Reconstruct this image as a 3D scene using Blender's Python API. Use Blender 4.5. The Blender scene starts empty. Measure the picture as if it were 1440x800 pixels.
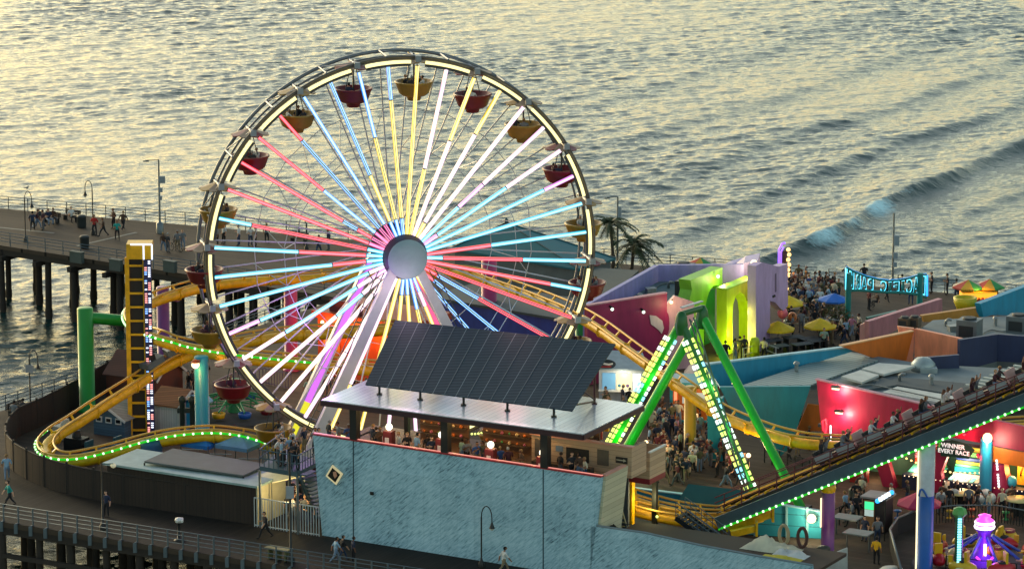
import bpy, bmesh, math, random
import numpy as np
from mathutils import Vector, Matrix
R = math.radians
rnd = random.Random(7)
sc = bpy.context.scene
COL = sc.collection
# ------------------------------------------------------------------ camera
PITCH = R(12.5); FPX = 5500.0; CZ = 70.0
cP, sP = math.cos(PITCH), math.sin(PITCH)
CAM = Vector((0, 0, CZ))
cam = bpy.data.cameras.new('camera'); co = bpy.data.objects.new('camera', cam); COL.objects.link(co)
co.location = CAM; co.rotation_euler = (R(90) - PITCH, 0, 0)
cam.sensor_width = 36; cam.lens = 36 * FPX / 1440; cam.clip_start = 1; cam.clip_end = 60000
sc.camera = co
def ray(px, py):
    a = (px - 720) / FPX; b = (400 - py) / FPX
    return Vector((a, cP + b * sP, -sP + b * cP))
def P(px, py, z=0.0):                       # point of a level plane
    d = ray(px, py); t = (z - CZ) / d.z; return CAM + d * t
def Q(px, py, Y):                           # point of the upright plane y = Y
    d = ray(px, py); return CAM + d * (Y / d.y)
def RP(px, py, O, n):                       # point of any plane
    d = ray(px, py); return CAM + d * ((O - CAM).dot(n) / d.dot(n))
def H(Y, py): return Q(720, py, Y).z        # height seen at a row, at depth Y
def hz(v):                                  # level unit vector
    v = Vector((v[0], v[1], 0)); v.normalize(); return v
U = Vector((math.cos(R(28)), -math.sin(R(28)), 0)); V = Vector((math.sin(R(28)), math.cos(R(28)), 0)); Z = Vector((0, 0, 1))
RZU = -R(28)
# ------------------------------------------------------------------ materials
def lin(c):
    if isinstance(c, str):
        c = c.lstrip('#'); v = [int(c[i:i + 2], 16) / 255 for i in (0, 2, 4)]
        return tuple(x / 12.92 if x <= .04045 else ((x + .055) / 1.055) ** 2.4 for x in v)
    return tuple(c)
MATS = {}
def mat(name, col=None, rough=.6, metal=0, var=.22, vs=1.2, emit=None, es=0.0, bump=0.0, streak=False):
    if name in MATS: return MATS[name]
    m = bpy.data.materials.new(name); m.use_nodes = True; nt = m.node_tree; N = nt.nodes; L = nt.links
    b = N['Principled BSDF']; c = lin(col if col is not None else '#808080')
    b.inputs['Roughness'].default_value = rough; b.inputs['Metallic'].default_value = metal
    b.inputs['Base Color'].default_value = (*c, 1)
    if var > 0:
        g = N.new('ShaderNodeNewGeometry'); mp = N.new('ShaderNodeMapping'); n = N.new('ShaderNodeTexNoise')
        mp.inputs['Scale'].default_value = (vs, vs, vs * (.25 if streak else 1))
        n.inputs['Scale'].default_value = 1.0; n.inputs['Detail'].default_value = 6; n.inputs['Roughness'].default_value = .65
        L.new(g.outputs['Position'], mp.inputs['Vector']); L.new(mp.outputs[0], n.inputs['Vector'])
        r = N.new('ShaderNodeMapRange'); r.inputs['From Min'].default_value = .3; r.inputs['From Max'].default_value = .7
        r.inputs['To Min'].default_value = 1 - var; r.inputs['To Max'].default_value = 1 + var * .6
        L.new(n.outputs['Fac'], r.inputs['Value'])
        x = N.new('ShaderNodeVectorMath'); x.operation = 'SCALE'; x.inputs[0].default_value = c
        L.new(r.outputs[0], x.inputs['Scale']); L.new(x.outputs[0], b.inputs['Base Color'])
        rr = N.new('ShaderNodeMapRange'); rr.inputs['To Min'].default_value = max(0, rough - .12); rr.inputs['To Max'].default_value = min(1, rough + .12)
        L.new(n.outputs['Fac'], rr.inputs['Value']); L.new(rr.outputs[0], b.inputs['Roughness'])
        if bump:
            bp = N.new('ShaderNodeBump'); bp.inputs['Strength'].default_value = bump; L.new(n.outputs['Fac'], bp.inputs['Height']); L.new(bp.outputs[0], b.inputs['Normal'])
    if emit is not None:
        b.inputs['Emission Color'].default_value = (*lin(emit), 1); b.inputs['Emission Strength'].default_value = es
    MATS[name] = m; return m
def led(name, col, s=1.0):
    return mat('led ' + name, '#202020', .4, var=0, emit=col, es=s)
def stripes(name, c1, c2, scale, axis, rough=.6, sharp=.1, var=.2, mortar=None, bumpv=.3, angle=0.0):
    """boards / seams: thin dark joints every 1/scale metre along a world direction, plus board to board tone"""
    if name in MATS: return MATS[name]
    m = bpy.data.materials.new(name); m.use_nodes = True; nt = m.node_tree; N = nt.nodes; L = nt.links
    b = N['Principled BSDF']; b.inputs['Roughness'].default_value = rough
    g = N.new('ShaderNodeNewGeometry')
    dt = N.new('ShaderNodeVectorMath'); dt.operation = 'DOT_PRODUCT'; dt.inputs[1].default_value = tuple(Vector(axis) * scale)
    L.new(g.outputs['Position'], dt.inputs[0])
    fr = N.new('ShaderNodeMath'); fr.operation = 'FRACT'; L.new(dt.outputs['Value'], fr.inputs[0])
    fl = N.new('ShaderNodeMath'); fl.operation = 'FLOOR'; L.new(dt.outputs['Value'], fl.inputs[0])
    wn = N.new('ShaderNodeTexWhiteNoise'); wn.noise_dimensions = '1D'; L.new(fl.outputs[0], wn.inputs['W'])
    ns = N.new('ShaderNodeTexNoise'); ns.inputs['Scale'].default_value = .8; ns.inputs['Detail'].default_value = 7; ns.inputs['Roughness'].default_value = .7
    L.new(g.outputs['Position'], ns.inputs['Vector'])
    ad = N.new('ShaderNodeMath'); ad.operation = 'ADD'; L.new(wn.outputs['Value'], ad.inputs[0]); L.new(ns.outputs['Fac'], ad.inputs[1])
    r = N.new('ShaderNodeMapRange'); r.inputs['From Min'].default_value = .2; r.inputs['From Max'].default_value = 1.8
    r.inputs['To Min'].default_value = 1 - var; r.inputs['To Max'].default_value = 1 + var; L.new(ad.outputs[0], r.inputs['Value'])
    x = N.new('ShaderNodeVectorMath'); x.operation = 'SCALE'; x.inputs[0].default_value = lin(c1); L.new(r.outputs[0], x.inputs['Scale'])
    lt = N.new('ShaderNodeMath'); lt.operation = 'LESS_THAN'; lt.inputs[1].default_value = sharp; L.new(fr.outputs[0], lt.inputs[0])
    mx = N.new('ShaderNodeMix'); mx.data_type = 'RGBA'; L.new(lt.outputs[0], mx.inputs['Factor']); L.new(x.outputs[0], mx.inputs['A']); mx.inputs['B'].default_value = (*lin(c2), 1)
    L.new(mx.outputs['Result'], b.inputs['Base Color'])
    bp = N.new('ShaderNodeBump'); bp.inputs['Strength'].default_value = bumpv; bp.inputs['Distance'].default_value = .02; bp.invert = True
    L.new(lt.outputs[0], bp.inputs['Height']); L.new(bp.outputs[0], b.inputs['Normal'])
    MATS[name] = m; return m
# ------------------------------------------------------------------ mesh builder
class MB:
    def __init__(s): s.v = []; s.f = []; s.m = []; s.sm = []
    def add(s, vs, fs, mi=0, smooth=False):
        o = len(s.v); s.v += [tuple(v) for v in vs]
        for f in fs: s.f.append([o + i for i in f]); s.m.append(mi); s.sm.append(smooth)
        return s
    def box(s, o, a, b, c, mi=0):           # corner o and three edge vectors
        o = Vector(o); a, b, c = Vector(a), Vector(b), Vector(c)
        if a.cross(b).dot(c) < 0: a, b = b, a
        vs = [o, o + a, o + a + b, o + b, o + c, o + a + c, o + a + b + c, o + b + c]
        return s.add(vs, [(3, 2, 1, 0), (4, 5, 6, 7), (0, 1, 5, 4), (1, 2, 6, 5), (2, 3, 7, 6), (3, 0, 4, 7)], mi)
    def cbox(s, c, sx, sy, sz, rz=0, mi=0): # base centre, size
        a = Vector((math.cos(rz), math.sin(rz), 0)); b = Vector((-math.sin(rz), math.cos(rz), 0))
        return s.box(Vector(c) - a * sx / 2 - b * sy / 2, a * sx, b * sy, Z * sz, mi)
    def beam(s, p, q, w, h, mi=0, up=Z):    # rectangular bar p to q
        p, q = Vector(p), Vector(q); d = (q - p)
        if d.length < 1e-6: return s
        x = d.normalized(); y = Vector(up).cross(x)
        if y.length < 1e-3: y = Vector((1, 0, 0)).cross(x)
        y.normalize(); z = x.cross(y)
        return s.box(p - y * w / 2 - z * h / 2, d, y * w, z * h, mi)
    def cyl(s, p, q, r0, r1=None, n=10, mi=0, caps=True):
        p, q = Vector(p), Vector(q); r1 = r0 if r1 is None else r1
        x = (q - p).normalized(); y = x.orthogonal().normalized(); z = x.cross(y)
        vs = []
        for i in range(n):
            a = 2 * math.pi * i / n; e = y * math.cos(a) + z * math.sin(a); vs += [p + e * r0, q + e * r1]
        s.add(vs, [(2 * i, 2 * ((i + 1) % n), 2 * ((i + 1) % n) + 1, 2 * i + 1) for i in range(n)], mi, n > 6)
        if caps:
            s.add([vs[2 * i] for i in range(n)], [tuple(range(n - 1, -1, -1))], mi); s.add([vs[2 * i + 1] for i in range(n)], [tuple(range(n))], mi)
        return s
    def tube(s, pts, r, n=6, mi=0, closed=False, frame=None):
        pts = [Vector(p) for p in pts]; k = len(pts); vs = []
        prev = None
        for i, p in enumerate(pts):
            a = pts[i - 1] if (i > 0 or closed) else p; b = pts[(i + 1) % k] if (i < k - 1 or closed) else p
            x = (b - a).normalized()
            y = (prev - x * prev.dot(x)) if prev is not None else x.orthogonal()
            y.normalize(); prev = y; z = x.cross(y); rr = r[i] if isinstance(r, (list, tuple)) else r
            for j in range(n):
                t = 2 * math.pi * j / n; vs.append(p + (y * math.cos(t) + z * math.sin(t)) * rr)
        fs = []
        for i in range(k if closed else k - 1):
            i2 = (i + 1) % k
            for j in range(n): fs.append((i * n + j, i * n + (j + 1) % n, i2 * n + (j + 1) % n, i2 * n + j))
        if not closed: fs += [tuple(range(n - 1, -1, -1)), tuple((k - 1) * n + j for j in range(n))]
        return s.add(vs, fs, mi, n > 4)
    def prism(s, pts, ext, mi=0, mi_side=None):
        pts = [Vector(p) for p in pts]; n = len(pts); ext = Vector(ext)
        nr = Vector((0, 0, 0))
        for i in range(n): nr += pts[i].cross(pts[(i + 1) % n])
        if nr.dot(ext) > 0: pts.reverse()
        vs = pts + [p + ext for p in pts]; ms = mi if mi_side is None else mi_side
        s.add(vs, [tuple(range(n))], mi); s.add(vs, [tuple(range(2 * n - 1, n - 1, -1))], mi)
        return s.add(vs, [(i, i + n, (i + 1) % n + n, (i + 1) % n) for i in range(n)], ms)
    def lathe(s, c, prof, n=16, mi=0, axis=Z, smooth=True):
        c = Vector(c); x = Vector(axis).normalized(); y = x.orthogonal().normalized(); z = x.cross(y); vs = []; k = len(prof)
        for i in range(n):
            t = 2 * math.pi * i / n; e = y * math.cos(t) + z * math.sin(t)
            vs += [c + e * r + x * h for r, h in prof]
        fs = [(i * k + j, ((i + 1) % n) * k + j, ((i + 1) % n) * k + j + 1, i * k + j + 1) for i in range(n) for j in range(k - 1)]
        return s.add(vs, fs, mi, smooth)
    def ball(s, c, r, n=8, mi=0, sz=1.0):
        k = max(4, n // 2 + 1)
        return s.lathe(c, [(max(1e-4, r * math.sin(math.pi * j / k)), -r * sz * math.cos(math.pi * j / k)) for j in range(k + 1)], n, mi)
    def mesh(s, name, mats, off=Vector((0, 0, 0))):
        me = bpy.data.meshes.new(name)
        me.from_pydata([(v[0] - off[0], v[1] - off[1], v[2] - off[2]) for v in s.v], [], s.f)
        mats = mats if isinstance(mats, (list, tuple)) else [mats]
        for m in mats: me.materials.append(m)
        if len(s.f):
            me.polygons.foreach_set('material_index', s.m); me.polygons.foreach_set('use_smooth', s.sm)
        me.update(); return me
USED = {}
def setp(o, label=None, cat=None, group=None, kind=None):
    if label: o['label'] = label
    if cat: o['category'] = cat
    if group: o['group'] = group
    if kind: o['kind'] = kind
    return o
def empty(name, loc, label, cat, group=None, rz=0.0):
    o = bpy.data.objects.new(name, None); COL.objects.link(o); o.location = Vector(loc); o.rotation_euler = (0, 0, rz); o.empty_display_size = .5
    return setp(o, label, cat, group)
def part(name, mb, mats, root, label=None, local=False):
    """a part built in world coordinates (or the root's own, local=True) under root; root may be a part itself"""
    off = Vector((0, 0, 0)) if local else ROOTLOC(root)
    o = bpy.data.objects.new(name, mb.mesh(name, mats, off)); COL.objects.link(o); o.parent = root
    if label: o['label'] = label
    return o
def ROOTLOC(o):
    l = Vector(o.location)
    while o.parent: o = o.parent; l = l + Vector(o.location)
    return l
def inst(name, me, root, loc, rot=None, scale=None):   # another part sharing a mesh; loc in the world
    o = bpy.data.objects.new(name, me); COL.objects.link(o); o.parent = root; o.location = Vector(loc) - ROOTLOC(root)
    if rot is not None: o.rotation_euler = rot
    if scale is not None: o.scale = scale
    return o
def solo(name, mb, mats, label, cat, group=None, kind=None):
    a = np.array(mb.v); c = Vector(((a[:, 0].min() + a[:, 0].max()) / 2, (a[:, 1].min() + a[:, 1].max()) / 2, a[:, 2].min()))
    o = bpy.data.objects.new(name, mb.mesh(name, mats, c)); COL.objects.link(o); o.location = c
    return setp(o, label, cat, group, kind)
def structure(name, mb, mats):
    o = bpy.data.objects.new(name, mb.mesh(name, mats)); COL.objects.link(o); o['kind'] = 'structure'; return o
def copy_tree(o, parent=None):
    c = o.copy(); COL.objects.link(c)
    if parent: c.parent = parent
    for ch in list(o.children): copy_tree(ch, c)
    return c
def clone(root, loc, rz, label, group=None):
    c = copy_tree(root); c.location = Vector(loc); c.rotation_euler = (0, 0, rz); c['label'] = label
    if group: c['group'] = group
    return c
def lamp(loc, col, watts, r=.15):
    d = bpy.data.lights.new('lamp_light', 'POINT'); d.energy = watts; d.color = lin(col); d.shadow_soft_size = r
    o = bpy.data.objects.new('lamp_light', d); COL.objects.link(o); o.location = Vector(loc); return o
def crom(pts, n=8, closed=False):
    pts = [Vector(p) for p in pts]; out = []; k = len(pts)
    for i in range(k if closed else k - 1):
        g = lambda j: pts[j % k] if closed else pts[min(max(j, 0), k - 1)]
        p0, p1, p2, p3 = g(i - 1), g(i), g(i + 1), g(i + 2)
        for t in range(n):
            t /= n; out.append(.5 * ((2 * p1) + (p2 - p0) * t + (2 * p0 - 5 * p1 + 4 * p2 - p3) * t * t + (3 * p1 - p0 - 3 * p2 + p3) * t ** 3))
    if not closed: out.append(pts[-1])
    return out
def resample(pts, step):
    out = [Vector(pts[0])]; acc = 0
    for a, b in zip(pts, pts[1:]):
        d = (b - a).length
        while acc + d >= step:
            t = (step - acc) / d; a = a + (b - a) * t; d = (b - a).length; out.append(Vector(a)); acc = 0
        acc += d
    return out
def upright(pts_px, O, d):                  # outline in an upright plane through O along level direction d
    n = Vector((d.y, -d.x, 0)); return [RP(x, y, O, n) for x, y in pts_px]
def inward(d):                              # level normal of that plane, away from the camera
    n = Vector((-d.y, d.x, 0)); return n if n.y > 0 else -n
SUN_EL, SUN_AZ, SKY_S, SUN_S, EXPO = 16.0, -38.0, .15, .5, 0.85
WATER_C = (.012, .04, .036)
DUST, OZ = 1.4, 0
TINT = (1.03, 1.02, .86)
# ------------------------------------------------------------------ sky, sun
w = bpy.data.worlds.new('World'); sc.world = w; w.use_nodes = True
nt = w.node_tree; bg = nt.nodes['Background']; sky = nt.nodes.new('ShaderNodeTexSky'); sky.sky_type = 'NISHITA'
sky.sun_disc = False; sky.sun_elevation = R(SUN_EL); sky.sun_rotation = R(SUN_AZ); sky.air_density = 1.0; sky.dust_density = DUST; sky.ozone_density = OZ
tn = nt.nodes.new('ShaderNodeVectorMath'); tn.operation = 'MULTIPLY'; tn.inputs[1].default_value = TINT; nt.links.new(sky.outputs[0], tn.inputs[0]); nt.links.new(tn.outputs[0], bg.inputs[0]); bg.inputs[1].default_value = SKY_S
sd = bpy.data.lights.new('sun', 'SUN'); so = bpy.data.objects.new('sun', sd); COL.objects.link(so)
sd.energy = SUN_S; sd.angle = R(12); sd.color = (1, .9, .66)
so.rotation_euler = (R(90 - SUN_EL), 0, R(180 - SUN_AZ))
sc.view_settings.view_transform = 'Standard'; sc.view_settings.look = 'None'; sc.view_settings.gamma = 1; sc.view_settings.exposure = EXPO
sc.cycles.use_denoising = True; sc.cycles.max_bounces = 6; sc.cycles.glossy_bounces = 3; sc.cycles.diffuse_bounces = 3; sc.cycles.sample_clamp_indirect = 6
# ------------------------------------------------------------------ water: one sheet to the horizon with real waves
def axis(lo, hi, step, far_lo, far_hi):
    a = [lo - 2 ** k * step * 2 for k in range(1, 16) if lo - 2 ** k * step * 2 > far_lo][::-1]
    b = [hi + 2 ** k * step * 2 for k in range(1, 16) if hi + 2 ** k * step * 2 < far_hi]
    return np.array([far_lo] + a + list(np.arange(lo, hi, step)) + b + [far_hi])
xs = axis(-68, 68, .34, -20000, 20000); ys = axis(226, 520, .34, -3000, 40000)
X, Y = np.meshgrid(xs, ys); g = np.random.default_rng(5); Hh = np.zeros_like(X); DX = np.zeros_like(X); DY = np.zeros_like(X)
crest = np.array([.50, .866]); prop = np.array([.866, -.50])
fade = np.clip((70 - np.abs(X)) / 6, 0, 1) * np.clip((Y - 222) / 6, 0, 1) * np.clip((526 - Y) / 8, 0, 1)
for i in range(240):
    lam = .8 * (6.5 / .8) ** (g.random() ** 1.7); base = R(-72) if g.random() < .75 else R(-38); th = base + g.normal() * .42
    k = 2 * np.pi / lam; st = .0135 * (1.0 if lam < 2.2 else .55); a = st / k * (.6 + .8 * g.random())
    ph = k * (X * np.cos(th) + Y * np.sin(th)) + g.random() * 6.283
    Hh += a * np.cos(ph); DX -= .8 * a * np.cos(th) * np.sin(ph); DY -= .8 * a * np.sin(th) * np.sin(ph)
# patches of calmer and rougher water
env = 1 + .28 * np.sin(X * .06 + Y * .031 + 1) + .22 * np.sin(X * -.045 + Y * .085)
Hh *= env
# swell lines rolling in towards the beach on the right, the steepest one breaking
d0 = (X - 35.5) * prop[0] + (Y - 375) * prop[1]; s0 = (X - 35.5) * crest[0] + (Y - 375) * crest[1]
near = .12 + .88 / (1 + np.exp(-(X - 10) / 6))
bend = 1.2 * np.sin(s0 * .07) + .5 * np.sin(s0 * .19 + 1)
foam = np.zeros_like(X)
for off, amp, wid in ((0, 1.1, 2.6), (-13, .5, 3.0), (-25, .42, 3.6), (-39, .34, 4.2), (-55, .26, 4.5), (9, .3, 2.2), (17, .26, 2.2), (26, .2, 2.4)):
    d = d0 - off + bend * (1 + .2 * np.sin(off)); env2 = near * (.65 + .35 * np.sin(s0 * .11 + off) ** 2)
    prof = np.where(d > 0, np.exp(-(d / (wid * .42)) ** 2), np.exp(-(d / (wid * 1.9)) ** 2))
    Hh += amp * env2 * prof
    if off == 0:
        for scn, L_, wd, st_ in ((.4, 4.2, 1.25, 1.12), (-15.5, 4.2, 1.15, 1.0), (-8.0, 4.0, .8, .72), (8, 4, .6, .5)):
            foam = np.maximum(foam, st_ * np.exp(-((s0 - scn) / L_) ** 2) * np.where(d > .5, np.exp(-((d - .5) / (1.5 * wd)) ** 2), np.exp(-((d - .5) / (.9 * wd)) ** 2)))
        lump = np.sin(X * 2.3 + Y * 1.7) * np.sin(X * 1.1 - Y * 2.9) * .5 + np.sin(X * 4.1 + Y * 3.3 + 1) * .3
        Hh += foam * .14 * (1 + lump)
Hh *= fade; DX *= fade; DY *= fade
nv = np.stack([X + DX, Y + DY, -6.0 + Hh], -1).reshape(-1, 3); ny, nx = X.shape
idx = np.arange(ny * nx).reshape(ny, nx); quads = np.stack([idx[:-1, :-1], idx[:-1, 1:], idx[1:, 1:], idx[1:, :-1]], -1).reshape(-1, 4)
me = bpy.data.meshes.new('water'); me.vertices.add(len(nv)); me.vertices.foreach_set('co', nv.ravel().astype(np.float32))
me.loops.add(quads.size); me.loops.foreach_set('vertex_index', quads.ravel().astype(np.int32)); me.polygons.add(len(quads))
me.polygons.foreach_set('loop_start', np.arange(0, quads.size, 4, dtype=np.int32)); me.polygons.foreach_set('use_smooth', np.ones(len(quads), dtype=bool)); me.update(calc_edges=True)
at = me.attributes.new('foam', 'FLOAT', 'POINT'); at.data.foreach_set('value', foam.ravel().astype(np.float32))
wo = bpy.data.objects.new('water', me); COL.objects.link(wo); wo['kind'] = 'structure'
m = bpy.data.materials.new('sea water'); m.use_nodes = True; N = m.node_tree.nodes; L = m.node_tree.links; b = N['Principled BSDF']
b.inputs['Base Color'].default_value = (*WATER_C, 1); b.inputs['Roughness'].default_value = .06; b.inputs['IOR'].default_value = 1.333; b.inputs['Specular IOR Level'].default_value = .5
geo = N.new('ShaderNodeNewGeometry'); mp = N.new('ShaderNodeMapping'); mp.inputs['Rotation'].default_value = (0, 0, R(14)); mp.inputs['Scale'].default_value = (.75, 1.5, 1)
L.new(geo.outputs['Position'], mp.inputs[0])
n1 = N.new('ShaderNodeTexNoise'); n1.inputs['Scale'].default_value = 1.7; n1.inputs['Detail'].default_value = 5; n1.inputs['Roughness'].default_value = .6; L.new(mp.outputs[0], n1.inputs['Vector'])
bp = N.new('ShaderNodeBump'); bp.inputs['Strength'].default_value = .75; bp.inputs['Distance'].default_value = .16; L.new(n1.outputs['Fac'], bp.inputs['Height']); L.new(bp.outputs[0], b.inputs['Normal'])
fa = N.new('ShaderNodeAttribute'); fa.attribute_name = 'foam'
fb = N.new('ShaderNodeBsdfDiffuse'); fb.inputs['Color'].default_value = (.55, .8, .84, 1)
ms = N.new('ShaderNodeMixShader'); fn = N.new('ShaderNodeTexNoise'); fn.inputs['Scale'].default_value = 2.2; fn.inputs['Detail'].default_value = 8; fn.inputs['Roughness'].default_value = .7; fmp = N.new('ShaderNodeMapping'); fmp.inputs['Rotation'].default_value = (0, 0, R(-58)); fmp.inputs['Scale'].default_value = (.6, 1.6, 1); L.new(geo.outputs['Position'], fmp.inputs[0]); L.new(fmp.outputs[0], fn.inputs['Vector'])
fm = N.new('ShaderNodeMath'); fm.operation = 'MULTIPLY_ADD'; L.new(fa.outputs['Fac'], fm.inputs[0]); fm.inputs[1].default_value = .8; L.new(fn.outputs['Fac'], fm.inputs[2])
fr = N.new('ShaderNodeMapRange'); fr.inputs['From Min'].default_value = .86; fr.inputs['From Max'].default_value = 1.38; L.new(fm.outputs[0], fr.inputs['Value']); L.new(fr.outputs[0], ms.inputs[0]); L.new(b.outputs[0], ms.inputs[1]); L.new(fb.outputs[0], ms.inputs[2])
L.new(ms.outputs[0], N['Material Output'].inputs[0]); me.materials.append(m)
# ------------------------------------------------------------------ people: one skinned body per pose, clothes by material slot
def body(name, J, rad, E, head, up=(0, 0, 1)):
    """J joints, E edges; slots: 0 skin 1 hair 2 top 3 bottom 4 shoes"""
    me = bpy.data.meshes.new(name); keys = list(J); ix = {k: i for i, k in enumerate(keys)}
    me.from_pydata([J[k] for k in keys], [(ix[a], ix[b]) for a, b in E], []); me.update()
    o = bpy.data.objects.new(name, me); COL.objects.link(o); md = o.modifiers.new('s', 'SKIN'); md.use_smooth_shade = True
    lay = me.skin_vertices[0].data
    for k in keys:
        r = rad[k]; lay[ix[k]].radius = (r if isinstance(r, tuple) else (r, r)); lay[ix[k]].use_root = (k == 'pel')
    ss = o.modifiers.new('u', 'SUBSURF'); ss.levels = 1; ss.render_levels = 1
    dg = bpy.context.evaluated_depsgraph_get(); ev = o.evaluated_get(dg); out = bpy.data.meshes.new_from_object(ev); out.name = name
    bpy.data.objects.remove(o); bpy.data.meshes.remove(me)
    # head with brow, nose and chin added to the neck, joined in the same mesh
    bm = bmesh.new(); bm.from_mesh(out)
    hc = Vector(head); tmp = bpy.data.meshes.new('h'); hb = bmesh.new()
    bmesh.ops.create_uvsphere(hb, u_segments=12, v_segments=9, radius=1)
    for v in hb.verts:
        x, y, z = v.co; v.co = Vector((x * .078, y * .098 - .0, z * .122))
        if y < -.5 and -.35 < z < .15 and abs(x) < .3: v.co.y -= .022      # nose (figures face -y)
        if z < -.5: v.co.x *= .85; v.co.y -= .012
        if abs(x) > .93 and abs(z) < .3: v.co.x *= 1.12                      # ears
        v.co += hc
    hb.to_mesh(tmp); bm.from_mesh(tmp); hb.free(); bpy.data.meshes.remove(tmp)
    pts = {k: Vector(J[k]) for k in keys}
    reg = [('pel', 'chest', 2), ('chest', 'neck', 2), ('neck', 'headb', 0)]
    for s in 'LR':
        reg += [('chest', 'sh' + s, 2), ('sh' + s, 'el' + s, 2), ('el' + s, 'wr' + s, SLEEVE), ('wr' + s, 'ha' + s, 0), ('hip' + s, 'kn' + s, 3), ('pel', 'hip' + s, 3), ('kn' + s, 'an' + s, 3), ('an' + s, 'to' + s, 4)]
    for f in bm.faces:
        c = f.calc_center_median(); d = c - hc; f.smooth = True
        if d.length < .15 and d.z > -.13:
            f.material_index = 1 if (d.z > .045 or (d.y > .01 and d.z > -.09)) else 0; continue
        best = (9, 2)
        for a, b, mi in reg:
            A, B = pts[a], pts[b]; t = max(0, min(1, (c - A).dot(B - A) / max(1e-6, (B - A).length_squared))); q = (A + (B - A) * t - c).length
            if q < best[0]: best = (q, mi)
        f.material_index = best[1]
        if best[1] == 2 and (c - pts['pel']).z < .02 and (c - pts['pel']).length < .2: f.material_index = 3
    bm.to_mesh(out); bm.free(); return out
SLEEVE = 0
def pose(name, hip=.93, lean=0.0, legs=((.1, 0, .5, 0, 0), (-.1, 0, .5, 0, 0)), arms=None, sit=False, female=False):
    J = {}; rad = {}; E = []
    def a(k, p, r, par=None):
        J[k] = p; rad[k] = r
        if par: E.append((par, k))
    tz = .52; ly = -lean
    a('pel', (0, 0, hip), (.15, .11)); a('waist', (0, ly * .4, hip + .2), (.13 if not female else .115, .095), 'pel'); a('chest', (0, ly * .8, hip + .42), (.165, .115), 'waist')
    a('neck', (0, ly, hip + tz + .02), .055, 'chest'); a('headb', (0, ly - .015, hip + tz + .1), .052, 'neck')
    for s, sx, L, A in (('L', 1, legs[0], arms[0]), ('R', -1, legs[1], arms[1])):
        kn, an = L
        a('hip' + s, (sx * .085, 0, hip - .06), .095, 'pel'); a('kn' + s, (sx * .1 + kn[2] * sx, kn[0], kn[1]), .062, 'hip' + s)
        a('an' + s, (sx * .1 + kn[2] * sx * 1.1, an[0], an[1]), .043, 'kn' + s); a('to' + s, (sx * .12 + kn[2] * sx * 1.1, an[0] - .16, an[1] - .045), (.045, .035), 'an' + s)
        a('sh' + s, (sx * .19, ly * .9, hip + tz - .07), .062, 'chest')
        el, wr = A; a('el' + s, (sx * el[0], el[1] + ly, hip + el[2]), .047, 'sh' + s); a('wr' + s, (sx * wr[0], wr[1] + ly, hip + wr[2]), .033, 'el' + s)
        d = (Vector(J['wr' + s]) - Vector(J['el' + s])).normalized() * .1; a('ha' + s, tuple(Vector(J['wr' + s]) + d), .036, 'wr' + s)
    return body(name, J, rad, E, (0, ly - .03, hip + tz + .21))
DN = ((.25, .03, .17), (.26, -.03, -.08)); BENT = ((.26, .04, .17), (.14, -.22, .22)); PHONE = ((.26, .0, .19), (.08, -.22, .38)); SW_F = ((.24, -.12, .18), (.24, -.24, -.03)); SW_B = ((.25, .14, .18), (.26, .18, -.07)); UP = ((.32, -.06, .6), (.3, -.1, .86)); RAIL = ((.26, -.2, .2), (.2, -.42, .16))
ST = ((0.0, .49, 0), (.02, .07)); ST2 = ((-.03, .5, .03), (.02, .07)); W_F = ((-.2, .52, 0), (-.3, .1)); W_B = ((.1, .5, 0), (.34, .17)); SIT = ((-.42, .0, .02), (-.42, -.4))
def sitl(h): return ((-.42, h + .02, .04), (-.4, h - .37))
POSE = {}
POSE['standing'] = [pose('person_standing', legs=(ST, ST2), arms=(DN, DN)), pose('person_standing', legs=(ST2, ST), arms=(DN, BENT)), pose('person_standing', legs=(ST2, ST2), arms=(BENT, BENT), female=True)]
POSE['looking at a phone'] = [pose('person_standing', legs=(ST, ST2), arms=(DN, PHONE), lean=.04)]
POSE['walking'] = [pose('person_walking', hip=.91, legs=(W_F, W_B), arms=(SW_B, SW_F), lean=.05), pose('person_walking', hip=.91, legs=(W_B, W_F), arms=(SW_F, BENT), lean=.05, female=True)]
POSE['leaning on the rail'] = [pose('person_leaning', legs=(ST, ST2), arms=(RAIL, RAIL), lean=.16)]
POSE['sitting'] = [pose('person_sitting', hip=.56, legs=(sitl(.5), sitl(.5)), arms=(BENT, BENT)), pose('person_sitting', hip=.56, legs=(sitl(.5), sitl(.5)), arms=(DN, BENT), lean=.1)]
POSE['riding'] = [pose('person_riding', hip=.2, legs=(sitl(.16), sitl(.16)), arms=(UP, UP)), pose('person_riding', hip=.2, legs=(sitl(.16), sitl(.16)), arms=(RAIL, RAIL)), pose('person_riding', hip=.2, legs=(sitl(.16), sitl(.16)), arms=(UP, RAIL))]
TOPC = {'black': '#16161a', 'charcoal': '#2c2d31', 'grey': '#6a6d70', 'white': '#c9c9c4', 'cream': '#c0b59a', 'navy': '#1c2740', 'dark red': '#5a1a1e', 'pale blue': '#7f9db3', 'olive': '#4a4a30', 'brown': '#4b3526', 'pale green': '#8fae97', 'maroon': '#401a24', 'pink': '#b7798a', 'blue': '#2c4b80', 'teal': '#1f8f86', 'yellow': '#c79a12', 'red': '#a3201c'}
BOTC = {'black trousers': '#15151a', 'blue jeans': '#2a3a55', 'grey trousers': '#55565a', 'khaki trousers': '#7d6f55', 'dark shorts': '#202226', 'pale jeans': '#6c7f95'}
HAIRC = {'dark': '#120e0c', 'brown': '#33211a', 'fair': '#8a6a40', 'grey': '#8a8885'}
SKINC = ['#b98a6c', '#8f6248', '#c79a7e', '#6b4632']
cloth = lambda kind, n, c: mat('%s %s' % (n, kind), c, .85, var=.15, vs=6)
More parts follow.
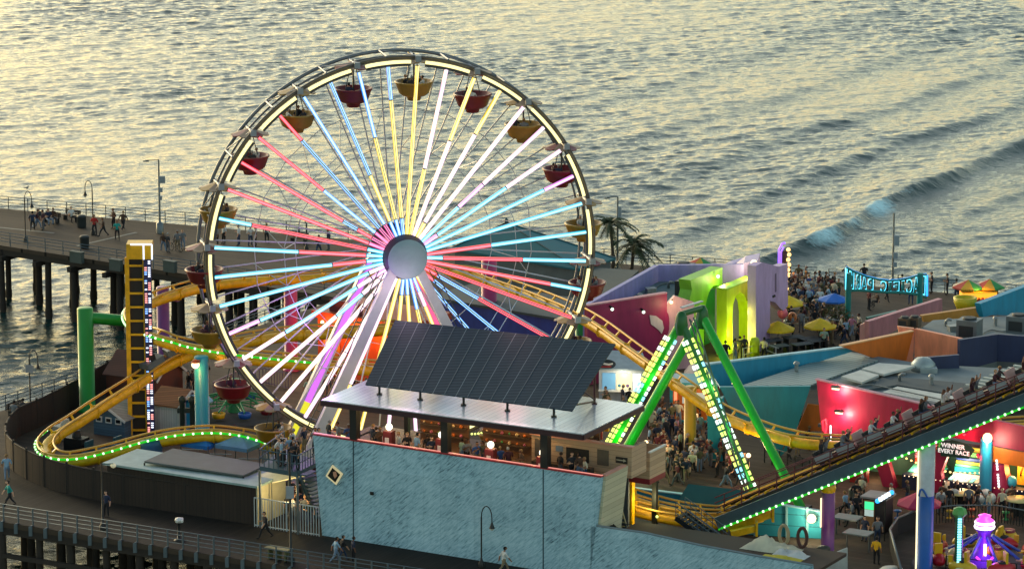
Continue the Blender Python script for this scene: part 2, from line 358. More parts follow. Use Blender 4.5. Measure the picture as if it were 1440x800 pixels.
PL = set(); pr = random.Random(11)
DARKW = ['black'] * 5 + ['charcoal'] * 4 + ['grey'] * 3 + ['white'] * 2 + ['cream'] * 2 + ['navy'] * 3 + ['dark red', 'pale blue', 'olive', 'brown', 'brown', 'pale green', 'maroon', 'pink', 'blue']
def person(loc, face, ps, top, bot, hair='dark', label=None, group=None, scale=1.0, variant=None):
    """face: angle in degrees of the direction looked at, counter-clockwise from +x"""
    ms = POSE[ps]; me = ms[pr.randrange(len(ms)) if variant is None else variant]
    if not me.materials:
        for _ in range(5): me.materials.append(cloth('skin', '0', SKINC[0]))
    o = bpy.data.objects.new('person', me); COL.objects.link(o); o.location = Vector(loc); o.rotation_euler = (0, 0, R(face + 90)); s = scale * pr.uniform(.95, 1.06); o.scale = (s * pr.uniform(1.14, 1.32), s * pr.uniform(1.15, 1.35), s)
    sk = pr.randrange(4)
    for i, m in enumerate((cloth('skin', str(sk), SKINC[sk]), cloth('hair', hair, HAIRC[hair]), cloth('top', top, TOPC[top]), cloth('bottom', bot, BOTC[bot]), cloth('shoes', 'dark', '#1b1a1a'))):
        o.material_slots[i].link = 'OBJECT'; o.material_slots[i].material = m
    return setp(o, label, 'person', group)
def auto(loc, face, ps, where, group, tops=None, scale=1.0, variant=None):
    for k in range(300):
        t = pr.choice(tops or DARKW); b = pr.choice(list(BOTC)); h = pr.choice(['dark', 'dark', 'brown', 'fair', 'grey'])
        pz = {'looking at a phone': 'on a phone', 'leaning on the rail': 'leaning'}.get(ps, ps)
        lab = '%s haired person in %s top, %s, %s %s' % (h, t, b, pz, where) if ps != 'riding' else '%s haired rider in %s top %s' % (h, t, where)
        if lab not in PL: break
    PL.add(lab)
    return person(loc, face, ps, t, b, h, lab, group, scale, variant)
SPOTS = []
def crowd(poly, n, where, group, z=0.0, poses=('standing',) * 5 + ('walking',) * 3 + ('looking at a phone',), gap=.62, face=None, tops=None):
    """n people inside a pixel outline of the ground"""
    pts = [P(x, y, z) for x, y in poly]; k = 0; tries = 0
    x0, x1 = min(p.x for p in pts), max(p.x for p in pts); y0, y1 = min(p.y for p in pts), max(p.y for p in pts)
    while k < n and tries < 6000:
        tries += 1; q = Vector((pr.uniform(x0, x1), pr.uniform(y0, y1), z)); ins = False
        for i in range(len(pts)):
            a, b = pts[i], pts[i - 1]
            if (a.y > q.y) != (b.y > q.y) and q.x < (b.x - a.x) * (q.y - a.y) / (b.y - a.y) + a.x: ins = not ins
        if not ins or any((q - s).length < gap for s in SPOTS): continue
        SPOTS.append(q); k += 1
        auto(q, pr.uniform(0, 360) if face is None else face + pr.uniform(-40, 40), pr.choice(poses), where, group, tops)
# ------------------------------------------------------------------ the pier
deck_m = stripes('deck planks', '#483d33', '#13100c', 1 / .3, V, .75, .09, .28)
walk_m = stripes('promenade shaded wet planks', '#221f1c', '#0c0a09', 1 / .3, U, .75, .09, .28)
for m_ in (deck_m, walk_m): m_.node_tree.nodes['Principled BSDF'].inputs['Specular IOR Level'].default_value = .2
wood_d = mat('dark wet timber', '#2a231d', .8, var=.35, vs=1.5, streak=True)
wood_m = mat('weathered timber', '#4d4136', .8, var=.3, vs=2, streak=True)
steel = mat('grey steel', '#6f7576', .45, .6, var=.15)
dsteel = mat('dark steel', '#23282a', .5, .5, var=.2)
white_p = mat('white paint', '#c9c9c4', .5, var=.12)
rail_m = mat('galvanised rail', '#5c686f', .5, .4, var=.15)
black_m = mat('black paint', '#101213', .5, var=.15)
N0 = P(0, 733); C1 = Vector((-49.4, 253.6, 0)); farL, farR = P(0, 293), P(1200, 400); fd = (farR - farL).normalized()
nearB = P(0, 345); nd = (P(290, 390) - nearB).normalized(); L0 = P(0, 578); ld = hz((.53, .85))
def meet(a, da, b, db):
    d = da.x * db.y - da.y * db.x; t = ((b.x - a.x) * db.y - (b.y - a.y) * db.x) / d; return a + da * t
J0 = meet(nearB, nd, L0, ld); C1 = meet(N0, U, L0, ld)
NR = C1 + U * 130; FR = farL + fd * 150; FL = farL - fd * 45; BL = nearB - nd * 45
deck_poly = [C1, NR, FR, FL, BL, J0]
n_in = inward(U)
d = MB().prism([Vector((p.x, p.y, 0)) for p in deck_poly], (0, 0, -.35)); structure('pier_deck', d, [deck_m])
# lighter board strips let into the far walkway

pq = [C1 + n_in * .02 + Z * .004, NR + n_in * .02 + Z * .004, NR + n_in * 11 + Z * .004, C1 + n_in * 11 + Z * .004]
structure('promenade', MB().prism(pq, (0, 0, -.06)), [walk_m])  # darker overlay on the same deck; shade and wetness put into its colour
for k, (p, q) in enumerate(((P(-40, 316), P(76, 328)), (P(108, 346), P(192, 327)))):
    structure('path_strip', MB().beam(p + Z * .004 - Z * .02, q + Z * .004 - Z * .02, .35, .06), [mat('pale strip', '#7a766c', .7)])
# timber girders along the edges and across the piles
grd = MB()
for a, b in ((C1, NR), (C1, J0), (BL, J0), (FL, FR)):
    n = inward((b - a).normalized()); n = n if a is C1 and b is NR else n
    for o in (.25,):
        s = n * o if b is not FR else -n * o
        if b is J0 and a is C1: s = U * o
        if a is BL: s = n * o
        grd.beam(a + s - Z * .62, b + s - Z * .62, .3, .5)
solo('edge_girder', grd, wood_d, 'dark timber girder running along the edge under the pier deck', 'girder')
pile_mb = MB().cyl((0, 0, -2.2), (0, 0, 5.6), .3, .27, 10).cyl((0, 0, .2), (0, 0, .9), .34, .33, 10)
pile_me = pile_mb.mesh('pile', wood_d)
def pile(p, group, label, s=1.0, me=pile_me):
    o = bpy.data.objects.new('pile', me); COL.objects.link(o); o.location = (p.x, p.y, -6); o.rotation_euler = (R(pr.uniform(-1, 1)), R(pr.uniform(-1, 1)), pr.uniform(0, 6)); o.scale = (s, s, 1)
    setp(o, label, 'pile', group)
bd = hz((-nd.y, nd.x))
cap_me = MB().cbox((0, 0, 0), 17, .42, .42).mesh('cap_beam', wood_d)
Lb = (J0 - nearB).length
for i, t in enumerate(np.arange(-3.5, Lb + 24, 3.9)):
    b0 = nearB + nd * t
    for j, q in enumerate((.7, 4.2, 8.2, 12.2)):
        if pr.random() < .12 and j > 1: continue
        p = b0 + bd * (q + pr.uniform(-.5, .5)) + nd * pr.uniform(-.8, .8)
        pile(p, 'piles under the far walkway', 'round dark timber pile standing in the water under the far walkway', pr.uniform(.85, 1.25))
    c = b0 + bd * 8; o = bpy.data.objects.new('cap_beam', cap_me); COL.objects.link(o); o.location = (c.x, c.y, -1.3); o.rotation_euler = (0, 0, math.atan2(bd.y, bd.x))
    setp(o, 'dark timber cap beam laid across piles under the far walkway', 'beam', 'cap beams under the far walkway')
for i, t in enumerate(np.arange(8, 60, 2.6)):
    b0 = C1 + U * t
    for q in (.5, 3.4, 6.6): pile(b0 + n_in * (q + pr.uniform(-.2, .2)), 'piles under the near promenade', 'round dark timber pile under the near edge of the promenade', pr.uniform(.9, 1.15))
for k, zz in enumerate((-2.3, -4.2)):
    g = MB().beam(C1 + U * 2 + n_in * .15 + Z * zz, C1 + U * 90 + n_in * .15 + Z * zz, .22, .3)
    solo('wale_beam', g, wood_d, ['upper', 'lower'][k] + ' horizontal timber bracing the piles under the promenade', 'beam')
for i, t in enumerate(np.arange(2, 42, 3.2)):
    b0 = L0 + ld * (t - 12)
    for q in (.5, 3.0): pile(b0 + U * q, 'piles under the seaward end', 'round dark timber pile under the seaward end of the amusement deck', pr.uniform(.9, 1.1))
# utility boxes hung under the far walkway
for k, (x, y, wd) in enumerate(((112, 361, 1.3), (167, 372, 1.2), (243, 374, 1.2))):
    p = Q(x, y, nearB.y + nd.y * 10 + 3); b = MB().cbox(p, wd, .5, .8, math.atan2(nd.y, nd.x)).cbox(p + Z * .8, wd * .2, .2, .4, 0)
    tq = meet(nearB, nd, CAM, hz(ray(x, y))); p = Vector((tq.x, tq.y, H(tq.y, y))) - bd * .35
    b = MB().cbox(p - Z * .45, wd, .4, .9, math.atan2(nd.y, nd.x)).cbox(p + Z * .45, wd + .1, .5, .08, math.atan2(nd.y, nd.x))
    solo('utility_box', b, mat('grey green metal', '#48524f', .6, .2), ['leftmost', 'middle', 'rightmost'][k] + ' grey metal box hung on the side of the far walkway', 'box')
# ------------------------------------------------------------------ railings
def railing(pts, h, rails, step, m, label, name='railing', pr_=.03, post=.045, group=None, panel=False, kick=False):
    root = empty(name, pts[0], label, 'railing', group)
    for z in rails: part('rail', MB().tube([p + Z * z for p in pts], pr_, 6), m, root)
    pm = MB().cyl((0, 0, 0), (0, 0, h), post, n=6)
    if kick: pm.box(Vector((-.11, 0, -.62)) - n_in * .32, (.22, 0, 0), n_in * .08, Z * .62).box(Vector((-.05, 0, -.02)) - n_in * .3, (.1, 0, 0), n_in * .3, Z * .08)
    pm = pm.mesh('post', m); k = 0
    for p in resample(pts, step):
        if k < 95: inst('post', pm, root, p)
        k += 1
    return root
RT = (.35, .62, .9, 1.15)
railing([C1 + n_in * .2 + U * 14, C1 + n_in * .2 + U * 60], 1.15, RT, 1.15, rail_m, 'grey metal railing along the near edge of the dark promenade', post=.06, kick=True)
railing([C1 + U * .2 + ld * 6, C1 + U * .2 + ld * ((J0 - C1).length * .93)], 1.15, RT, 1.4, rail_m, 'grey metal railing along the seaward end above the water')
railing([FL + bd * -.2, farL + fd * 78], 1.15, RT, 2.0, rail_m, 'thin railing on the far side of the far walkway against the sea')
railing([farL + fd * 79, FR - fd * 30], 1.15, RT, 2.0, rail_m, 'railing beyond the crowded terrace and arch sign')
railing([BL + bd * .2, J0 + bd * .2], 1.15, RT, 2.0, rail_m, 'thin railing on the near side of the far walkway')
# ------------------------------------------------------------------ street lamps, bins, benches on the pier
def goose_lamp(base, h, side, label, group, r=.05, arm=.75, lit=False):
    root = empty('street_lamp', base, label, 'street lamp', group)
    part('pole', MB().lathe(base, [(.2, 0), (.2, .25), (.09, .45), (r, .6), (r, h - .9)], 8), black_m, root)
    top = base + Z * (h - .9); s = Vector(side) * arm
    pts = [top + s * (.5 - .5 * math.cos(a)) + Z * (.75 * math.sin(a)) for a in np.linspace(0, math.pi, 9)] + [top + s - Z * .25]
    part('arm', MB().tube(pts, .035, 6), black_m, root)
    e = pts[-1]; part('lamp_shade', MB().lathe(e - Z * .42, [(.19, .05), (.16, .12), (.1, .26), (.05, .42)], 10), black_m, root)
    part('globe', MB().ball(e - Z * .4, .13, 8), mat('frosted glass', '#b9b6a8', .3, var=0), root)
    return root
def gl(x, yb, yt, side, label, group, **k):
    b = P(x, yb); return goose_lamp(b, H(b.y, yt) , side, label, group, **k)
gl(36, 340, 266, U, 'gooseneck lamp with a seabird on top by the railing of the far walkway', 'lamps on the far walkway')
gl(131, 330, 252, -U, 'gooseneck lamp near benches and the walkers on the far walkway', 'lamps on the far walkway')
gl(43, 577, 488, U, 'gooseneck lamp with a small sign beside the couple on the bench', 'lamps on the promenade')
gl(677, 797, 707, U, 'gooseneck lamp standing before the pale blue wall', 'lamps on the promenade')
gl(431, 352, 305, -U, 'dark gooseneck lamp on the far walkway seen through the wheel', 'lamps on the far walkway')
b = P(36, 340); e = b + Z * (H(b.y, 266) + .02) + U * .3
bird = MB().ball(e + Z * .12, .13, 8, sz=.7).ball(e + Z * .25 + U * .12, .07, 6).cyl(e + Z * .25 + U * .17, e + Z * .24 + U * .28, .025, .008, 6).cyl(e - U * .05 + Z * .12, e - U * .38 + Z * .1, .08, .02, 6).cyl(e - Z * .02, e + Z * .1, .015, n=5)
solo('gull', bird, mat('gull plumage', '#8a8a88', .8), 'small gull perched on the lamp at the far walkway', 'bird')
sg = P(43, 577); s2 = Vector((sg.x, sg.y - .12, H(sg.y, 523))); solo('sign', MB().cbox(s2, .55, .05, .55).cyl(s2 + Vector((0, .05, .25)), s2 + Vector((0, .2, .25)), .03), mat('sign grey', '#8c8f93', .5), 'small blank grey sign fixed to the lamp by the bench', 'sign')
# camera and light masts
def mast(x, yb, yt, label, arm=None, boxes=()):
    b = P(x, yb); h = H(b.y, yt); root = empty('camera_mast', b, label, 'mast')
    part('pole', MB().lathe(b, [(.32, 0), (.32, .9), (.12, 1.0), (.1, 1.2), (.07, h)], 8), steel, root)
    if arm: part('arm', MB().cyl(b + Z * h, b + Z * (h - .05) + Vector(arm), .04, n=6).cbox(b + Z * (h - .15) + Vector(arm), .5, .2, .1), steel, root)
    for py, w_, h_ in boxes:
        part('camera_box', MB().cbox(b + Vector((w_ * .5, -.12, H(b.y, py))), w_, .3, h_).cyl(b + Vector((0, 0, H(b.y, py) + h_ * .6)), b + Vector((w_, 0, H(b.y, py) + h_ * .6)), .04, n=6), mat('equipment grey', '#7d8a92', .5), root)
    return root
mast(225, 328, 225, 'tall grey mast with a lamp arm and camera boxes on the far walkway', (-1.1, 0, 0), ((257, .55, .6), (270, .3, .4), (281, .25, .35)))
mast(868, 392, 277, 'slim grey mast with a lamp arm beside the palm trees', (-.9, 0, 0), ((305, .3, .9),))
mast(1255, 408, 300, 'grey mast with camera boxes behind the arch sign', None, ((345, .45, .85), (363, .35, .5), (375, .3, .4)))
def bin_(x, y, label):
    b = P(x, y); solo('litter_bin', MB().lathe(b, [(.0, 0), (.36, 0), (.4, .1), (.42, .95), (.45, 1.0), (.3, 1.12), (.0, 1.14)], 12).lathe(b, [(.43, .3), (.44, .34), (.43, .38)], 12), mat('bin dark', '#252c2c', .6), label, 'bin', 'litter bins on the pier')
bin_(115, 320, 'dark round litter bin behind the red shirted walker on the far walkway'); bin_(119, 349, 'dark round litter bin at the near railing of the far walkway')
bin_(1158, 792, 'dark litter bin behind the white panel at the promenade')
def bench(base, ang, label, group, m=wood_m, name='bench', scale=1.0):
    root = empty(name, base, label, 'bench', group, 0)
    a = Vector((math.cos(ang), math.sin(ang), 0)); n = Vector((-a.y, a.x, 0)); b = Vector(base)
    s = MB(); k = MB()
    for i in range(3): s.box(b - a * .9 + n * (-.22 + i * .16) + Z * .42, a * 1.8, n * .13, Z * .04)
    for i in range(3): k.box(b - a * .9 + n * .27 + Z * (.52 + i * .15), a * 1.8, n * .04, Z * .12)
    part('seat', s, m, root); part('backrest', k, m, root)
    for t in (-.7, .7): part('leg', MB().box(b + a * (t - .04) - n * .2, a * .08, n * .45, Z * .42).box(b + a * (t - .04) + n * .22, a * .08, n * .05, Z * .9), dsteel, root)
    return root
A_n = math.atan2(nd.y, nd.x)
bench(P(25, 583), math.atan2(ld.y, ld.x), 'timber bench with a couple seated at the seaward railing', 'benches on the pier')
for k, (x, y, l) in enumerate(((100, 310, 'timber bench by the dark bin on the far walkway'), (72, 313, 'timber bench with people sitting beside the standing group at the far railing'), (420, 342, 'timber bench on the far walkway seen through the wheel'))):
    bench(P(x, y), A_n, l, 'benches on the pier')
# coin telescope on the promenade
b = P(252, 760); root = empty('coin_telescope', b, 'white coin telescope on a black stand at the near promenade railing', 'telescope')
part('stand', MB().lathe(b, [(.34, 0), (.34, .08), (.12, .15), (.09, 1.1), (.14, 1.2)], 10), black_m, root)
part('head', MB().lathe(b + Z * 1.2, [(.0, 0), (.2, .02), (.26, .16), (.22, .3), (.0, .34)], 10).cyl(b + Vector((-.1, -.35, 1.38)), b + Vector((.1, .3, 1.42)), .09, .07, 8).cyl(b + Vector((.22, -.3, 1.36)), b + Vector((.2, .3, 1.4)), .09, .07, 8), white_p, root)
# pole lamp on the promenade near the brown hut
b = P(145, 745); h = H(b.y, 652); root = empty('pole_lamp', b, 'thin dark pole lamp with a pale bowl light before the brown fence', 'street lamp')
part('pole', MB().lathe(b, [(.25, 0), (.25, .3), (.08, .5), (.05, h)], 8), black_m, root)
part('arm', MB().cyl(b + Z * h, b + Z * h + Vector((.75, 0, .02)), .03, n=6), black_m, root)
part('lamp_shade', MB().lathe(b + Vector((.75, 0, h - .28)), [(.02, 0), (.14, .06), (.2, .2), (.1, .3)], 10), mat('pale shade', '#c2bda0', .4, emit='#fff0c0', es=.12), root)
# dark sign post at the gate
b = P(409, 790); h = H(b.y, 700); root = empty('sign_post', b, 'dark lamp post with a pale sign plate in front of the white gate', 'post')
part('pole', MB().lathe(b, [(.25, 0), (.25, .3), (.08, .5), (.06, h + 3)], 8), black_m, root)
part('sign_plate', MB().cbox(b + Vector((0, -.12, h)), .5, .05, .8), mat('sign grey', '#8c8f93', .5), root)
tb = P(392, 786); solo('picnic_table', MB().cbox(tb + Z * .7, 1.7, .7, .06, RZU).cbox(tb, .1, .6, .7, RZU).cbox(tb + U * .6, .1, .5, .7, RZU).cbox(tb - U * .6, .1, .5, .7, RZU), mat('table olive', '#6b6a44', .6), 'small olive table at the promenade railing under the gate', 'table')
# ------------------------------------------------------------------ people on the pier
def pp(x, y, face, ps, top, bot, label, group, hair='dark', z=0.0, **k): return person(P(x, y, z), face, ps, top, bot, hair, label, group, **k)
g = 'people on the promenade'
pp(14, 713, 200, 'walking', 'teal', 'dark shorts', 'walker in teal top and dark shorts at the corner of the brown fence', g)
pp(10, 675, 100, 'walking', 'pale blue', 'pale jeans', 'walker in pale clothes behind the teal walker on the promenade', g, 'fair')
pp(150, 726, 240, 'standing', 'navy', 'black trousers', 'man in navy beside the thin pole lamp before the brown fence', g)
pp(374, 757, 210, 'walking', 'black', 'black trousers', 'man in black striding past the white gate', g)
pp(472, 791, 20, 'walking', 'pale blue', 'pale jeans', 'long haired walker in pale clothes, first of three before the blue wall', g, 'dark')
pp(481, 789, 20, 'walking', 'black', 'blue jeans', 'walker in black top and jeans, middle of three before the blue wall', g)
pp(497, 791, 20, 'standing', 'navy', 'black trousers', 'walker in navy, last of three before the blue wall', g)
pp(708, 806, 20, 'walking', 'white', 'khaki trousers', 'walker in a white shirt by the lamp before the blue wall', g)
pp(20, 590, 60, 'sitting', 'grey', 'blue jeans', 'grey topped half of the couple on the bench at the seaward railing', g, variant=0)
pp(31, 587, 60, 'sitting', 'charcoal', 'blue jeans', 'dark topped half of the couple on the bench at the seaward railing', g, variant=1)
pp(1232, 793, 60, 'standing', 'yellow', 'black trousers', 'attendant in a yellow jacket by the round ride fence', 'staff', variant=0)
g = 'people on the far walkway'
pp(133, 331, 250, 'standing', 'red', 'dark shorts', 'person in a red shirt under the second lamp on the far walkway', g)
pp(146, 333, 200, 'walking', 'brown', 'dark shorts', 'person in brown top walking right of the red shirted one on the far walkway', g)
pp(165, 337, 270, 'standing', 'teal', 'black trousers', 'person in teal top and black trousers on the far walkway', g)
for x, y, w in ((46, 325, 'by the gull lamp'), (52, 322, 'by the gull lamp'), (61, 324, 'by the gull lamp'), (57, 320, 'by the gull lamp'),
                (160, 322, 'near the pier benches'), (173, 324, 'near the pier benches'), (230, 354, 'by the dark bicycle'), (236, 355, 'by the dark bicycle'), (250, 352, 'by the dark bicycle'), (257, 350, 'by the dark bicycle'),
                (306, 345, 'behind the wheel rim'), (315, 343, 'behind the wheel rim'), (336, 345, 'behind the wheel rim'), (352, 346, 'behind the wheel rim'), (360, 346, 'behind the wheel rim'), (375, 342, 'behind the wheel rim'), (462, 352, 'behind wheel spokes'), (448, 360, 'behind wheel spokes')):
    auto(P(x, y), pr.uniform(0, 360), pr.choice(['standing', 'standing', 'walking']), w, g, ['black', 'charcoal', 'navy', 'grey', 'white', 'maroon', 'brown'])
for x, y in ((68, 316), (74, 314), (100, 313)): auto(P(x, y, 0), -60, 'sitting', 'on a pier bench', g)
# bicycle leaning by the railing
b = P(247, 353); root = empty('bicycle', b, 'dark bicycle beside the people left of the wheel on the far walkway', 'bicycle')
for t in (-.52, .52):
    wm = part('wheel', MB().tube([b + nd * (t + .33 * math.cos(q)) + Z * (.34 + .33 * math.sin(q)) for q in np.linspace(0, 6.283, 16, endpoint=False)], .025, 5, closed=True), black_m, root)
fr = MB()
for a, c in (((-.52, .34), (-.15, .85)), ((-.15, .85), (.4, .85)), ((.4, .85), (0, .34)), ((0, .34), (-.52, .34)), ((-.15, .9), (0, .34)), ((.38, 1.0), (.52, .34))): fr.cyl(b + nd * a[0] + Z * a[1], b + nd * c[0] + Z * c[1], .022, n=5)
part('frame', fr, dsteel, root); part('saddle', MB().cbox(b - nd * .16 + Z * .92, .26, .14, .06, A_n), black_m, root); part('handlebar', MB().cyl(b + nd * .38 + Z * 1.02 - bd * .28, b + nd * .38 + Z * 1.02 + bd * .28, .018, n=5), black_m, root)
# ------------------------------------------------------------------ ferris wheel
WC = Vector((-7.344, 255.284, 15.477)); PSI = .24648
WU = Vector((math.cos(PSI), math.sin(PSI), 0)); WN = Vector((math.sin(PSI), -math.cos(PSI), 0))   # across, and out of the front
def wp(r, deg, off=0.0): return WC + WU * (r * math.cos(R(deg))) + Z * (r * math.sin(R(deg))) + WN * off
wgrey = mat('wheel grey paint', '#8d9197', .45, .3, var=.15, vs=3)
wdark = mat('wheel dark steel', '#3a4046', .45, .5, var=.15)
chord_m = mat('wheel bronze chord', '#57504a', .5, .2, var=.2, vs=3)
LEDC = {'y': ('#f5c838', .75, '#fff0a0'), 'b': ('#1a86ff', .8, '#b4e2ff'), 'c': ('#06b8ea', .8, '#a8f4ff'), 'r': ('#ff0a2a', .8, '#ff7a88'), 'p': ('#e88af0', .7, '#fbd2fb'), 'w': ('#ffc8ee', .75, '#fff0fc'), 'v': ('#b45cff', .65, '#e0b0ff'), 'k': ('#ff4a9a', .7, '#ff9aca')}
for k, (a, s, b) in LEDC.items(): led('side ' + k, a, s * .95); led('core ' + k, b, s * 1.35)
slot = mat('led channel', '#2a2c33', .5, var=0)
wheel = empty('ferris_wheel', (WC.x, WC.y, .3), 'giant lit ferris wheel with coloured light spokes and red and yellow gondolas', 'ferris wheel')
# rims: front carries the light segments, rear is plain
def ring_pts(r, off, n=120): return [wp(r, 360 * i / n, off) for i in range(n)]
def rim(r0, off, m, w=.16):
    b = MB(); b.tube(ring_pts(r0, off), w, 6, closed=True); b.tube(ring_pts(r0 + .42, off), w * .6, 6, closed=True)
    for i in range(80):
        a = 4.5 * i; b.cyl(wp(r0, a, off), wp(r0 + .42, a + 2.2, off), .035, n=5)
    return b
part('front_rim', MB().tube(ring_pts(13.3, 0), .09, 6, closed=True).tube(ring_pts(13.15, -.05), .07, 6, closed=True), chord_m, wheel)
part('rear_rim', MB().tube(ring_pts(13.36, -2.5), .13, 6, closed=True).tube(ring_pts(12.95, -2.5), .08, 6, closed=True), mat('rim grey', '#6a7076', .45, .3), wheel)
TH0 = 85.0
for k in range(20):
    a = TH0 - 18 * k; b = MB(); a0, a1 = a - 2.3, a - 15.9; n = 14
    for i in range(n):                                     # lit cells with dark bars between them
        q0 = a0 + (a1 - a0) * (i + .04) / n; q1 = a0 + (a1 - a0) * (i + .96) / n
        b.add([wp(12.88, q0, .06), wp(13.08, q0, .06), wp(13.08, q1, .06), wp(12.88, q1, .06), wp(12.88, q0, .22), wp(13.08, q0, .22), wp(13.08, q1, .22), wp(12.88, q1, .22)],
              [(0, 1, 2, 3), (7, 6, 5, 4), (4, 5, 1, 0), (5, 6, 2, 1), (6, 7, 3, 2), (7, 4, 0, 3)], 0)
    for i in range(10):
        q0 = a0 + (a1 - a0) * i / 10; q1 = a0 + (a1 - a0) * (i + 1) / 10
        b.beam(wp(12.8, q0, .08), wp(12.8, q1, .08), .24, .05, 1, WN)
    part('light_strip', b, [led('rim', '#fff0a4', 1.0), slot], wheel)
    # spacer between the rims and the pivot of a gondola
    part('rim_strut', MB().cyl(wp(13.2, a, .1), wp(13.2, a, -2.5), .13, n=8).cbox(wp(13.2, a, .1) - Z * .2, .38, .3, .4, PSI).cyl(wp(13.38, a + 9, 0), wp(13.4, a + 9, -2.5), .07, n=6).cyl(wp(13.38, a, 0), wp(13.4, a + 9, -2.5), .04, n=5), wgrey, wheel)
HUBO = .9
SP = {85: 'y' * 9 + 'y', 76: 'yyyywwwwww', 67: 'wwwwwwyyyy', 58: 'ywwwwwwyyy', 49: 'wwwwwwwwww', 40: 'cccppwwwww', 31: 'pcccccwwww', 22: 'ccccccccpp', 13: 'cccccccccc', 4: 'rrrrcccccc', -5: 'crrrrrcccc', -14: 'rrrrrrrrcc', -23: 'rrrrrrrrrr', -32: 'rbbbrrrrrr', -41: 'rbbbbbbbbr', -50: 'rbbbbbbbbb',
      -59: 'yyyyyyyyyy', -68: 'bwyyyyyyyy', -77: 'bbyyyyyyww', -86: 'byyyyyywww', 265 - 360 - 9 + 9: 'byyyyyywww'}
SPL = {94: 'byyyyyyybb', 103: 'byyyyybbbb', 112: 'byyybbbbbb', 121: 'kbbbbbbbbb', 130: 'kbbbbbbbrr', 139: 'kbbbbrrrrr', 148: 'krbrrrrrrr', 157: 'krrrrrrrrr', 166: 'crrrrrrrcc', 175: 'crrrrccccc', 184: 'crrccccccc', 193: 'cccccccccc', 202: 'wcccccccpp', 211: 'pwcccccwww', 220: 'wwccwwwwww', 229: 'wwwwwwwwww', 238: 'wpwwwwwwww', 247: 'wwwwwwwyyy', 256: 'yyyyyyyyyy', 265: 'byyyyyyyyy'}
for a in range(85, 85 - 360, -9):
    key = a if a in SP else a + 360; s = SP.get(a) or SPL.get(a + 360) or SPL.get(a) or 'yyyyyyyyyy'
    p0, p1 = wp(1.5, a, HUBO), wp(12.75, a, .1); e = (p1 - p0); tn = WN.cross(e.normalized())
    sp = part('spoke', MB().beam(p0 - WN * .12, p1 - WN * .12, .21, .1, 0, WN), slot, wheel)
    runs = []; j = 0
    while j < 10:
        k = j
        while k < 10 and s[k] == s[j]: k += 1
        runs.append((j / 10, k / 10, s[j])); j = k
    for f0, f1, c in runs:
        q0, q1 = p0 + e * (f0 + .004), p0 + e * (f1 - .004); b = MB()
        thin = pr.random() < .3 and c not in 'c'
        for sd in (-1, 1):
            b.beam(q0 + tn * sd * .087, q1 + tn * sd * .087, .045, .16, 0, WN)
            b.beam(q0 + tn * sd * (.038 if not thin else .056) + WN * .03, q1 + tn * sd * (.038 if not thin else .056) + WN * .03, .06 if not thin else .034, .16, 1, WN)
        part('light_tube', b, [led('side ' + c, None), led('core ' + c, None)], sp)
    r = MB().cyl(wp(1.5, a, -2.9), wp(12.95, a, -2.5), .055, n=6); part('rear_spoke', r, mat('spoke grey', '#b9bcbd', .4, .1, var=.1), wheel)
wgrey = mat('spoke grey', None)
for off, r, w in ((-2.5, 9.6, .03), (-2.5, 6.8, .03), (-.2, 8.0, .028)):
    part('tie_cable', MB().tube([wp(r, 85 - 18 * i, off) for i in range(20)], w, 5, closed=True), wgrey, wheel)
for i in range(20): part('cross_tie', MB().cyl(wp(8.0, 85 - 18 * i, -.2), wp(9.6, 85 - 18 * i - 9, -2.5), .03, n=5).cyl(wp(8.0, 85 - 18 * i, -.2), wp(6.8, 85 - 18 * i, -2.5), .03, n=5), wgrey, wheel)
hubm = mat('hub cover grey', '#8aa0a8', .7, 0, var=.12, vs=1)
hub = part('hub', MB().lathe(wp(0, 0, -3.0), [(0, -.2), (1.5, -.2), (1.55, 0), (1.1, .2), (1.1, 3.1), (1.5, 3.5), (1.52, 3.95), (1.2, 4.1), (1.1, 4.5), (0, 4.5)], 32, axis=WN), mat('hub dark', '#4a4755', .5, .4), wheel)
part('hub_disc', MB().lathe(wp(0, 0, 1.75), [(0, .33), (.25, .32), (.9, .22), (1.25, .1), (1.34, 0), (1.3, -.1), (0, -.15)], 40, axis=WN), hubm, hub)
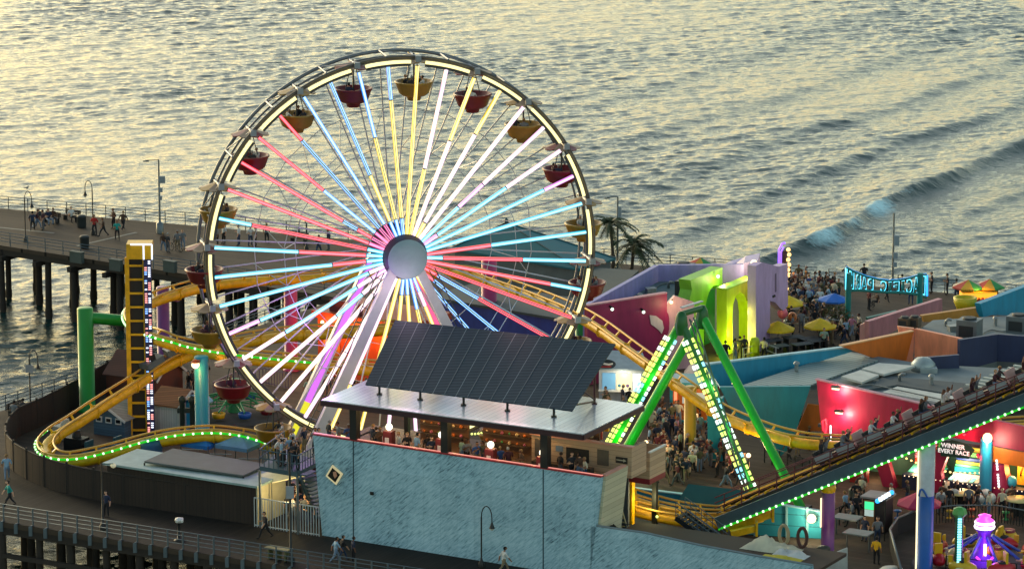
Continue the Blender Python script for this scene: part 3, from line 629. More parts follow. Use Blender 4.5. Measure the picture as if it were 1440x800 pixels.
# support legs, a front and a rear pair
def legp(s, t, off): return WC + WU * (s * (.7 + (7.6 - .7) * t)) - Z * (.4 + t * (WC.z - .9)) + WN * off
for off in (1.33, -4.7):
    for s in (-1, 1):
        b = MB(); a, c = legp(s, 0, off), legp(s, 1, off); x = (c - a).normalized(); y = WN.cross(x)
        vs = []
        for t, hw in ((0, .27), (1, .46)):
            p = a + (c - a) * t
            vs += [p - y * hw - WN * .26, p + y * hw - WN * .26, p + y * hw + WN * .26, p - y * hw + WN * .26]
        b.add(vs, [(0, 1, 2, 3), (7, 6, 5, 4), (0, 4, 5, 1), (1, 5, 6, 2), (2, 6, 7, 3), (3, 7, 4, 0)])
        lg = part('leg', b, mat('leg grey paint', '#b4b8bd', .45, .1, var=.12), wheel)
        if off < 0 or s > 0:
            f = WN * (.3 if off < 0 else -.3)
            for t0, t1, c2 in (((.06, .72, 'p'), (.72, .97, 'y')) if s < 0 else ((.06, .97, 'k'),)):
                part('light_bar', MB().beam(a + (c - a) * t0 + f, a + (c - a) * t1 + f, .42, .06, 0, WN), led('bar ' + c2, {'p': '#dc70ff', 'y': '#e0da30', 'k': '#ff5f94'}[c2], .65), lg)
        if off > 0:
            q = MB()
            for t in np.linspace(.08, .95, 14): q.beam(a + (c - a) * t - y * .55 * (1 if s < 0 else -1) + WN * .1, a + (c - a) * t - y * .95 * (1 if s < 0 else -1) + WN * .1, .05, .05)
            for o in (.55, .95): q.beam(a + (c - a) * .05 - y * o * (1 if s < 0 else -1) + WN * .1, c - y * o * (1 if s < 0 else -1) + WN * .1, .06, .06)
            part('ladder', q, wdark, lg)
part('axle', MB().cyl(wp(0, 0, -5.0), wp(0, 0, 1.5), .4, n=14), wdark, wheel)
for s in (-1, 1): part('footing', MB().cbox(legp(s, 1, -1.4) - Z * .2, 1.8, 8.6, .5, PSI), mat('concrete', '#77756f', .85), wheel)
pm = wood_m
# gondolas: built once per colour round their pivot, copied round the rim
gmats = {'red': mat('gondola red', '#6d1119', .4, var=.2, vs=4), 'yellow': mat('gondola yellow', '#94701a', .4, var=.2, vs=4)}
gtrim = {'red': mat('trim cream', '#8f7862', .5), 'yellow': mat('trim cream', '#8f7862', .5)}
def petals(n, r, z0, z1):
    out = MB()
    for i in range(n):
        a0 = 2 * math.pi * i / n; a1 = 2 * math.pi * (i + 1) / n; am = (a0 + a1) / 2
        c = Vector((0, 0, z1)); p = [Vector((math.cos(t) * r * k, math.sin(t) * r * k, z0 + (z1 - z0) * (1 - k))) for t, k in ((a0, .86), ((a0 + am) / 2, .98), (am, 1.0), ((a1 + am) / 2, .98), (a1, .86))]
        out.add([c] + p + [v - Z * .06 for v in p], [(0, 1, 2, 3, 4, 5)] + [(j, j + 5, j + 6, j + 1) for j in range(1, 5)], i % 2)
    return out
gon_meshes = {}
for c in ('red', 'yellow'):
    tub = MB(); n = 16; prof = [(.0, -2.98), (.42, -2.98), (.5, -2.72), (.78, -2.66), (1.0, -2.5), (1.24, -1.84), (1.3, -1.8), (1.3, -1.7), (1.2, -1.7), (.9, -2.3), (.0, -2.34)]
    tub.lathe((0, 0, 0), prof, n, 0)
    canopy = petals(8, 1.3, -.3, .12); rod = MB().cyl((0, 0, -2.4), (0, 0, .2), .06, n=6)
    for i in range(2): rod.cyl((.5 * (1 - 2 * i), .0, -1.7), (.12 * (1 - 2 * i), 0, -.1), .03, n=5)
    seat = MB().lathe((0, 0, 0), [(.86, -2.2), (.86, -2.06), (.35, -2.06), (.35, -2.2)], 16); ball = MB().ball((0, 0, -2.05), .3, 8)
    gon_meshes[c] = (('tub', tub.mesh('tub', [gmats[c]])), ('canopy', canopy.mesh('canopy', [gmats[c], gtrim[c]])), ('hanger', rod.mesh('hanger', wdark)), ('seat', seat.mesh('seat', dsteel)))
MIDOFF = -1.2
lit_names = {}
for k in range(20):
    a = TH0 - 18 * k; c = 'yellow' if k % 2 == 0 else 'red'; p = wp(13.2, a, MIDOFF)
    if p.z < 3.4: p = p
    gnd = bpy.data.objects.new('gondola', None); COL.objects.link(gnd); gnd.parent = wheel; gnd.location = p - Vector(wheel.location); gnd.rotation_euler = (0, 0, pr.uniform(0, .6))
    gnd['label'] = c + ' gondola with petal canopy'
    for nm, me in gon_meshes[c]:
        o = bpy.data.objects.new(nm, me); COL.objects.link(o); o.parent = gnd
    b = math.degrees(pr.random() * 6); nk = pr.choice([2, 2, 3, 4]) if k not in (15, 16) else 3
    clock = ['at the very top', 'just right of the top', 'high on the right', 'at upper right', 'on the right rim', 'on the right rim lower', 'low on the right', 'at lower right', 'behind the solar panels', 'behind the solar panels', 'at the bottom', 'at the bottom', 'beside the stairs', 'above the round roof hut', 'on the left rim low', 'on the left rim', 'on the left rim upper', 'at upper left', 'high on the left', 'just left of the top'][k]
    if 7 < k < 11: continue
    for q in range(nk):
        t = pr.uniform(0, 6.28) if nk < 3 else 6.28 * q / nk + b; d = Vector((math.cos(t), math.sin(t), 0))
        auto(p + d * .62 + Z * -2.25, math.degrees(t) + 180, 'riding', 'inside the %s gondola %s' % (c, clock), 'ferris wheel riders', ['black', 'charcoal', 'navy', 'grey', 'white', 'maroon'], .92, 1)
# lights the wheel throws on what is near it
lamp(Vector((-13, 251.5, 12.5)), '#d080ff', 170, 1.2); lamp(Vector((-7, 251.5, 13.5)), '#ffd0f0', 120, 1.2); lamp(Vector((0, 250, 13.8)), '#ffb0b8', 130, 1.2); lamp(wp(8, 215, 1.6), '#e08bff', 500, 1.5); lamp(wp(9, 268, 2.2), '#ffe9a0', 400, 1.2); lamp(wp(10, 318, 1.6), '#70c0ff', 300, 1.5)
# ------------------------------------------------------------------ yellow roller coaster
yel = mat('coaster yellow', '#e3ab08', .42, var=.3, vs=2.2); railm = mat('coaster rail', '#c29640', .4, .3, var=.15)
def track(label, ctrl, spine_r=.36, gauge=.55, drop=.62, light=None, name='coaster_track', ties=2.2):
    pts = crom(ctrl, 10); pts = resample(pts, .5); n = len(pts); root = empty(name, pts[0], label, 'track', 'roller coaster track')
    tg = [(pts[min(i + 1, n - 1)] - pts[max(i - 1, 0)]).normalized() for i in range(n)]; sd = [hz((t.y, -t.x, 0)) for t in tg]
    for s in (-1, 1): part('rail', MB().tube([p + d * gauge * s for p, d in zip(pts, sd)], .085, 6), railm, root)
    tie = MB(); acc = 0
    tie_root = root
    for i in range(0, n, max(1, int(ties / .5))):
        p, d = pts[i], sd[i]; tie.beam(p - Z * drop * .8, p + d * gauge, .12, .12).beam(p - Z * drop * .8, p - d * gauge, .12, .12)
        if i % 8 == 0: tie.tube([p - Z * drop + d * (spine_r + .05) * math.cos(t) + Z * (spine_r + .05) * math.sin(t) for t in np.linspace(0, 6.28, 9)[:-1]], .07, 5, closed=True)
    tie.tube([p - Z * drop for p in pts], spine_r, 10); part('spine', tie, yel, root)
    if light:
        i0, i1, side = light; k = [i for i in range(n) if i0 <= i / n <= i1]
        lp = [pts[i] + sd[i] * side * (gauge + .16) - Z * .2 for i in k]
        part('light_strip', MB().tube(lp, .08, 5), mat('green strip', '#0c3a10', .5, var=0, emit='#2aff2a', es=.32), root)
        bm_ = BULB
        for p in resample(lp, .62)[:98]: inst('light_bulb', bm_, root, p + Vector((0, -.1, .03)))
    return root, pts
BULB = MB().ball((0, 0, 0), .085, 6).mesh('light_bulb', led('bulb', '#c8ffc0', 1.6))
def post(x, yb, top, m, label, r=.42, arm=None, name='track_support', group='coaster supports', base=None):
    b = base or P(x, yb); root = empty(name, b, label, 'support', group)
    part('column', MB().lathe(b, [(r * 1.35, 0), (r * 1.35, .12), (r, .14), (r, top - .06), (r * .9, top), (0, top)], 16), m, root)
    if arm: part('arm', MB().cyl(b + Z * (top - .7), arm, r * .72, n=12), m, root)
    return root
green = mat('support green', '#14862a', .4, var=.12); purple = mat('support purple', '#6e3478', .45, var=.12); teal_p = mat('support teal', '#1c8a99', .4, var=.12); blue_p = mat('support blue', '#1d5aa8', .4, var=.12); magenta_p = mat('support magenta', '#a12a62', .45, var=.12)
# upper loop: seaward turn, back straight behind the wheel, then down to the right
back = [Q(600, 373, 289), Q(520, 374, 289), P(440, 381, 7.3), P(370, 384, 7.2), P(300, 391, 7.0), P(240, 406, 6.9), Q(205, 420, 281), Q(186, 437, 276.5), Q(194, 456, 270), Q(225, 468, 266.5), P(262, 479, 7.0), P(320, 490, 6.8), P(400, 499, 6.5), P(480, 506, 6.3), P(560, 512, 6.1), P(640, 520, 6.0), P(700, 530, 6.0)]
track('yellow upper coaster loop with green lights curving round the left of the wheel', back, light=(.4, .8, 1))
down = [Q(560, 374, 289), Q(650, 376, 288), P(700, 391, 7.3), P(770, 416, 7.2), P(830, 444, 7.0), P(900, 494, 6.2), P(960, 536, 5.5), Q(1010, 570, 257.5), Q(1060, 592, 254.5), Q(1105, 606, 252.6), P(1150, 613, 4.0), P(1230, 615, 3.95), P(1290, 608, 3.9), P(1345, 597, 3.9), P(1400, 591, 3.9), P(1460, 588, 3.9), P(1540, 590, 3.9)]
track('yellow coaster track sweeping down behind the wheel to the arcade on the right', down)
low = [P(560, 452, 5.0), P(500, 456, 5.2), P(400, 462, 5.6), P(323, 474, 5.9), P(270, 487, 6.0), P(225, 508, 5.2), P(190, 531, 4.4), P(150, 556, 3.6), P(112, 581, 2.9), P(80, 601, 2.3), P(64, 619, 1.9), P(72, 634, 1.8), P(100, 638, 1.8), P(150, 628, 2.1), P(200, 614, 2.7), P(245, 605, 3.1), P(300, 601, 3.3), P(345, 606, 3.0), P(375, 614, 2.7), P(420, 628, 2.2), P(460, 640, 2)]
lr, lp = track('yellow lower coaster track with green bulbs dipping round the brown fence', low, spine_r=.4, light=(.56, .97, 1))
post(123, 577, 7.6, green, 'bright green column with a side arm left of the coaster loop', .58, arm=Q(186, 452, 275.5))
post(285, 626, 6.4, teal_p, 'teal column with a lamp at its head under the coaster loop', .5)
post(231, 524, 6.6, purple, 'purple column with a short arm behind the striped drop tower', .48, arm=Q(250, 418, 284))
post(232, 505, 3.4, purple, 'low purple column further back behind the drop tower', .4)
post(410, 520, 6.4, magenta_p, 'magenta column standing behind the left spokes of the wheel', .5)
post(688, 480, 6.5, magenta_p, 'magenta column lit pink behind the right spokes of the wheel', .6)
post(818, 520, 6.3, green, 'short green column behind the right rim of the wheel', .5)
post(970, 642, 5.0, mat('support yellow', '#bd9312', .42, var=.12), 'tall yellow column under the coaster track amid the crowd', .42)
b = P(285, 626); ll = empty('lamp_head', b + Vector((-.3, -.55, 5.9)), 'orange and white lamp at the head of the teal column', 'lamp')
part('globe', MB().ball(b + Vector((-.35, -.65, 5.95)), .28, 10), led('warm lamp', '#ffd79a', 2.2), ll); part('bracket', MB().cyl(b + Vector((0, -.4, 6.2)), b + Vector((-.35, -.65, 6.2)), .06, n=6).lathe(b + Vector((-.35, -.65, 6.1)), [(.33, 0), (.2, .16), (.05, .22)], 10), mat('lamp orange', '#c0581a', .5), ll)
lamp(b + Vector((-.4, -1.3, 5.7)), '#ffb060', 90, .2)
# ------------------------------------------------------------------ inclined lift hill with a loaded train, right
LB, LT = Q(1005, 724, 239.6), Q(1470, 537, 229.2); ld_ = (LT - LB); lx = ld_.normalized(); ly = hz((-lx.y, lx.x, 0)); lz = lx.cross(ly); lz = lz if lz.z > 0 else -lz
liftm = mat('lift blue grey', '#3a515e', .55, .1, var=.25)
lift = empty('lift_hill', LB, 'dark blue inclined coaster lift with green bulbs along its lower edge', 'coaster lift')
part('beam', MB().beam(LB - lz * .5, LT - lz * .5, .5, .72, 0, lz), liftm, lift)
part('beam', MB().beam(LB - lz * .4 + ly * 2.4, LT - lz * .4 + ly * 2.4, .4, .6, 0, lz), liftm, lift)
part('walkway', MB().beam(LB + ly * .75 + lz * .03, LT + ly * .75 + lz * .03, .9, .06, 0, lz), mat('walkway grating', '#3d3436', .7), lift)
maroon_r = mat('lift rail maroon', '#5a2a30', .5, .2)
for h in (.45, .8, 1.15): part('handrail', MB().cyl(LB + lz * .0 + Z * h, LT + Z * h, .04, n=6), maroon_r, lift)
for h in (.6, 1.1): part('handrail', MB().cyl(LB + ly * 2.6 + Z * h, LT + ly * 2.6 + Z * h, .04, n=6), maroon_r, lift)
sm = MB().cyl((0, 0, 0), (0, 0, 1.2), .04, n=6).mesh('stanchion', maroon_r)
for t in np.arange(.03, 1, .055): inst('stanchion', sm, lift, LB + ld_ * t)
for s in (1.2, 2.1): part('rail', MB().cyl(LB + ly * s + lz * .35, LT + ly * s + lz * .35, .08, n=6), yel, lift)
part('chain_trough', MB().beam(LB + ly * 1.65 + lz * .2, LT + ly * 1.65 + lz * .2, .35, .2, 0, lz), dsteel, lift)
tt = MB().beam(LB + ly * 1.65 + lz * .14, LT + ly * 1.65 + lz * .14, .3, .12, 0, lz)
for t in np.arange(.02, 1, .045): tt.beam(LB + ld_ * t + ly * .3 + lz * .1, LB + ld_ * t + ly * 2.3 + lz * .1, .15, .15, 0, lz)
part('ties', tt, yel, lift)
part('light_strip', MB().beam(LB - lz * .92 - ly * .2, LT - lz * .92 - ly * .2, .22, .1, 0, lz), mat('green strip', None), lift)
for p in resample([LB - lz * .9 - ly * .31, LT - lz * .9 - ly * .31], .5)[1:]: inst('light_bulb', BULB, lift, p)
post(1304, 0, 7.05, None, '', base=Vector((25.6, 235.9, 0))) if False else None
def col2(x, Y, top, r, ms, split, label):
    b = Vector(((x - 720) / FPX * (Y * cP + 66 * sP), Y, 0)); root = empty('track_support', b, label, 'support', 'coaster supports')
    part('column', MB().lathe(b, [(r * 1.3, 0), (r * 1.3, .1), (r, .12), (r, split)], 16).add([], []), ms[0], root)
    part('upper_column', MB().lathe(b, [(r, split), (r, top), (r * .5, top + .1)], 16), ms[1], root)
    return root, b
r1, b1 = col2(1302, 233.2, 8.2, .5, (blue_p, mat('column pale', '#b9bfc6', .45)), 5.0, 'tall column painted white above and blue below under the lift')
part('wave_emblem', MB().tube([b1 + Vector((-.5 * math.sin(t * .5), -.53, 5.0 + .5 * math.sin(t))) for t in np.linspace(0, 3.0, 10)], .07, 6), blue_p, r1)
part('light_tube', MB().cyl(b1 + Vector((-.56, -.2, .3)), b1 + Vector((-.56, -.2, 7.9)), .05, n=6), led('warm tube', '#ffe9b8', 1.0), r1)
r2, b2 = col2(1165, 236.6, 4.8, .42, (purple, purple), 2.2, 'mauve column with a light tube under the lower end of the lift')
part('light_tube', MB().cyl(b2 + Vector((-.47, -.2, 2.0)), b2 + Vector((-.47, -.2, 3.9)), .05, n=6), led('warm tube', None), r2)
part('cap', MB().ball(b2 + Z * 4.5, .5, 10), yel, r2)
# train: four cars up the hill, each with two rows of riders
silver = mat('car silver', '#9aa3ab', .35, .5, var=.1); carm = mat('car maroon', '#4a2026', .45, var=.1); pinkp = mat('car end pink', '#b98a86', .5, var=.1)
tr = empty('coaster_train', LB + ld_ * .3, 'silver and maroon coaster train full of riders climbing the lift', 'coaster train')
def onl(t, a, h): return LB + ld_ * (t / ld_.length) + ly * a + lz * h
for c in range(5):
    t0 = 7.6 + c * 3.75; cn = part('car', MB().box(onl(t0, .95, .45), lx * 3.3, ly * 1.4, lz * .35), carm, tr)
    for s in (0.0, 1.65):
        part('side_panel', MB().box(onl(t0 + .1 + s, .88, .55), lx * 1.25, ly * .09, lz * .42).box(onl(t0 + .1 + s, 2.33, .55), lx * 1.25, ly * .09, lz * .42), silver, cn)
        part('seat', MB().box(onl(t0 + .02 + s, 1.0, .8), lx * .14, ly * 1.3, lz * .45), mat('seat dark', '#1b1c20', .7), cn)
        part('seat', MB().box(onl(t0 + .2 + s, 1.0, .78), lx * .55, ly * 1.3, lz * .15), mat('seat dark', None), cn)
    part('end_panel', MB().box(onl(t0 + 3.12, .9, .6), lx * .12, ly * 1.5, lz * .85), pinkp, cn)
    for s in (.4, 2.9): part('wheel_pair', MB().cyl(onl(t0 + s, 1.0, .42), onl(t0 + s, 2.3, .42), .16, n=8), dsteel, cn)
    for s in (0.0, 1.65):
        for a in (1.3, 2.0):
            auto(onl(t0 + s + .45, a, .98) - Z * .1, math.degrees(math.atan2(-lx.y, -lx.x)) + 180, 'riding', 'in the %s car of the coaster train' % ['lowest', 'second lowest', 'middle', 'second highest', 'highest'][c], 'coaster train riders', ['black', 'charcoal', 'navy', 'grey', 'maroon', 'white'], .98)
# second, parked train on the lower left track
k0 = int(len(lp) * .315); tg = None
tr2 = empty('coaster_train', lp[k0], 'empty dark coaster cars standing on the sloping track by the green column', 'coaster train')
for c in range(3):
    i = k0 + c * 4; a, b = lp[i], lp[i + 3]; x = (b - a).normalized(); y = hz((-x.y, x.x, 0)); z = x.cross(y); z = z if z.z > 0 else -z
    cn = part('car', MB().box(a - y * .55 + z * .12, x * 1.5, y * 1.1, z * .45), mat('car grey', '#5b6870', .45, .3), tr2); part('seat', MB().box(a - y * .45 + z * .57 + x * .6, x * .4, y * .9, z * .4), mat('seat dark', None), cn)
# front bundle of yellow rails and the station brake at the lift's foot
for k, (dz, dy) in enumerate(((0, 0), (.9, 1.6), (1.8, 3.0))):
    cc = [Q(862, 697 - k * 9, 240.6 + dy), Q(900, 709 - k * 8, 240.3 + dy), Q(940, 718 - k * 7, 240 + dy), Q(985, 724 - k * 6, 240.2 + dy), Q(1030, 724 - k * 5, 240.8 + dy), Q(1075, 714 - k * 3, 241.4 + dy)]
    track(['nearest', 'middle', 'farthest'][k] + ' of three yellow coaster tracks dipping behind the low blue wall', cc, spine_r=.27, ties=1.5)
# ------------------------------------------------------------------ left: fence, huts, drop tower, small rides
def wall_strip(pts, h0, h1, t, m, name, label, cat='fence', cap=None, group=None):
    root = empty(name, pts[0], label, cat, group); b = MB(); L_, R_ = [], []
    n = len(pts)
    for i, p in enumerate(pts):
        d = hz(pts[min(i + 1, n - 1)] - pts[max(i - 1, 0)]); s = Vector((-d.y, d.x, 0)) * t / 2; L_.append(p + s); R_.append(p - s)
    vs = []
    for l, r in zip(L_, R_): vs += [l + Z * h0, r + Z * h0, r + Z * h1, l + Z * h1]
    fs = [(3, 2, 1, 0), (4 * n - 4, 4 * n - 3, 4 * n - 2, 4 * n - 1)]
    for i in range(n - 1):
        for j in range(4): fs.append((4 * i + j, 4 * i + (j + 1) % 4, 4 * i + 4 + (j + 1) % 4, 4 * i + 4 + j))
    b.add(vs, fs); part('panel', b, m, root)
    pm = MB().cbox((0, 0, 0), .14, .14, h1 + .25).mesh('post', wood_d); k = 0
    for p in resample(pts, 2.4):
        if k < 40: inst('post', pm, root, p + inward(U) * -.02)
        k += 1
    if cap: part('top_rail', MB().tube([p + Z * (h1 + .06) for p in pts], .07, 6), cap, root)
    return root
brown_f = stripes('brown fence boards', '#271d16', '#0e0a08', 1 / .18, (1, .5, 0), .8, .1, .3)
fp = crom([P(186, 526), P(120, 566), P(60, 598), P(24, 615), P(9, 640), P(18, 660), P(48, 678), P(88, 692), P(144, 704), P(215, 715), P(285, 726)], 6)
wall_strip(fp, 0, 1.95, .12, brown_f, 'brown_fence', 'dark brown board fence curving round the seaward turn of the coaster', cap=wood_d)
# long brown hut with a pale flat roof
hut = empty('brown_hut', P(300, 729), 'long low brown hut with a pale sheet roof beside the promenade', 'hut')
a, c = P(150, 706), P(358, 739); dd = hz(c - a); nn = inward(dd); 
part('wall', MB().box(a + nn * .15, c - a, nn * 3.6, Z * 2.55), brown_f, hut)
roof_pale = mat('pale roof sheet', '#8aa3a0', .5, var=.3, vs=.9)
part('roof', MB().box(a - dd * .2 - nn * .1 + Z * 2.57, dd * ((c - a).length + .5), nn * 4.1, Z * .14), roof_pale, hut)
u0 = a + dd * 3.2 + nn * 2.2; part('roof_unit', MB().box(u0 + Z * 2.72, dd * 2.4, nn * .7, Z * .22).box(u0 + Z * 2.95 - dd * .1 - nn * .05, dd * 2.6, nn * .8, Z * .05), mat('cream unit', '#b9b39c', .6), hut)
part('beige_panel', MB().box(c + dd * .02 + nn * .2, dd * .12, nn * 3.4, Z * 2.5), mat('beige tarp', '#b5ae8e', .7), hut)
can = empty('dark_canopy', P(285, 690), 'dark grey sloping canopy roof behind the pale roofed hut', 'canopy')
q = [P(203, 648, 3.0), P(342, 668, 2.9), P(376, 652, 3.0), P(243, 630, 3.1)]
part('roof', MB().prism(q, (0, 0, -.12)), mat('dark canopy cloth', '#515858', .7, var=.25), can)
for k, p in enumerate(q): part('post', MB().cyl(Vector((p.x, p.y, 0)), p - Z * .12, .06, n=6), dsteel, can)
for k in range(3): part('hand_rail', MB().cyl(q[3] + (q[2] - q[3]) * (.1 + k * .3) + Z * .05, q[3] + (q[2] - q[3]) * (.32 + k * .3) + Z * .25, .03, n=5), steel, can)
def tent(x, y, w, h, m, label, name='pop_up_tent', zb=2.0, cat='tent'):
    b = P(x, y); root = empty(name, b, label, cat); e = b + Z * zb; cs = [e + U * sx * w / 2 + V * sy * w / 2 for sx, sy in ((-1, -1), (1, -1), (1, 1), (-1, 1))]
    ap = e + Z * h; t = MB(); t.add(cs + [ap], [(0, 1, 4), (1, 2, 4), (2, 3, 4), (3, 0, 4)]); t.add(cs + [c - Z * .25 for c in cs], [(i, i + 4, (i + 1) % 4 + 4, (i + 1) % 4) for i in range(4)])
    part('canopy', t, m, root)
    for c in cs: part('leg', MB().cyl(Vector((c.x, c.y, b.z)), c, .04, n=6), steel, root)
    return root
tent(286, 664, 2.2, .65, mat('tent blue', '#1467b0', .6), 'small bright blue pop up tent behind the dark canopy', zb=2.2)
tent(340, 668, 2.6, .6, mat('tent faded blue', '#5f86a6', .6), 'faded grey blue tent beside the bright blue tent under the stairs', zb=2.3)
tq = P(213, 668); solo('blue_tank', MB().lathe(tq, [(0, 0), (.75, 0), (.8, .2), (.8, 2.2), (.7, 2.5), (0, 2.6)], 14), mat('tank blue', '#1c4f78', .5), 'round blue tank between the coaster dip and the dark canopy', 'tank')
tq = P(170, 662)
for k, (x, y, l) in enumerate(((140, 658, 'dark teal pipe frame lying between the fence and the coaster dip'), (180, 652, 'second dark teal pipe frame nearer the blue tank'))):
    b = P(x, y); m2 = MB()
    for i in range(3): m2.cyl(b - U * 1.4 + V * i * .4 + Z * (.9 + .1 * i), b + U * 1.6 + V * i * .4 + Z * (1.5 + .1 * i), .09, n=6)
    for t in (-1.2, 1.2): m2.box(b + U * t, U * .15, V * .9, Z * 1.7)
    solo('pipe_frame', m2, mat('pipe teal', '#24505c', .5, .3), l, 'frame')
# machinery at the sea end of the coaster inside the turn
for k, (x, y, l, mm) in enumerate(((92, 596, 'small pale equipment box beside the coaster turn', mat('cream unit', None)), (108, 612, 'low dark motor housing inside the turn of the lower coaster', dsteel))):
    b = P(x, y + 20); solo('motor_housing', MB().cbox(b, 1.5, 1.0, .9, RZU).lathe(b + Z * .9, [(0, .5), (.3, .48), (.34, 0)], 10).cbox(b + U * .9, .4, .7, .5, RZU), mm, l, 'machine')
# sheds
def shed(x, y, wl, dp, h, rh, wm, rm, label, name='shed', win=0, trim=None, rz=0.0, ridge='v'):
    b = P(x, y); u = Vector((math.cos(RZU + rz), math.sin(RZU + rz), 0)); v = Vector((-u.y, u.x, 0)); root = empty(name, b, label, 'hut')
    if ridge == 'v':   # gable faces the camera, ridge runs away
        prof = [b, b + u * wl, b + u * wl + Z * h, b + u * wl / 2 + Z * (h + rh), b + Z * h]; part('wall', MB().prism(prof, v * dp), wm, root)
        r = MB()
        for s, e0 in ((0, b + Z * h), (1, b + u * wl + Z * h)):
            ap = b + u * wl / 2 + Z * (h + rh); o = (e0 - ap).normalized() * .25; up = (Z * .1)
            r.prism([ap + Z * .02 - v * .2, e0 + o + Z * .02 - v * .2, e0 + o + up - v * .2, ap + up - v * .2], v * (dp + .4))
        part('roof', r, rm, root)
        if trim: 
            ap = b + u * wl / 2 + Z * (h + rh)
            for e0 in (b + Z * h, b + u * wl + Z * h): part('trim', MB().beam(ap - v * .24, e0 + (e0 - ap).normalized() * .25 - v * .24, .06, .16), trim, root)
    else:              # long side faces the camera
        prof = [b, b + v * dp, b + v * dp + Z * h, b + v * dp / 2 + Z * (h + rh), b + Z * h]; part('wall', MB().prism(prof, u * wl), wm, root)
        r = MB(); ap = b + v * dp / 2 + Z * (h + rh)
        for e0 in (b + Z * h, b + v * dp + Z * h):
            o = (e0 - ap).normalized() * .25; r.prism([ap + Z * .02 - u * .2, e0 + o + Z * .02 - u * .2, e0 + o + Z * .12 - u * .2, ap + Z * .12 - u * .2], u * (wl + .4))
        part('roof', r, rm, root)
        if trim:
            for e0 in (b + Z * h, b + v * dp + Z * h): part('trim', MB().beam(ap + u * (wl + .24), e0 + (e0 - ap).normalized() * .25 + u * (wl + .24), .06, .16), trim, root)
    for i in range(win):
        c = b + u * (wl * (i + .6) / (win + .2)) - v * .03 + Z * h * .72
        f = part('window', MB().cbox(c - Z * .02, .5, .06, .42, RZU + rz), white_p, root); part('pane', MB().cbox(c - v * .05 + Z * .08, .34, .03, .24, RZU + rz), mat('dark glass', '#12181c', .15, var=0), f)
    return root
shingle_b = stripes('brown shingles', '#7d5536', '#3a2416', 1 / .22, (0, .5, .9), .8, .14, .25); shingle_g = stripes('grey shingles', '#8d9188', '#5a5e58', 1 / .25, (0, .5, .9), .8, .1, .2)
shed(132, 610, 2.6, 4.2, 1.35, .75, stripes('grey blue boards', '#3a5668', '#22343f', 1 / .2, Z, .6), shingle_g, 'grey blue shed with three small windows and a grey shingled roof', win=3, trim=white_p)
shed(214, 606, 2.1, 3.2, 2.05, .8, stripes('white boards', '#b7bbb8', '#7f8482', 1 / .2, U, .6), shingle_b, 'white board hut with a brown shingled roof by the drop tower', trim=white_p, ridge='u')
shed(150, 560, 4.3, 3.6, 1.9, 1.3, mat('red brown wall', '#5a2f26', .7), stripes('dark red shingles', '#4a2822', '#2a1512', 1 / .22, (0, .5, .9), .8), 'long dark red roofed hut behind the grey blue shed', trim=white_p, ridge='u')
shed(258, 605, 1.2, 1.6, 2.0, .5, mat('bright cyan wall', '#1c9ac4', .5), mat('pale blue roof', '#8fb6c8', .6), 'bright cyan ticket hut with a pale peaked roof by the teal column', name='ticket_hut', trim=white_p)
for k, (x, l) in enumerate(((257, 'first of two dark posts with twin knobs before the cyan ticket hut'), (271, 'second of two dark posts with twin knobs before the cyan ticket hut'))):
    b = P(x, 617); solo('post', MB().lathe(b, [(.18, 0), (.18, 2.6), (.26, 2.7), (.26, 3.0), (.1, 3.1)], 8).cbox(b + Z * 1.9, .7, .25, .35), mat('post green black', '#1c2c28', .6), l, 'post')
# striped drop tower
b = P(203, 612); h = H(b.y, 362); dt = empty('drop_tower', b, 'slim yellow ladder drop tower with a lit panel and yellow head', 'drop tower')
tb = MB(); w2 = .62
for sx in (-1, 1): tb.beam(b + Vector((sx * w2 - .35, 0, 0)), b + Vector((sx * w2 - .35, 0, h)), .16, .3)
for i in range(13): tb.beam(b + Vector((-w2 - .35, -.02, .4 + i * h / 13)), b + Vector((w2 - .35, -.02, .4 + i * h / 13)), .12, .14)
part('frame', tb, yel, dt)
part('back_panel', MB().cbox(b + Vector((-.35, .18, 0)), 1.1, .06, h), mat('tower dark panel', '#211c14', .6), dt)
px0 = b + Vector((.48, -.12, 0)); sp = part('light_panel', MB().cbox(px0, .52, .2, h), mat('tower blue panel', '#272d5a', .5), dt)
dots = {'w': MB(), 'r': MB(), 'b': MB()}
for i in range(int(h / .155)):
    k = (i // 5) % 3; zz = .3 + i * .155
    if i % 6 == 5 or zz > h - .2: continue
    for s_ in (-.13, .12):
        if pr.random() < .12: continue
        dots[('w', 'r', 'w')[k] if s_ > 0 else ('r', 'w', 'b')[k]].cbox(px0 + Vector((s_, -.12, zz)), .16, .04, .07)
for k, c in (('w', '#eaf2ff'), ('r', '#ff9a90'), ('b', '#7fb0ff')):
    o = part('light_bulbs', dots[k], led('dot ' + k, c, 1.3), sp); o['kind'] = 'stuff'
hd = part('head', MB().cbox(b + Vector((-.05, .1, h)), 1.75, 1.5, H(b.y, 341) - h), yel, dt)
fr = MB(); zt = H(b.y, 341); x0, x1 = .28, .86
for (p, q) in (((x0, h), (x0, zt)), ((x1, h), (x1, zt)), ((x0 - .9, zt), (x1, zt))): fr.beam(b + Vector((p[0], -.68, p[1])), b + Vector((q[0], -.68, q[1])), .1, .1)
part('head_light', fr, led('head', '#cfe0ff', 1.1), hd)
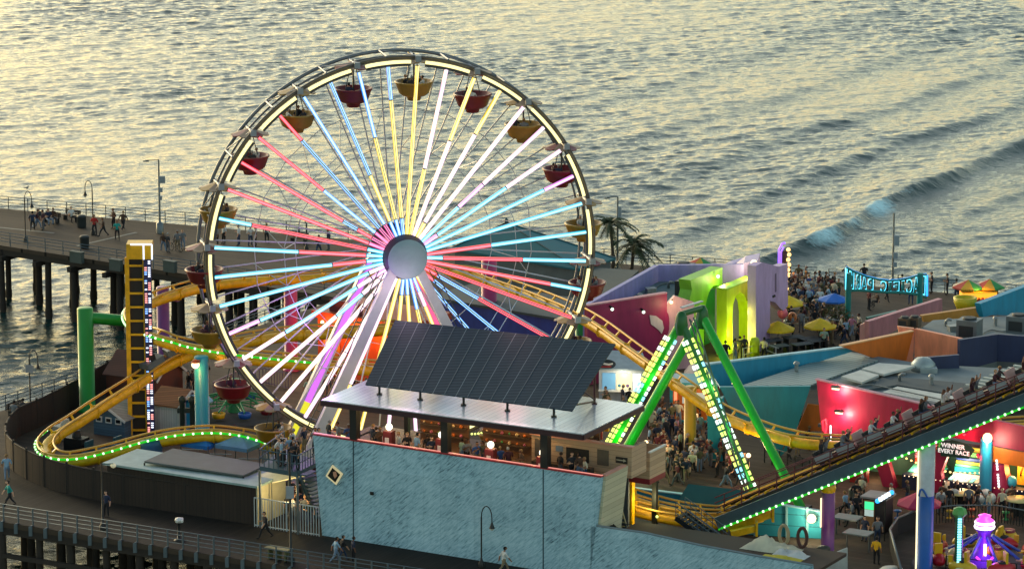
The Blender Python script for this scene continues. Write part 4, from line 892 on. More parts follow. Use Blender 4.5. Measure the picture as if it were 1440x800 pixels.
# green spider ride under the wheel
b = P(330, 583); rd = empty('spider_ride', b, 'round kiddie ride with green lattice arms under the left of the wheel', 'ride')
part('platform', MB().lathe(b, [(0, .25), (3.4, .25), (3.5, 0)], 24), mat('ride grey deck', '#4b4a45', .8), rd)
part('hub', MB().lathe(b + Z * .25, [(.5, 0), (.35, 1.2), (.2, 1.9), (0, 2.0)], 10), mat('ride green', '#2f8f55', .5), rd)
for i in range(10):
    t = 6.283 * i / 10; e = b + Vector((math.cos(t), math.sin(t), 0)) * 3.0
    part('arm', MB().cyl(b + Z * 1.9, e + Z * .9, .07, n=6).cyl(b + Z * .9, e + Z * .7, .05, n=6).cyl(b + (e - b) * .5 + Z * 1.42, b + (e - b) * .5 + Z * .8, .04, n=5), mat('ride green', None), rd)
    part('car', MB().lathe(e + Z * .45, [(0, 0), (.42, .05), (.5, .4), (.42, .42), (.35, .2), (0, .15)], 10), [mat('gondola red', None), yel, blue_p][i % 3], rd)
part('canopy', petals(8, .9, 1.9 - .2, 2.25).__class__().add([], []) if False else MB().lathe(b, [(.0, 2.75), (.5, 2.6), (1.1, 2.3), (1.1, 2.25)], 12), mat('ride green', None), rd)
fence_pts = [P(*p) for p in ((300, 560), (335, 543), (372, 540), (410, 548))]
def picket(pts, h, m, label, step=.28, name='fence', cat='fence', zb=0.0):
    root = empty(name, pts[0], label, cat)
    for z in (.12, h): part('rail', MB().tube([p + Z * z for p in pts], .045, 4), m, root)
    pm = MB().cbox((0, 0, 0), .05, .05, h).mesh('picket', m)
    for k, p in enumerate(resample(pts, step)[:99]): inst('picket', pm, root, p)
    return root
picket(fence_pts, 1.2, mat('fence mauve', '#6d5570', .5), 'mauve picket fence behind the green kiddie ride')
picket([P(290, 580), P(262, 586), P(240, 596)], 1.1, dsteel, 'dark picket fence beside the teal column')
# white gate of the queue
ga, gb = P(358, 740), P(449, 754); picket([ga, ga + (gb - ga) * .5], 1.95, mat('gate white', '#aeb6b8', .45), 'left leaf of the white barred gate before the queue yard', .2, 'gate', 'gate'); picket([ga + (gb - ga) * .505, gb], 1.95, mat('gate white', None), 'right leaf of the white barred gate meeting the blue wall', .2, 'gate', 'gate')
crowd([(366, 728), (440, 742), (440, 712), (385, 700)], 15, 'behind the white gate', 'queue at the gate', gap=.55)
qt = P(400, 700); root = empty('queue_canopy', qt, 'cream stretched canopy over the queue under the stairs', 'canopy')
q = [P(352, 672, 2.6), P(382, 678, 2.6), P(428, 668, 3.0), P(405, 652, 3.3)]
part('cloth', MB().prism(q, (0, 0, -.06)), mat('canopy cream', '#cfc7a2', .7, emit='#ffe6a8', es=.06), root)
for p in q: part('pole', MB().cyl(Vector((p.x, p.y, 0)), p, .04, n=6), steel, root)
lamp(P(405, 690, 2.4), '#ffdf9a', 120, .3)
# overhead landing and stairs with people, joining the blue house
ls = empty('stair_landing', P(400, 690), 'blue grey steel landing and stairs packed with waiting people beside the blue house', 'stairs')
lm = mat('landing blue grey', '#3f5862', .5, .2)
LZ = 4.1
q = [P(365, 655, LZ), P(418, 664, LZ), P(448, 640, LZ + .4), P(400, 625, LZ + .2)]
part('deck', MB().prism([Vector((p.x, p.y, LZ)) for p in q], (0, 0, -.3)), lm, ls)
qs = [Vector((p.x, p.y, LZ)) for p in q]
for a, c in ((0, 1), (1, 2), (0, 3)):
    for hh in (.55, 1.1): part('rail', MB().cyl(qs[a] + Z * hh, qs[c] + Z * hh, .04, n=6), lm, ls)
    for k in range(9): part('baluster', MB().cyl(qs[a] + (qs[c] - qs[a]) * k / 8, qs[a] + (qs[c] - qs[a]) * k / 8 + Z * 1.1, .03, n=5), lm, ls)
for p in (qs[0], qs[1]): part('column', MB().cyl(Vector((p.x, p.y, 0)), p - Z * .3, .09, n=8), steel, ls)
st0 = qs[1] + U * .2; st1 = Vector((P(440, 738).x, P(440, 738).y, 0)); stp = MB()
for i in range(12):
    t = i / 12; p = st0 + (P(446, 728) - st0) * t; stp.box(Vector((p.x, p.y, LZ - .1 - i * LZ / 12 - .08)), U * .5, V * 1.3, Z * .08)
stp.beam(st0 - Z * .3, P(446, 728), .12, .35)
part('steps', stp, lm, ls)
lx0, lx1 = min(p.x for p in qs), max(p.x for p in qs)
for i in range(15):
    a_, b_ = pr.random(), pr.random() * .9 + .05; p = qs[0] + (qs[1] - qs[0]) * a_ + (qs[3] - qs[0]) * b_
    auto(p + V * .1, pr.uniform(0, 360), 'standing', 'on the stair landing', 'people on the stair landing', ['black', 'charcoal', 'grey', 'navy', 'pale blue', 'white'])
crowd([(260, 560), (300, 560), (300, 540), (265, 540)], 3, 'by the teal column', 'people under the wheel'); crowd([(420, 560), (500, 585), (520, 560), (440, 540)], 9, 'beneath the ferris wheel', 'people under the wheel')
# ------------------------------------------------------------------ blue boarded house with an open roof deck and solar panels
hu = hz(P(750, 800) - P(450, 752)); hv = inward(hu); A0 = P(450, 752)
def hp(x, y): return RP(x, y, A0, hv)
def hu_at(px, row, z):                      # point on the front plane under pixel column px
    p = hp(px, row); return Vector((p.x, p.y, z))
def blue_boards():
    m = mat('weathered blue ply', None, .8); nt = m.node_tree; N = nt.nodes; L = nt.links
    for l in list(N['Principled BSDF'].inputs['Base Color'].links): L.remove(l)
    g = N.new('ShaderNodeNewGeometry'); mp = N.new('ShaderNodeMapping'); mp.vector_type = 'POINT'
    # long scratches slanting up to the right over the boards
    rot = N.new('ShaderNodeVectorRotate'); rot.rotation_type = 'AXIS_ANGLE'; rot.inputs['Axis'].default_value = tuple(hv); rot.inputs['Angle'].default_value = R(40)
    L.new(g.outputs['Position'], rot.inputs['Vector']); L.new(rot.outputs[0], mp.inputs[0]); mp.inputs['Rotation'].default_value = (0, 0, R(29)); mp.inputs['Scale'].default_value = (1.3, 1.3, 8.5)
    n = N.new('ShaderNodeTexNoise'); n.inputs['Scale'].default_value = 1.2; n.inputs['Detail'].default_value = 6; n.inputs['Roughness'].default_value = .7; L.new(mp.outputs[0], n.inputs['Vector'])
    n2 = N.new('ShaderNodeTexNoise'); n2.inputs['Scale'].default_value = .35; n2.inputs['Detail'].default_value = 5; L.new(g.outputs['Position'], n2.inputs['Vector'])
    ad = N.new('ShaderNodeMath'); ad.operation = 'MULTIPLY_ADD'; L.new(n2.outputs['Fac'], ad.inputs[0]); ad.inputs[1].default_value = .35; L.new(n.outputs['Fac'], ad.inputs[2])
    cr = N.new('ShaderNodeValToRGB'); e = cr.color_ramp.elements; e[0].position = .5; e[0].color = (*lin('#45626f'), 1); e[1].position = .8; e[1].color = (*lin('#abcbd6'), 1)
    x = e.new(.63); x.color = (*lin('#8bb1bf'), 1); L.new(ad.outputs[0], cr.inputs[0])
    last = cr.outputs[0]
    for ax_, sc_, w_ in ((tuple(hu), 1 / 1.22, .018), ((0, 0, 1), 1 / 2.44, .012)):       # sheet joints
        dp_ = N.new('ShaderNodeVectorMath'); dp_.operation = 'DOT_PRODUCT'; dp_.inputs[1].default_value = tuple(Vector(ax_) * sc_); L.new(g.outputs['Position'], dp_.inputs[0])
        f_ = N.new('ShaderNodeMath'); f_.operation = 'FRACT'; L.new(dp_.outputs['Value'], f_.inputs[0]); l_ = N.new('ShaderNodeMath'); l_.operation = 'LESS_THAN'; l_.inputs[1].default_value = w_; L.new(f_.outputs[0], l_.inputs[0])
        k_ = N.new('ShaderNodeMath'); k_.operation = 'MULTIPLY'; k_.inputs[1].default_value = .22; L.new(l_.outputs[0], k_.inputs[0])
        x_ = N.new('ShaderNodeMix'); x_.data_type = 'RGBA'; L.new(k_.outputs[0], x_.inputs['Factor']); L.new(last, x_.inputs['A']); x_.inputs['B'].default_value = (*lin('#3a5662'), 1); last = x_.outputs['Result']
        fl_ = N.new('ShaderNodeMath'); fl_.operation = 'FLOOR'; L.new(dp_.outputs['Value'], fl_.inputs[0]); wn_ = N.new('ShaderNodeTexWhiteNoise'); wn_.noise_dimensions = '1D'; L.new(fl_.outputs[0], wn_.inputs['W'])
        mr_ = N.new('ShaderNodeMapRange'); mr_.inputs['To Min'].default_value = .95; mr_.inputs['To Max'].default_value = 1.04; L.new(wn_.outputs['Value'], mr_.inputs['Value']); vs_ = N.new('ShaderNodeVectorMath'); vs_.operation = 'SCALE'; L.new(last, vs_.inputs[0]); L.new(mr_.outputs[0], vs_.inputs['Scale']); last = vs_.outputs[0]
    L.new(last, N['Principled BSDF'].inputs['Base Color'])
    return m
bluem = blue_boards()
house = empty('blue_house', A0, 'pale blue weathered boarded house with an open deck under a shed roof', 'building')
FZ = 5.55
front = [hp(453, 752), hp(440, 611), hp(700, 650), hp(846, 671), hp(830, 760)]
front[0].z = 0; e = hp(830, 748); front[4] = Vector((e.x, e.y, 0))
part('wall', MB().prism(front, hv * .25), bluem, house)
seam = MB()
for x, y0, y1 in ((497, 619, 760), (764, 660, 812)):
    seam.prism([hp(x - .7, y0) - hv * .015, hp(x + .7, y0) - hv * .015, hp(x + .7, y1) - hv * .015, hp(x - .7, y1) - hv * .015], hv * .012)
    part('seam', seam, mat('dark seam', '#2b4048', .8), house); seam = MB()
part('floor', MB().box(front[1] * 1.0 - Z * (front[1].z - FZ) + hv * .26, hu * 19.5, hv * 7.2, -Z * .3), stripes('deck boards brown', '#5c4632', '#241a12', 1 / .2, hv, .7), house)
sl, sr = front[1], front[3]
part('side_wall', MB().box(Vector((front[0].x, front[0].y, 0)) + hv * .26, hu * .2, hv * 7.2, Z * FZ), bluem, house)
part('back_wall', MB().box(Vector((front[0].x, front[0].y, 0)) + hv * 7.3, hu * 18.3, hv * .2, Z * (FZ - .31)), mat('back wall grey', '#555a5c', .8), house)
part('side_wall', MB().prism([front[3] + hv * .26, front[4] + hv * .26, front[4] + hv * 3.2, front[3] + hv * 3.2], hu * .18), stripes('cream boards', '#c3bb9c', '#7d765f', 1 / .35, Z, .7, .05), house)
part('hand_rail', MB().beam(sl + Z * .04 + hv * .12, sr + Z * .04 + hv * .12, .34, .09), mat('rail red', '#a02430', .5), house)
part('rail_light', MB().beam(sl + Z * .1 + hv * .14, sr + Z * .1 + hv * .14, .12, .03), led('rail glow', '#ff9e90', .55), house)
part('rail_end', MB().beam(sr + Z * .05 + hv * .3, sr + Z * .05 + hv * 3.0, .3, .1), mat('rail cream', '#c98f7c', .5), house)
# diamond window
c = hp(471, 667); rr = .62; dia = [c + hu * math.cos(t) * rr * 1.05 + Z * math.sin(t) * rr * 1.05 for t in np.linspace(0, 6.2832, 5)[:-1] + .22]
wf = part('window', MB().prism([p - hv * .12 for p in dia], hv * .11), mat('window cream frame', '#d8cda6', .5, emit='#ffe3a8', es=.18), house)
part('pane', MB().prism([c + (p - c) * .74 - hv * .14 for p in dia], hv * .015), mat('pane dark', '#15130f', .2, var=0), wf)
part('picture', MB().prism([c + hu * x + Z * z - hv * .16 for x, z in ((-.05, .2), (.18, .28), (.25, -.02), (.08, -.2), (-.02, -.02))], hv * .01), mat('picture warm', '#8b6a52', .6, emit='#c89070', es=.1), wf)
c = hp(524, 695); part('vent', MB().cbox(c - hv * .1, .22, .1, .2, -R(29)), black_m, house)
# roof on dark posts
RZt = 9.1
rf = [P(452, 562, RZt), P(820, 610, RZt), P(905, 569, RZt), Vector((-8.0, 249.0, RZt))]
def roofm():
    m = stripes('roof sheet', '#c9ced4', '#8f969e', 1 / .42, U, .22, .07, .15); m.node_tree.nodes['Principled BSDF'].inputs['Metallic'].default_value = .35; return m
part('roof', MB().prism(rf, (0, 0, -.12)), roofm(), house)
fas = MB()
for a, c in ((0, 1), (1, 2), (0, 3)): fas.beam(rf[a] - Z * .22, rf[c] - Z * .22, .16, .32)
part('fascia', fas, mat('fascia maroon', '#3a1f24', .6), house)
def hfoot(px, row): p = hp(px, row); return p
for x, yb in ((497, 618), (625, 636), (765, 658)):
    p = hfoot(x, yb) + hv * .2; part('post', MB().beam(p, Vector((p.x, p.y, RZt - .38)), .5, .5, 0, hv), black_m, house)
for k in (3.2, 9.2, 15.2):
    p = front[1] + hu * k + hv * 6.4; part('post', MB().beam(Vector((p.x, p.y, FZ)), Vector((p.x, p.y, RZt - .2)), .3, .3, 0, hv), black_m, house)
# solar array on its frame
BLs = Vector((-9.37, 242.2, 9.8)); BRs = Vector((3.75, 235.4, 9.8)); TLs = Vector((-7.70, 250.2, 12.15)); TRs = Vector((6.64, 243.4, 12.15))
sa = empty('solar_array', Vector((0, 242, RZt)), 'tilted dark solar panel array raised over the metal roof', 'solar panels')
cell = stripes('solar cells', '#20323d', '#3d515c', 1 / .36, hz(TLs - BLs) * 1.0, .32, .16, .1, bumpv=0); cell.node_tree.nodes['Principled BSDF'].inputs['Roughness'].default_value = .6; cell.node_tree.nodes['Principled BSDF'].inputs['Specular IOR Level'].default_value = .15; nrm = (BRs - BLs).cross(TLs - BLs).normalized()
cols = 9
for i in range(cols):
    f0, f1 = (i + .012) / cols, (i + .988) / cols
    a, b_, c, d_ = BLs + (BRs - BLs) * f0, BLs + (BRs - BLs) * f1, TLs + (TRs - TLs) * f1, TLs + (TRs - TLs) * f0
    pn = part('panel_column', MB().prism([a, b_, c, d_], -nrm * .08), cell, sa)
    m0, m1 = a + (b_ - a) * .5 + nrm * .012, d_ + (c - d_) * .5 + nrm * .012
    part('panel_joint', MB().beam(m0, m1, .05, .015, 0, nrm), mat('joint grey', '#4c5a61', .5), pn)
gap = MB()
for i in range(1, cols): gap.beam(BLs + (BRs - BLs) * i / cols - nrm * .02, TLs + (TRs - TLs) * i / cols - nrm * .02, .14, .03, 0, nrm); part('panel_rail', gap, mat('rail alu', '#7f8c92', .5, .3), sa); gap = MB()
tr_ = mat('truss maroon', '#4a1f26', .5)
for f, t in ((0.06, .06), (.26, .06), (.47, .06), (.68, .06), (.9, .06), (.99, .55), (.02, .6)):
    p = BLs + (BRs - BLs) * f; q_ = TLs + (TRs - TLs) * f; p = p + (q_ - p) * t - nrm * .08
    part('strut', MB().cyl(Vector((p.x, p.y, RZt + .01)), p, .08, n=8).cbox((p.x, p.y, RZt), .35, .35, .06), tr_ if f > .95 else black_m, sa)
pe = BLs + (BRs - BLs) * .99; qe = TLs + (TRs - TLs) * .99
part('brace', MB().cyl(pe + (qe - pe) * .1 - nrm * .1, Vector((pe.x + (qe.x - pe.x) * .55, pe.y + (qe.y - pe.y) * .55, RZt + .15)), .06, n=6), tr_, sa); part('brace', MB().cyl(pe + (qe - pe) * .3 - nrm * .1, Vector((pe.x + (qe.x - pe.x) * .55, pe.y + (qe.y - pe.y) * .55, RZt + .3)), .05, n=6), tr_, sa)
# globe lamps on red pedestals along the rail
for k, (x, y, l) in enumerate(((541, 600, 'globe lamp on a red pedestal, first from the left post'), (615, 611, 'globe lamp on a red pedestal just left of the middle post'), (684, 625, 'globe lamp on a red pedestal right of the middle post'), (757, 636, 'globe lamp on a red pedestal touching the right black post'))):
    p = hp(x, y + 20) + hv * .55; zt = H(p.y, y); root = empty('globe_lamp', Vector((p.x, p.y, FZ)), l + ' on the blue house', 'lamp', 'globe lamps on the blue house')
    part('pedestal', MB().cbox((p.x, p.y, FZ), .62, .5, zt - FZ - .25, -R(29)), mat('pedestal red', '#5a1519', .5), root); part('plate', MB().cbox(Vector((p.x, p.y, zt - 1.15)) - hv * .28, .28, .04, .5, -R(29)), mat('plate pale', '#c9b9b0', .5), root)
    part('globe', MB().ball((p.x, p.y, zt), .22, 12), led('globe', '#fff3d8', 2.0), root); lamp(Vector((p.x, p.y, zt)) - hv * .5 + Z * .1, '#ffe2b0', 22, .3)
# kiosk counter on the deck, right end
kp0 = hp(705, 650) + hv * 3.9; kw = empty('deck_kiosk', Vector((kp0.x, kp0.y, FZ)), 'cream boarded kiosk with dark signs on the deck of the blue house', 'kiosk')
cream = stripes('kiosk boards', '#b99c7c', '#7a6148', 1 / .3, Z, .65, .06, .2)
p0 = Vector((kp0.x, kp0.y, FZ)); part('wall', MB().box(p0, hu * 6.9, hv * .2, Z * 1.95), cream, kw); part('wall', MB().box(p0 + hu * 6.9, hv * 2.0, hu * .2, Z * 1.95), cream, kw)
part('coping', MB().box(p0 - hv * .1 - hu * .1 + Z * 1.95, hu * 7.3, hv * .4, Z * .1), mat('coping pink', '#c98f7c', .5), kw)
for x, z, w_, h_, mm in ((.25, .55, .8, 1.15, '#54504a'), (1.75, 1.1, .5, .35, '#6c7f90'), (2.5, .6, 1.6, .85, '#1e1d1a'), (4.7, .6, .8, 1.0, '#5f5648'), (6.0, .9, 1.5 * .55, .4, '#2a2622')):
    part('sign_board', MB().box(p0 + hu * x - hv * .05 + Z * z, hu * w_, hv * .04, Z * h_), mat('board ' + mm, mm, .5), kw)
part('arrow', MB().prism([p0 + hu * (6.05 + a) - hv * .065 + Z * (1.1 + b_) for a, b_ in ((0, -.03), (.5, -.03), (.5, -.1), (.7, .0), (.5, .1), (.5, .03), (0, .03))], hv * .012), mat('arrow cream', '#b9ae94', .5), kw)
part('bench', MB().box(p0 + hu * .4 - hv * .75, hu * 4.2, hv * .5, Z * .45), wood_m, kw)
# projecting red box booth at the right end
bx = P(905, 668, 4.3); tb_ = empty('ticket_booth', P(900, 690), 'open topped cream plank booth on a red base beside the green swing ride', 'booth')
b0 = P(874, 668, 4.6); b0.z = 4.6; du = hz(hu + V * .15)
part('floor', MB().box(b0, hu * 2.0, hv * 2.2, -Z * .35), mat('booth red', '#8b2a34', .5), tb_)
for (o, e1, e2) in ((b0 + hu * 1.9, hv * 2.2, hu * .1), (b0 + hv * 2.1, hu * 1.9, hv * .1), (b0 + hu * .9, hu * 1.0, hv * .1)):
    part('wall', MB().box(o, e1, e2, Z * 1.7), cream if o is not b0 else cream, tb_)
part('coping', MB().box(b0 + hu * 1.86 + Z * 1.7, hv * 2.25, hu * .18, Z * .08), white_p, tb_)
part('leg', MB().box(b0 + hu * .2 + hv * .3 - Z * .36, hu * .4, hv * .4, -Z * 4.2), yel, tb_); part('leg', MB().box(b0 + hu * 1.4 + hv * 1.5 - Z * .36, hu * .3, hv * .3, -Z * 4.2), dsteel, tb_)
yb = P(868, 690, 3.0); solo('yellow_box', MB().cbox(Q(873, 672, 241.5) - Z * .6, 1.5, 1.0, 1.6, -R(29)).cbox(Q(873, 672, 241.5) + Z * 1.0, 1.6, 1.1, .1, -R(29)), yel, 'yellow box frame below the red booth at the end of the blue house', 'box')
awn = P(905, 595, 7.0); solo('shop_sign', MB().cbox(Q(822, 614, 243.5), 2.6, .15, 1.0, -R(29)).cbox(Q(822, 614, 243.5) + Z * 1.0, 2.9, .3, .12, -R(29)), [mat('sign red', '#b01f28', .5)], 'red sign panel with a yellow edge behind the deck kiosk', 'sign')
solo('shop_sign', MB().cbox(Q(838, 604, 244.5), 1.9, .15, 1.4, -R(29)).prism([Q(838, 604, 244.3) + hu * a + Z * b_ for a, b_ in ((-.9, 1.4), (.9, 1.4), (0, 2.0))], hv * .12), yel, 'yellow sign panel with a pointed top behind the deck kiosk', 'sign')
# people and lights on the deck
g = 'people on the deck of the blue house'
for x, y in ((462, 612), (505, 617), (520, 615), (575, 628), (594, 630), (655, 640), (664, 643), (702, 648), (786, 660), (797, 661), (808, 662), (560, 606), (640, 625), (445, 606), (515, 606), (548, 612), (610, 616), (632, 618), (672, 628), (690, 630), (720, 640), (770, 650), (585, 612), (476, 606)):
    q = hp(x, y) + hv * pr.uniform(.9, 1.7); auto((q.x, q.y, FZ), pr.choice([-60, 120, 30, 200]), pr.choice(['standing', 'looking at a phone', 'standing']), 'on the house deck', g)
for k, t in enumerate((2.5, 5.5, 8.5, 11.5, 14.5)):
    p = front[1] + hu * t + hv * 3.4; root = empty('ceiling_lamp', Vector((p.x, p.y, RZt - .3)), 'warm ceiling lamp number %s from the stair end under the roof of the blue house' % ['one', 'two', 'three', 'four', 'five'][k], 'lamp', 'ceiling lamps'); part('bulb', MB().ball((p.x, p.y, RZt - .3), .13, 8), led('warm lamp', None), root); part('shade', MB().lathe((p.x, p.y, RZt - .25), [(.22, 0), (.12, .1), (.04, .12)], 10), black_m, root)
    lamp((p.x, p.y, RZt - .6), '#ffc27a', 60, .2)
for k, (x, y) in enumerate(((560, 606), (650, 600), (745, 610))):
    q = hp(x, y + 30) + hv * 5.8; root = empty('game_stall', Vector((q.x, q.y, FZ)), ['stall of shelves with warm lit prizes behind the left of the deck', 'stall of shelves with warm lit prizes behind the middle of the deck', 'stall of shelves with string lights behind the right of the deck'][k], 'stall'); q = Vector((q.x, q.y, FZ))
    part('back_panel', MB().box(q - hu * 1.8, hu * 3.6, hv * .15, Z * 2.3), mat('stall brown', '#6b4a30', .7), root)
    for i in range(3): part('shelf', MB().box(q - hu * 1.7 - hv * .35 + Z * (.5 + i * .6), hu * 3.4, hv * .35, Z * .05), wood_m, root)
    for i in range(3):
        for j in range(6): part('prize', MB().ball(q - hu * (1.4 - j * .55) - hv * .2 + Z * (.66 + i * .6), pr.uniform(.07, .13), 6), [mat('prize orange', '#c06a2a', .6), mat('prize cream', '#c9b58a', .6), mat('prize green', '#3f8a50', .6), mat('prize pink', '#b0607a', .6)][(i * 5 + j * 3) % 4], root)
# lower blue wall running on to the right, with the yard behind it
lw = empty('low_blue_wall', P(860, 800), 'low pale blue boarded wall running right from the blue house', 'wall')
lower = [hp(830, 752), hp(905, 750), hp(985, 768), hp(1065, 783), hp(1142, 796)]
lower[0] = Vector((front[4].x, front[4].y, 3.35)) + hu * .02; base = []
lp_ = [lower[0]] + lower[1:]; bot = [Vector((p.x, p.y, 0)) for p in reversed(lp_)]
part('wall', MB().prism(lp_ + bot, hv * .2), bluem, lw)
part('coping', MB().tube([p + Z * .05 + hv * .1 for p in lp_], .08, 6), mat('coping grey', '#6c7d84', .6), lw)
pw = P(1170, 800); solo('board_screen', MB().prism(upright([(1143, 790), (1192, 770), (1192, 840), (1143, 840)], P(1170, 812), hz((1, .25, 0))), inward(hz((1, .25, 0))) * .15), mat('panel grey white', '#a8a9a5', .7, var=.3), 'grimy white board panel closing the end of the low blue wall', 'panel')
# ------------------------------------------------------------------ buildings of the park, middle and right
def paint(n, c, r=.5, v=.24): return mat('paint ' + n, c, r, var=v, vs=1.6, streak=True)
def block(px, z1, z0=0.0): return MB().prism([P(x, y, z1) for x, y in px], (0, 0, z0 - z1))
def wallp(px, O, d, t, mi=0): return MB().prism(upright(px, O, d), inward(d) * t)
lav = paint('lavender', '#8a84bd'); lilac = paint('lilac', '#b69ac4'); marw = paint('maroon', '#8c1a4c'); pinkw = paint('pale pink', '#d3a6ab'); lime = paint('lime', '#8fc01e'); limey = paint('yellow lime', '#b9cc1c'); tealw = paint('teal', '#127f8c'); turq = paint('turquoise', '#1b86a8'); orange = paint('orange', '#c9661a'); salmon = paint('salmon', '#e08a66'); navy = paint('navy', '#232f52'); pinkr = paint('rose', '#c07f86'); ochre = paint('ochre', '#b07a30'); roofg = mat('roof grey', '#6d797c', .75, var=.3, vs=.5); roofd = mat('roof dark', '#3f4a4f', .75, var=.25, vs=.5); redw = paint('crimson', '#9c1440')
# grey shop with a teal tent roof, far
a, c = Q(640, 400, 311.5), Q(812, 400, 304); a.z = c.z = 0; dd = hz(c - a); nn = inward(dd)
gb = empty('grey_pavilion', a, 'grey walled pavilion with a teal tent roof behind the wheel', 'building')
part('wall', MB().box(a, c - a, nn * 4.5, Z * 3.9), mat('pavilion grey', '#5c6462', .7), gb)
ap = Q(712, 313, 311); ev = [a - nn * .3 - dd * .3 + Z * 3.95, c - nn * .3 + dd * .3 + Z * 3.95, c + nn * 4.8 + dd * .3 + Z * 3.95, a + nn * 4.8 - dd * .3 + Z * 3.95]
rb = MB(); rb.add(ev + [ap], [(0, 1, 4), (1, 2, 4), (2, 3, 4), (3, 0, 4)]).add(ev + [p - Z * .15 for p in ev], [(i, i + 4, (i + 1) % 4 + 4, (i + 1) % 4) for i in range(4)])
part('roof', rb, mat('teal roof', '#0a6068', .6, var=.15), gb)
an = empty('low_annex', P(850, 440), 'low dark roofed annex between the teal tent roof and the lavender parapet', 'building')
part('roof', block([(836, 376), (898, 380), (852, 424), (822, 430)], 3.7), mat('annex grey', '#4a514e', .8), an)
for i in range(4): part('roof_seam', MB().beam(ap + Z * .03, ev[i] + Z * .03, .14, .06), mat('teal seam', '#0f4146', .5), gb)
part('finial', MB().lathe(ap, [(.18, -.1), (.18, .25), (0, .4)], 8), mat('teal seam', None), gb)
a2, c2 = Q(606, 430, 297), Q(852, 430, 287); a2.z = c2.z = 0
nb = empty('navy_shop', a2, 'low navy fronted shop behind the magenta column and solar panels', 'building'); d2 = hz(c2 - a2); n2 = inward(d2)
part('wall', MB().box(a2, c2 - a2, n2 * 6, Z * 3.0), paint('deep navy', '#2a4090'), nb); part('roof', MB().box(a2 - d2 * .2 - n2 * .2 + Z * 3.02, (c2 - a2) + d2 * .4, n2 * 6.4, Z * .2), roofd, nb)
# orange restaurant seen through the wheel
a, c = Q(447, 470, 285), Q(575, 470, 280); a.z = c.z = 0; dd = hz(c - a); nn = inward(dd)
ob = empty('orange_restaurant', a, 'orange fronted restaurant glowing behind the left spokes of the wheel', 'building')
part('wall', MB().box(a, c - a, nn * 5, Z * 4.4), paint('hot orange', '#c2501a'), ob)
part('fascia', MB().box(a - dd * .2 - nn * .5 + Z * 4.42, (c - a) + dd * .4, nn * 5.6, Z * .5), paint('hot orange dark', '#a53a18'), ob)
part('sign_board', MB().box(a + dd * 1.2 - nn * .1 + Z * 4.95, dd * 3.0, nn * .2, Z * .9), paint('sign maroon', '#5c1a22'), ob)
for i in range(3):
    q = a + dd * (1 + i * 2.4) - nn * .7 + Z * 4.2; part('lamp', MB().ball(q, .14, 8), led('warm lamp', None), ob); lamp(q - nn * .5 - Z * .3, '#ff9a3a', 130, .2)
part('round_panel', MB().lathe(a + dd * 1.3 - nn * .06 + Z * 2.2, [(0, .05), (.8, .04), (.85, 0)], 16, axis=-nn), paint('amber', '#d98a1e'), ob)
# lavender walled building with a flat roof
lb = empty('lavender_building', P(880, 470), 'flat roofed building with lavender parapets behind the maroon wall', 'building')
part('roof', block([(833, 433), (926, 396), (985, 395), (985, 413), (945, 430), (900, 436)], 4.7), mat('roof pale green grey', '#5f7274', .75, var=.3, vs=.5), lb)
def lwall(p, q, z0, z1, t, m, root, nm='parapet'):
    d = hz(q - p); n = inward(d); return part(nm, MB().box(Vector((p.x, p.y, z0)), (q - p) * 1.0 - Z * (q.z - p.z), n * t, Z * (z1 - z0)), m, root)
pa, pb, pc = P(826, 429, 6), P(926, 373, 6), P(1046, 372, 6)
lwall(pa, pb, 0, 6, .35, lav, lb); lwall(pb, pc, 0, 6, .35, lav, lb)
part('curved_parapet', MB().prism(upright([(1008, 386), (1018, 377), (1030, 371), (1046, 367), (1064, 365), (1064, 460), (1008, 460)], Q(1040, 380, 299.5), hz((1, .1))), Vector((0, 1.2, 0))), lav, lb)
part('tower_block', MB().prism(upright([(1030, 384), (1034, 379), (1046, 370), (1066, 366), (1066, 470), (1030, 470)], Q(1040, 380, 296.5), hz((1, .05))), Vector((.3, 2.6, 0))), paint('pale lavender', '#a79bc9'), lb)
def hvac(x, y, z, w, dp, h, label, mm=None, fan=True):
    b = P(x, y, z); root = empty('air_conditioner', b, label, 'air conditioner', 'roof air conditioners')
    part('cabinet', MB().cbox(b, w, dp, h, -.45), mm or mat('hvac grey', '#6c7375', .5, .3, var=.2), root)
    part('grille', MB().cbox(b + Vector((-.03, -dp * .0, .15)), w * .7, dp * 1.02, h * .6, -.45), mat('hvac dark', '#23282a', .6), root)
    if fan: part('fan_guard', MB().lathe(b + Z * h, [(min(w, dp) * .36, .0), (min(w, dp) * .38, .12), (min(w, dp) * .3, .14), (0, .1)], 14), mat('hvac dark', None), root)
    return root
hb = mat('hvac black', '#2a2d2e', .5, var=.2)
hvac(961, 391, 4.7, 1.5, 1.3, 1.15, 'upper black air conditioner beside the lavender parapet', hb); hvac(965, 414, 4.7, 1.4, 1.2, 1.1, 'lower black air conditioner nearer the green arch', hb)
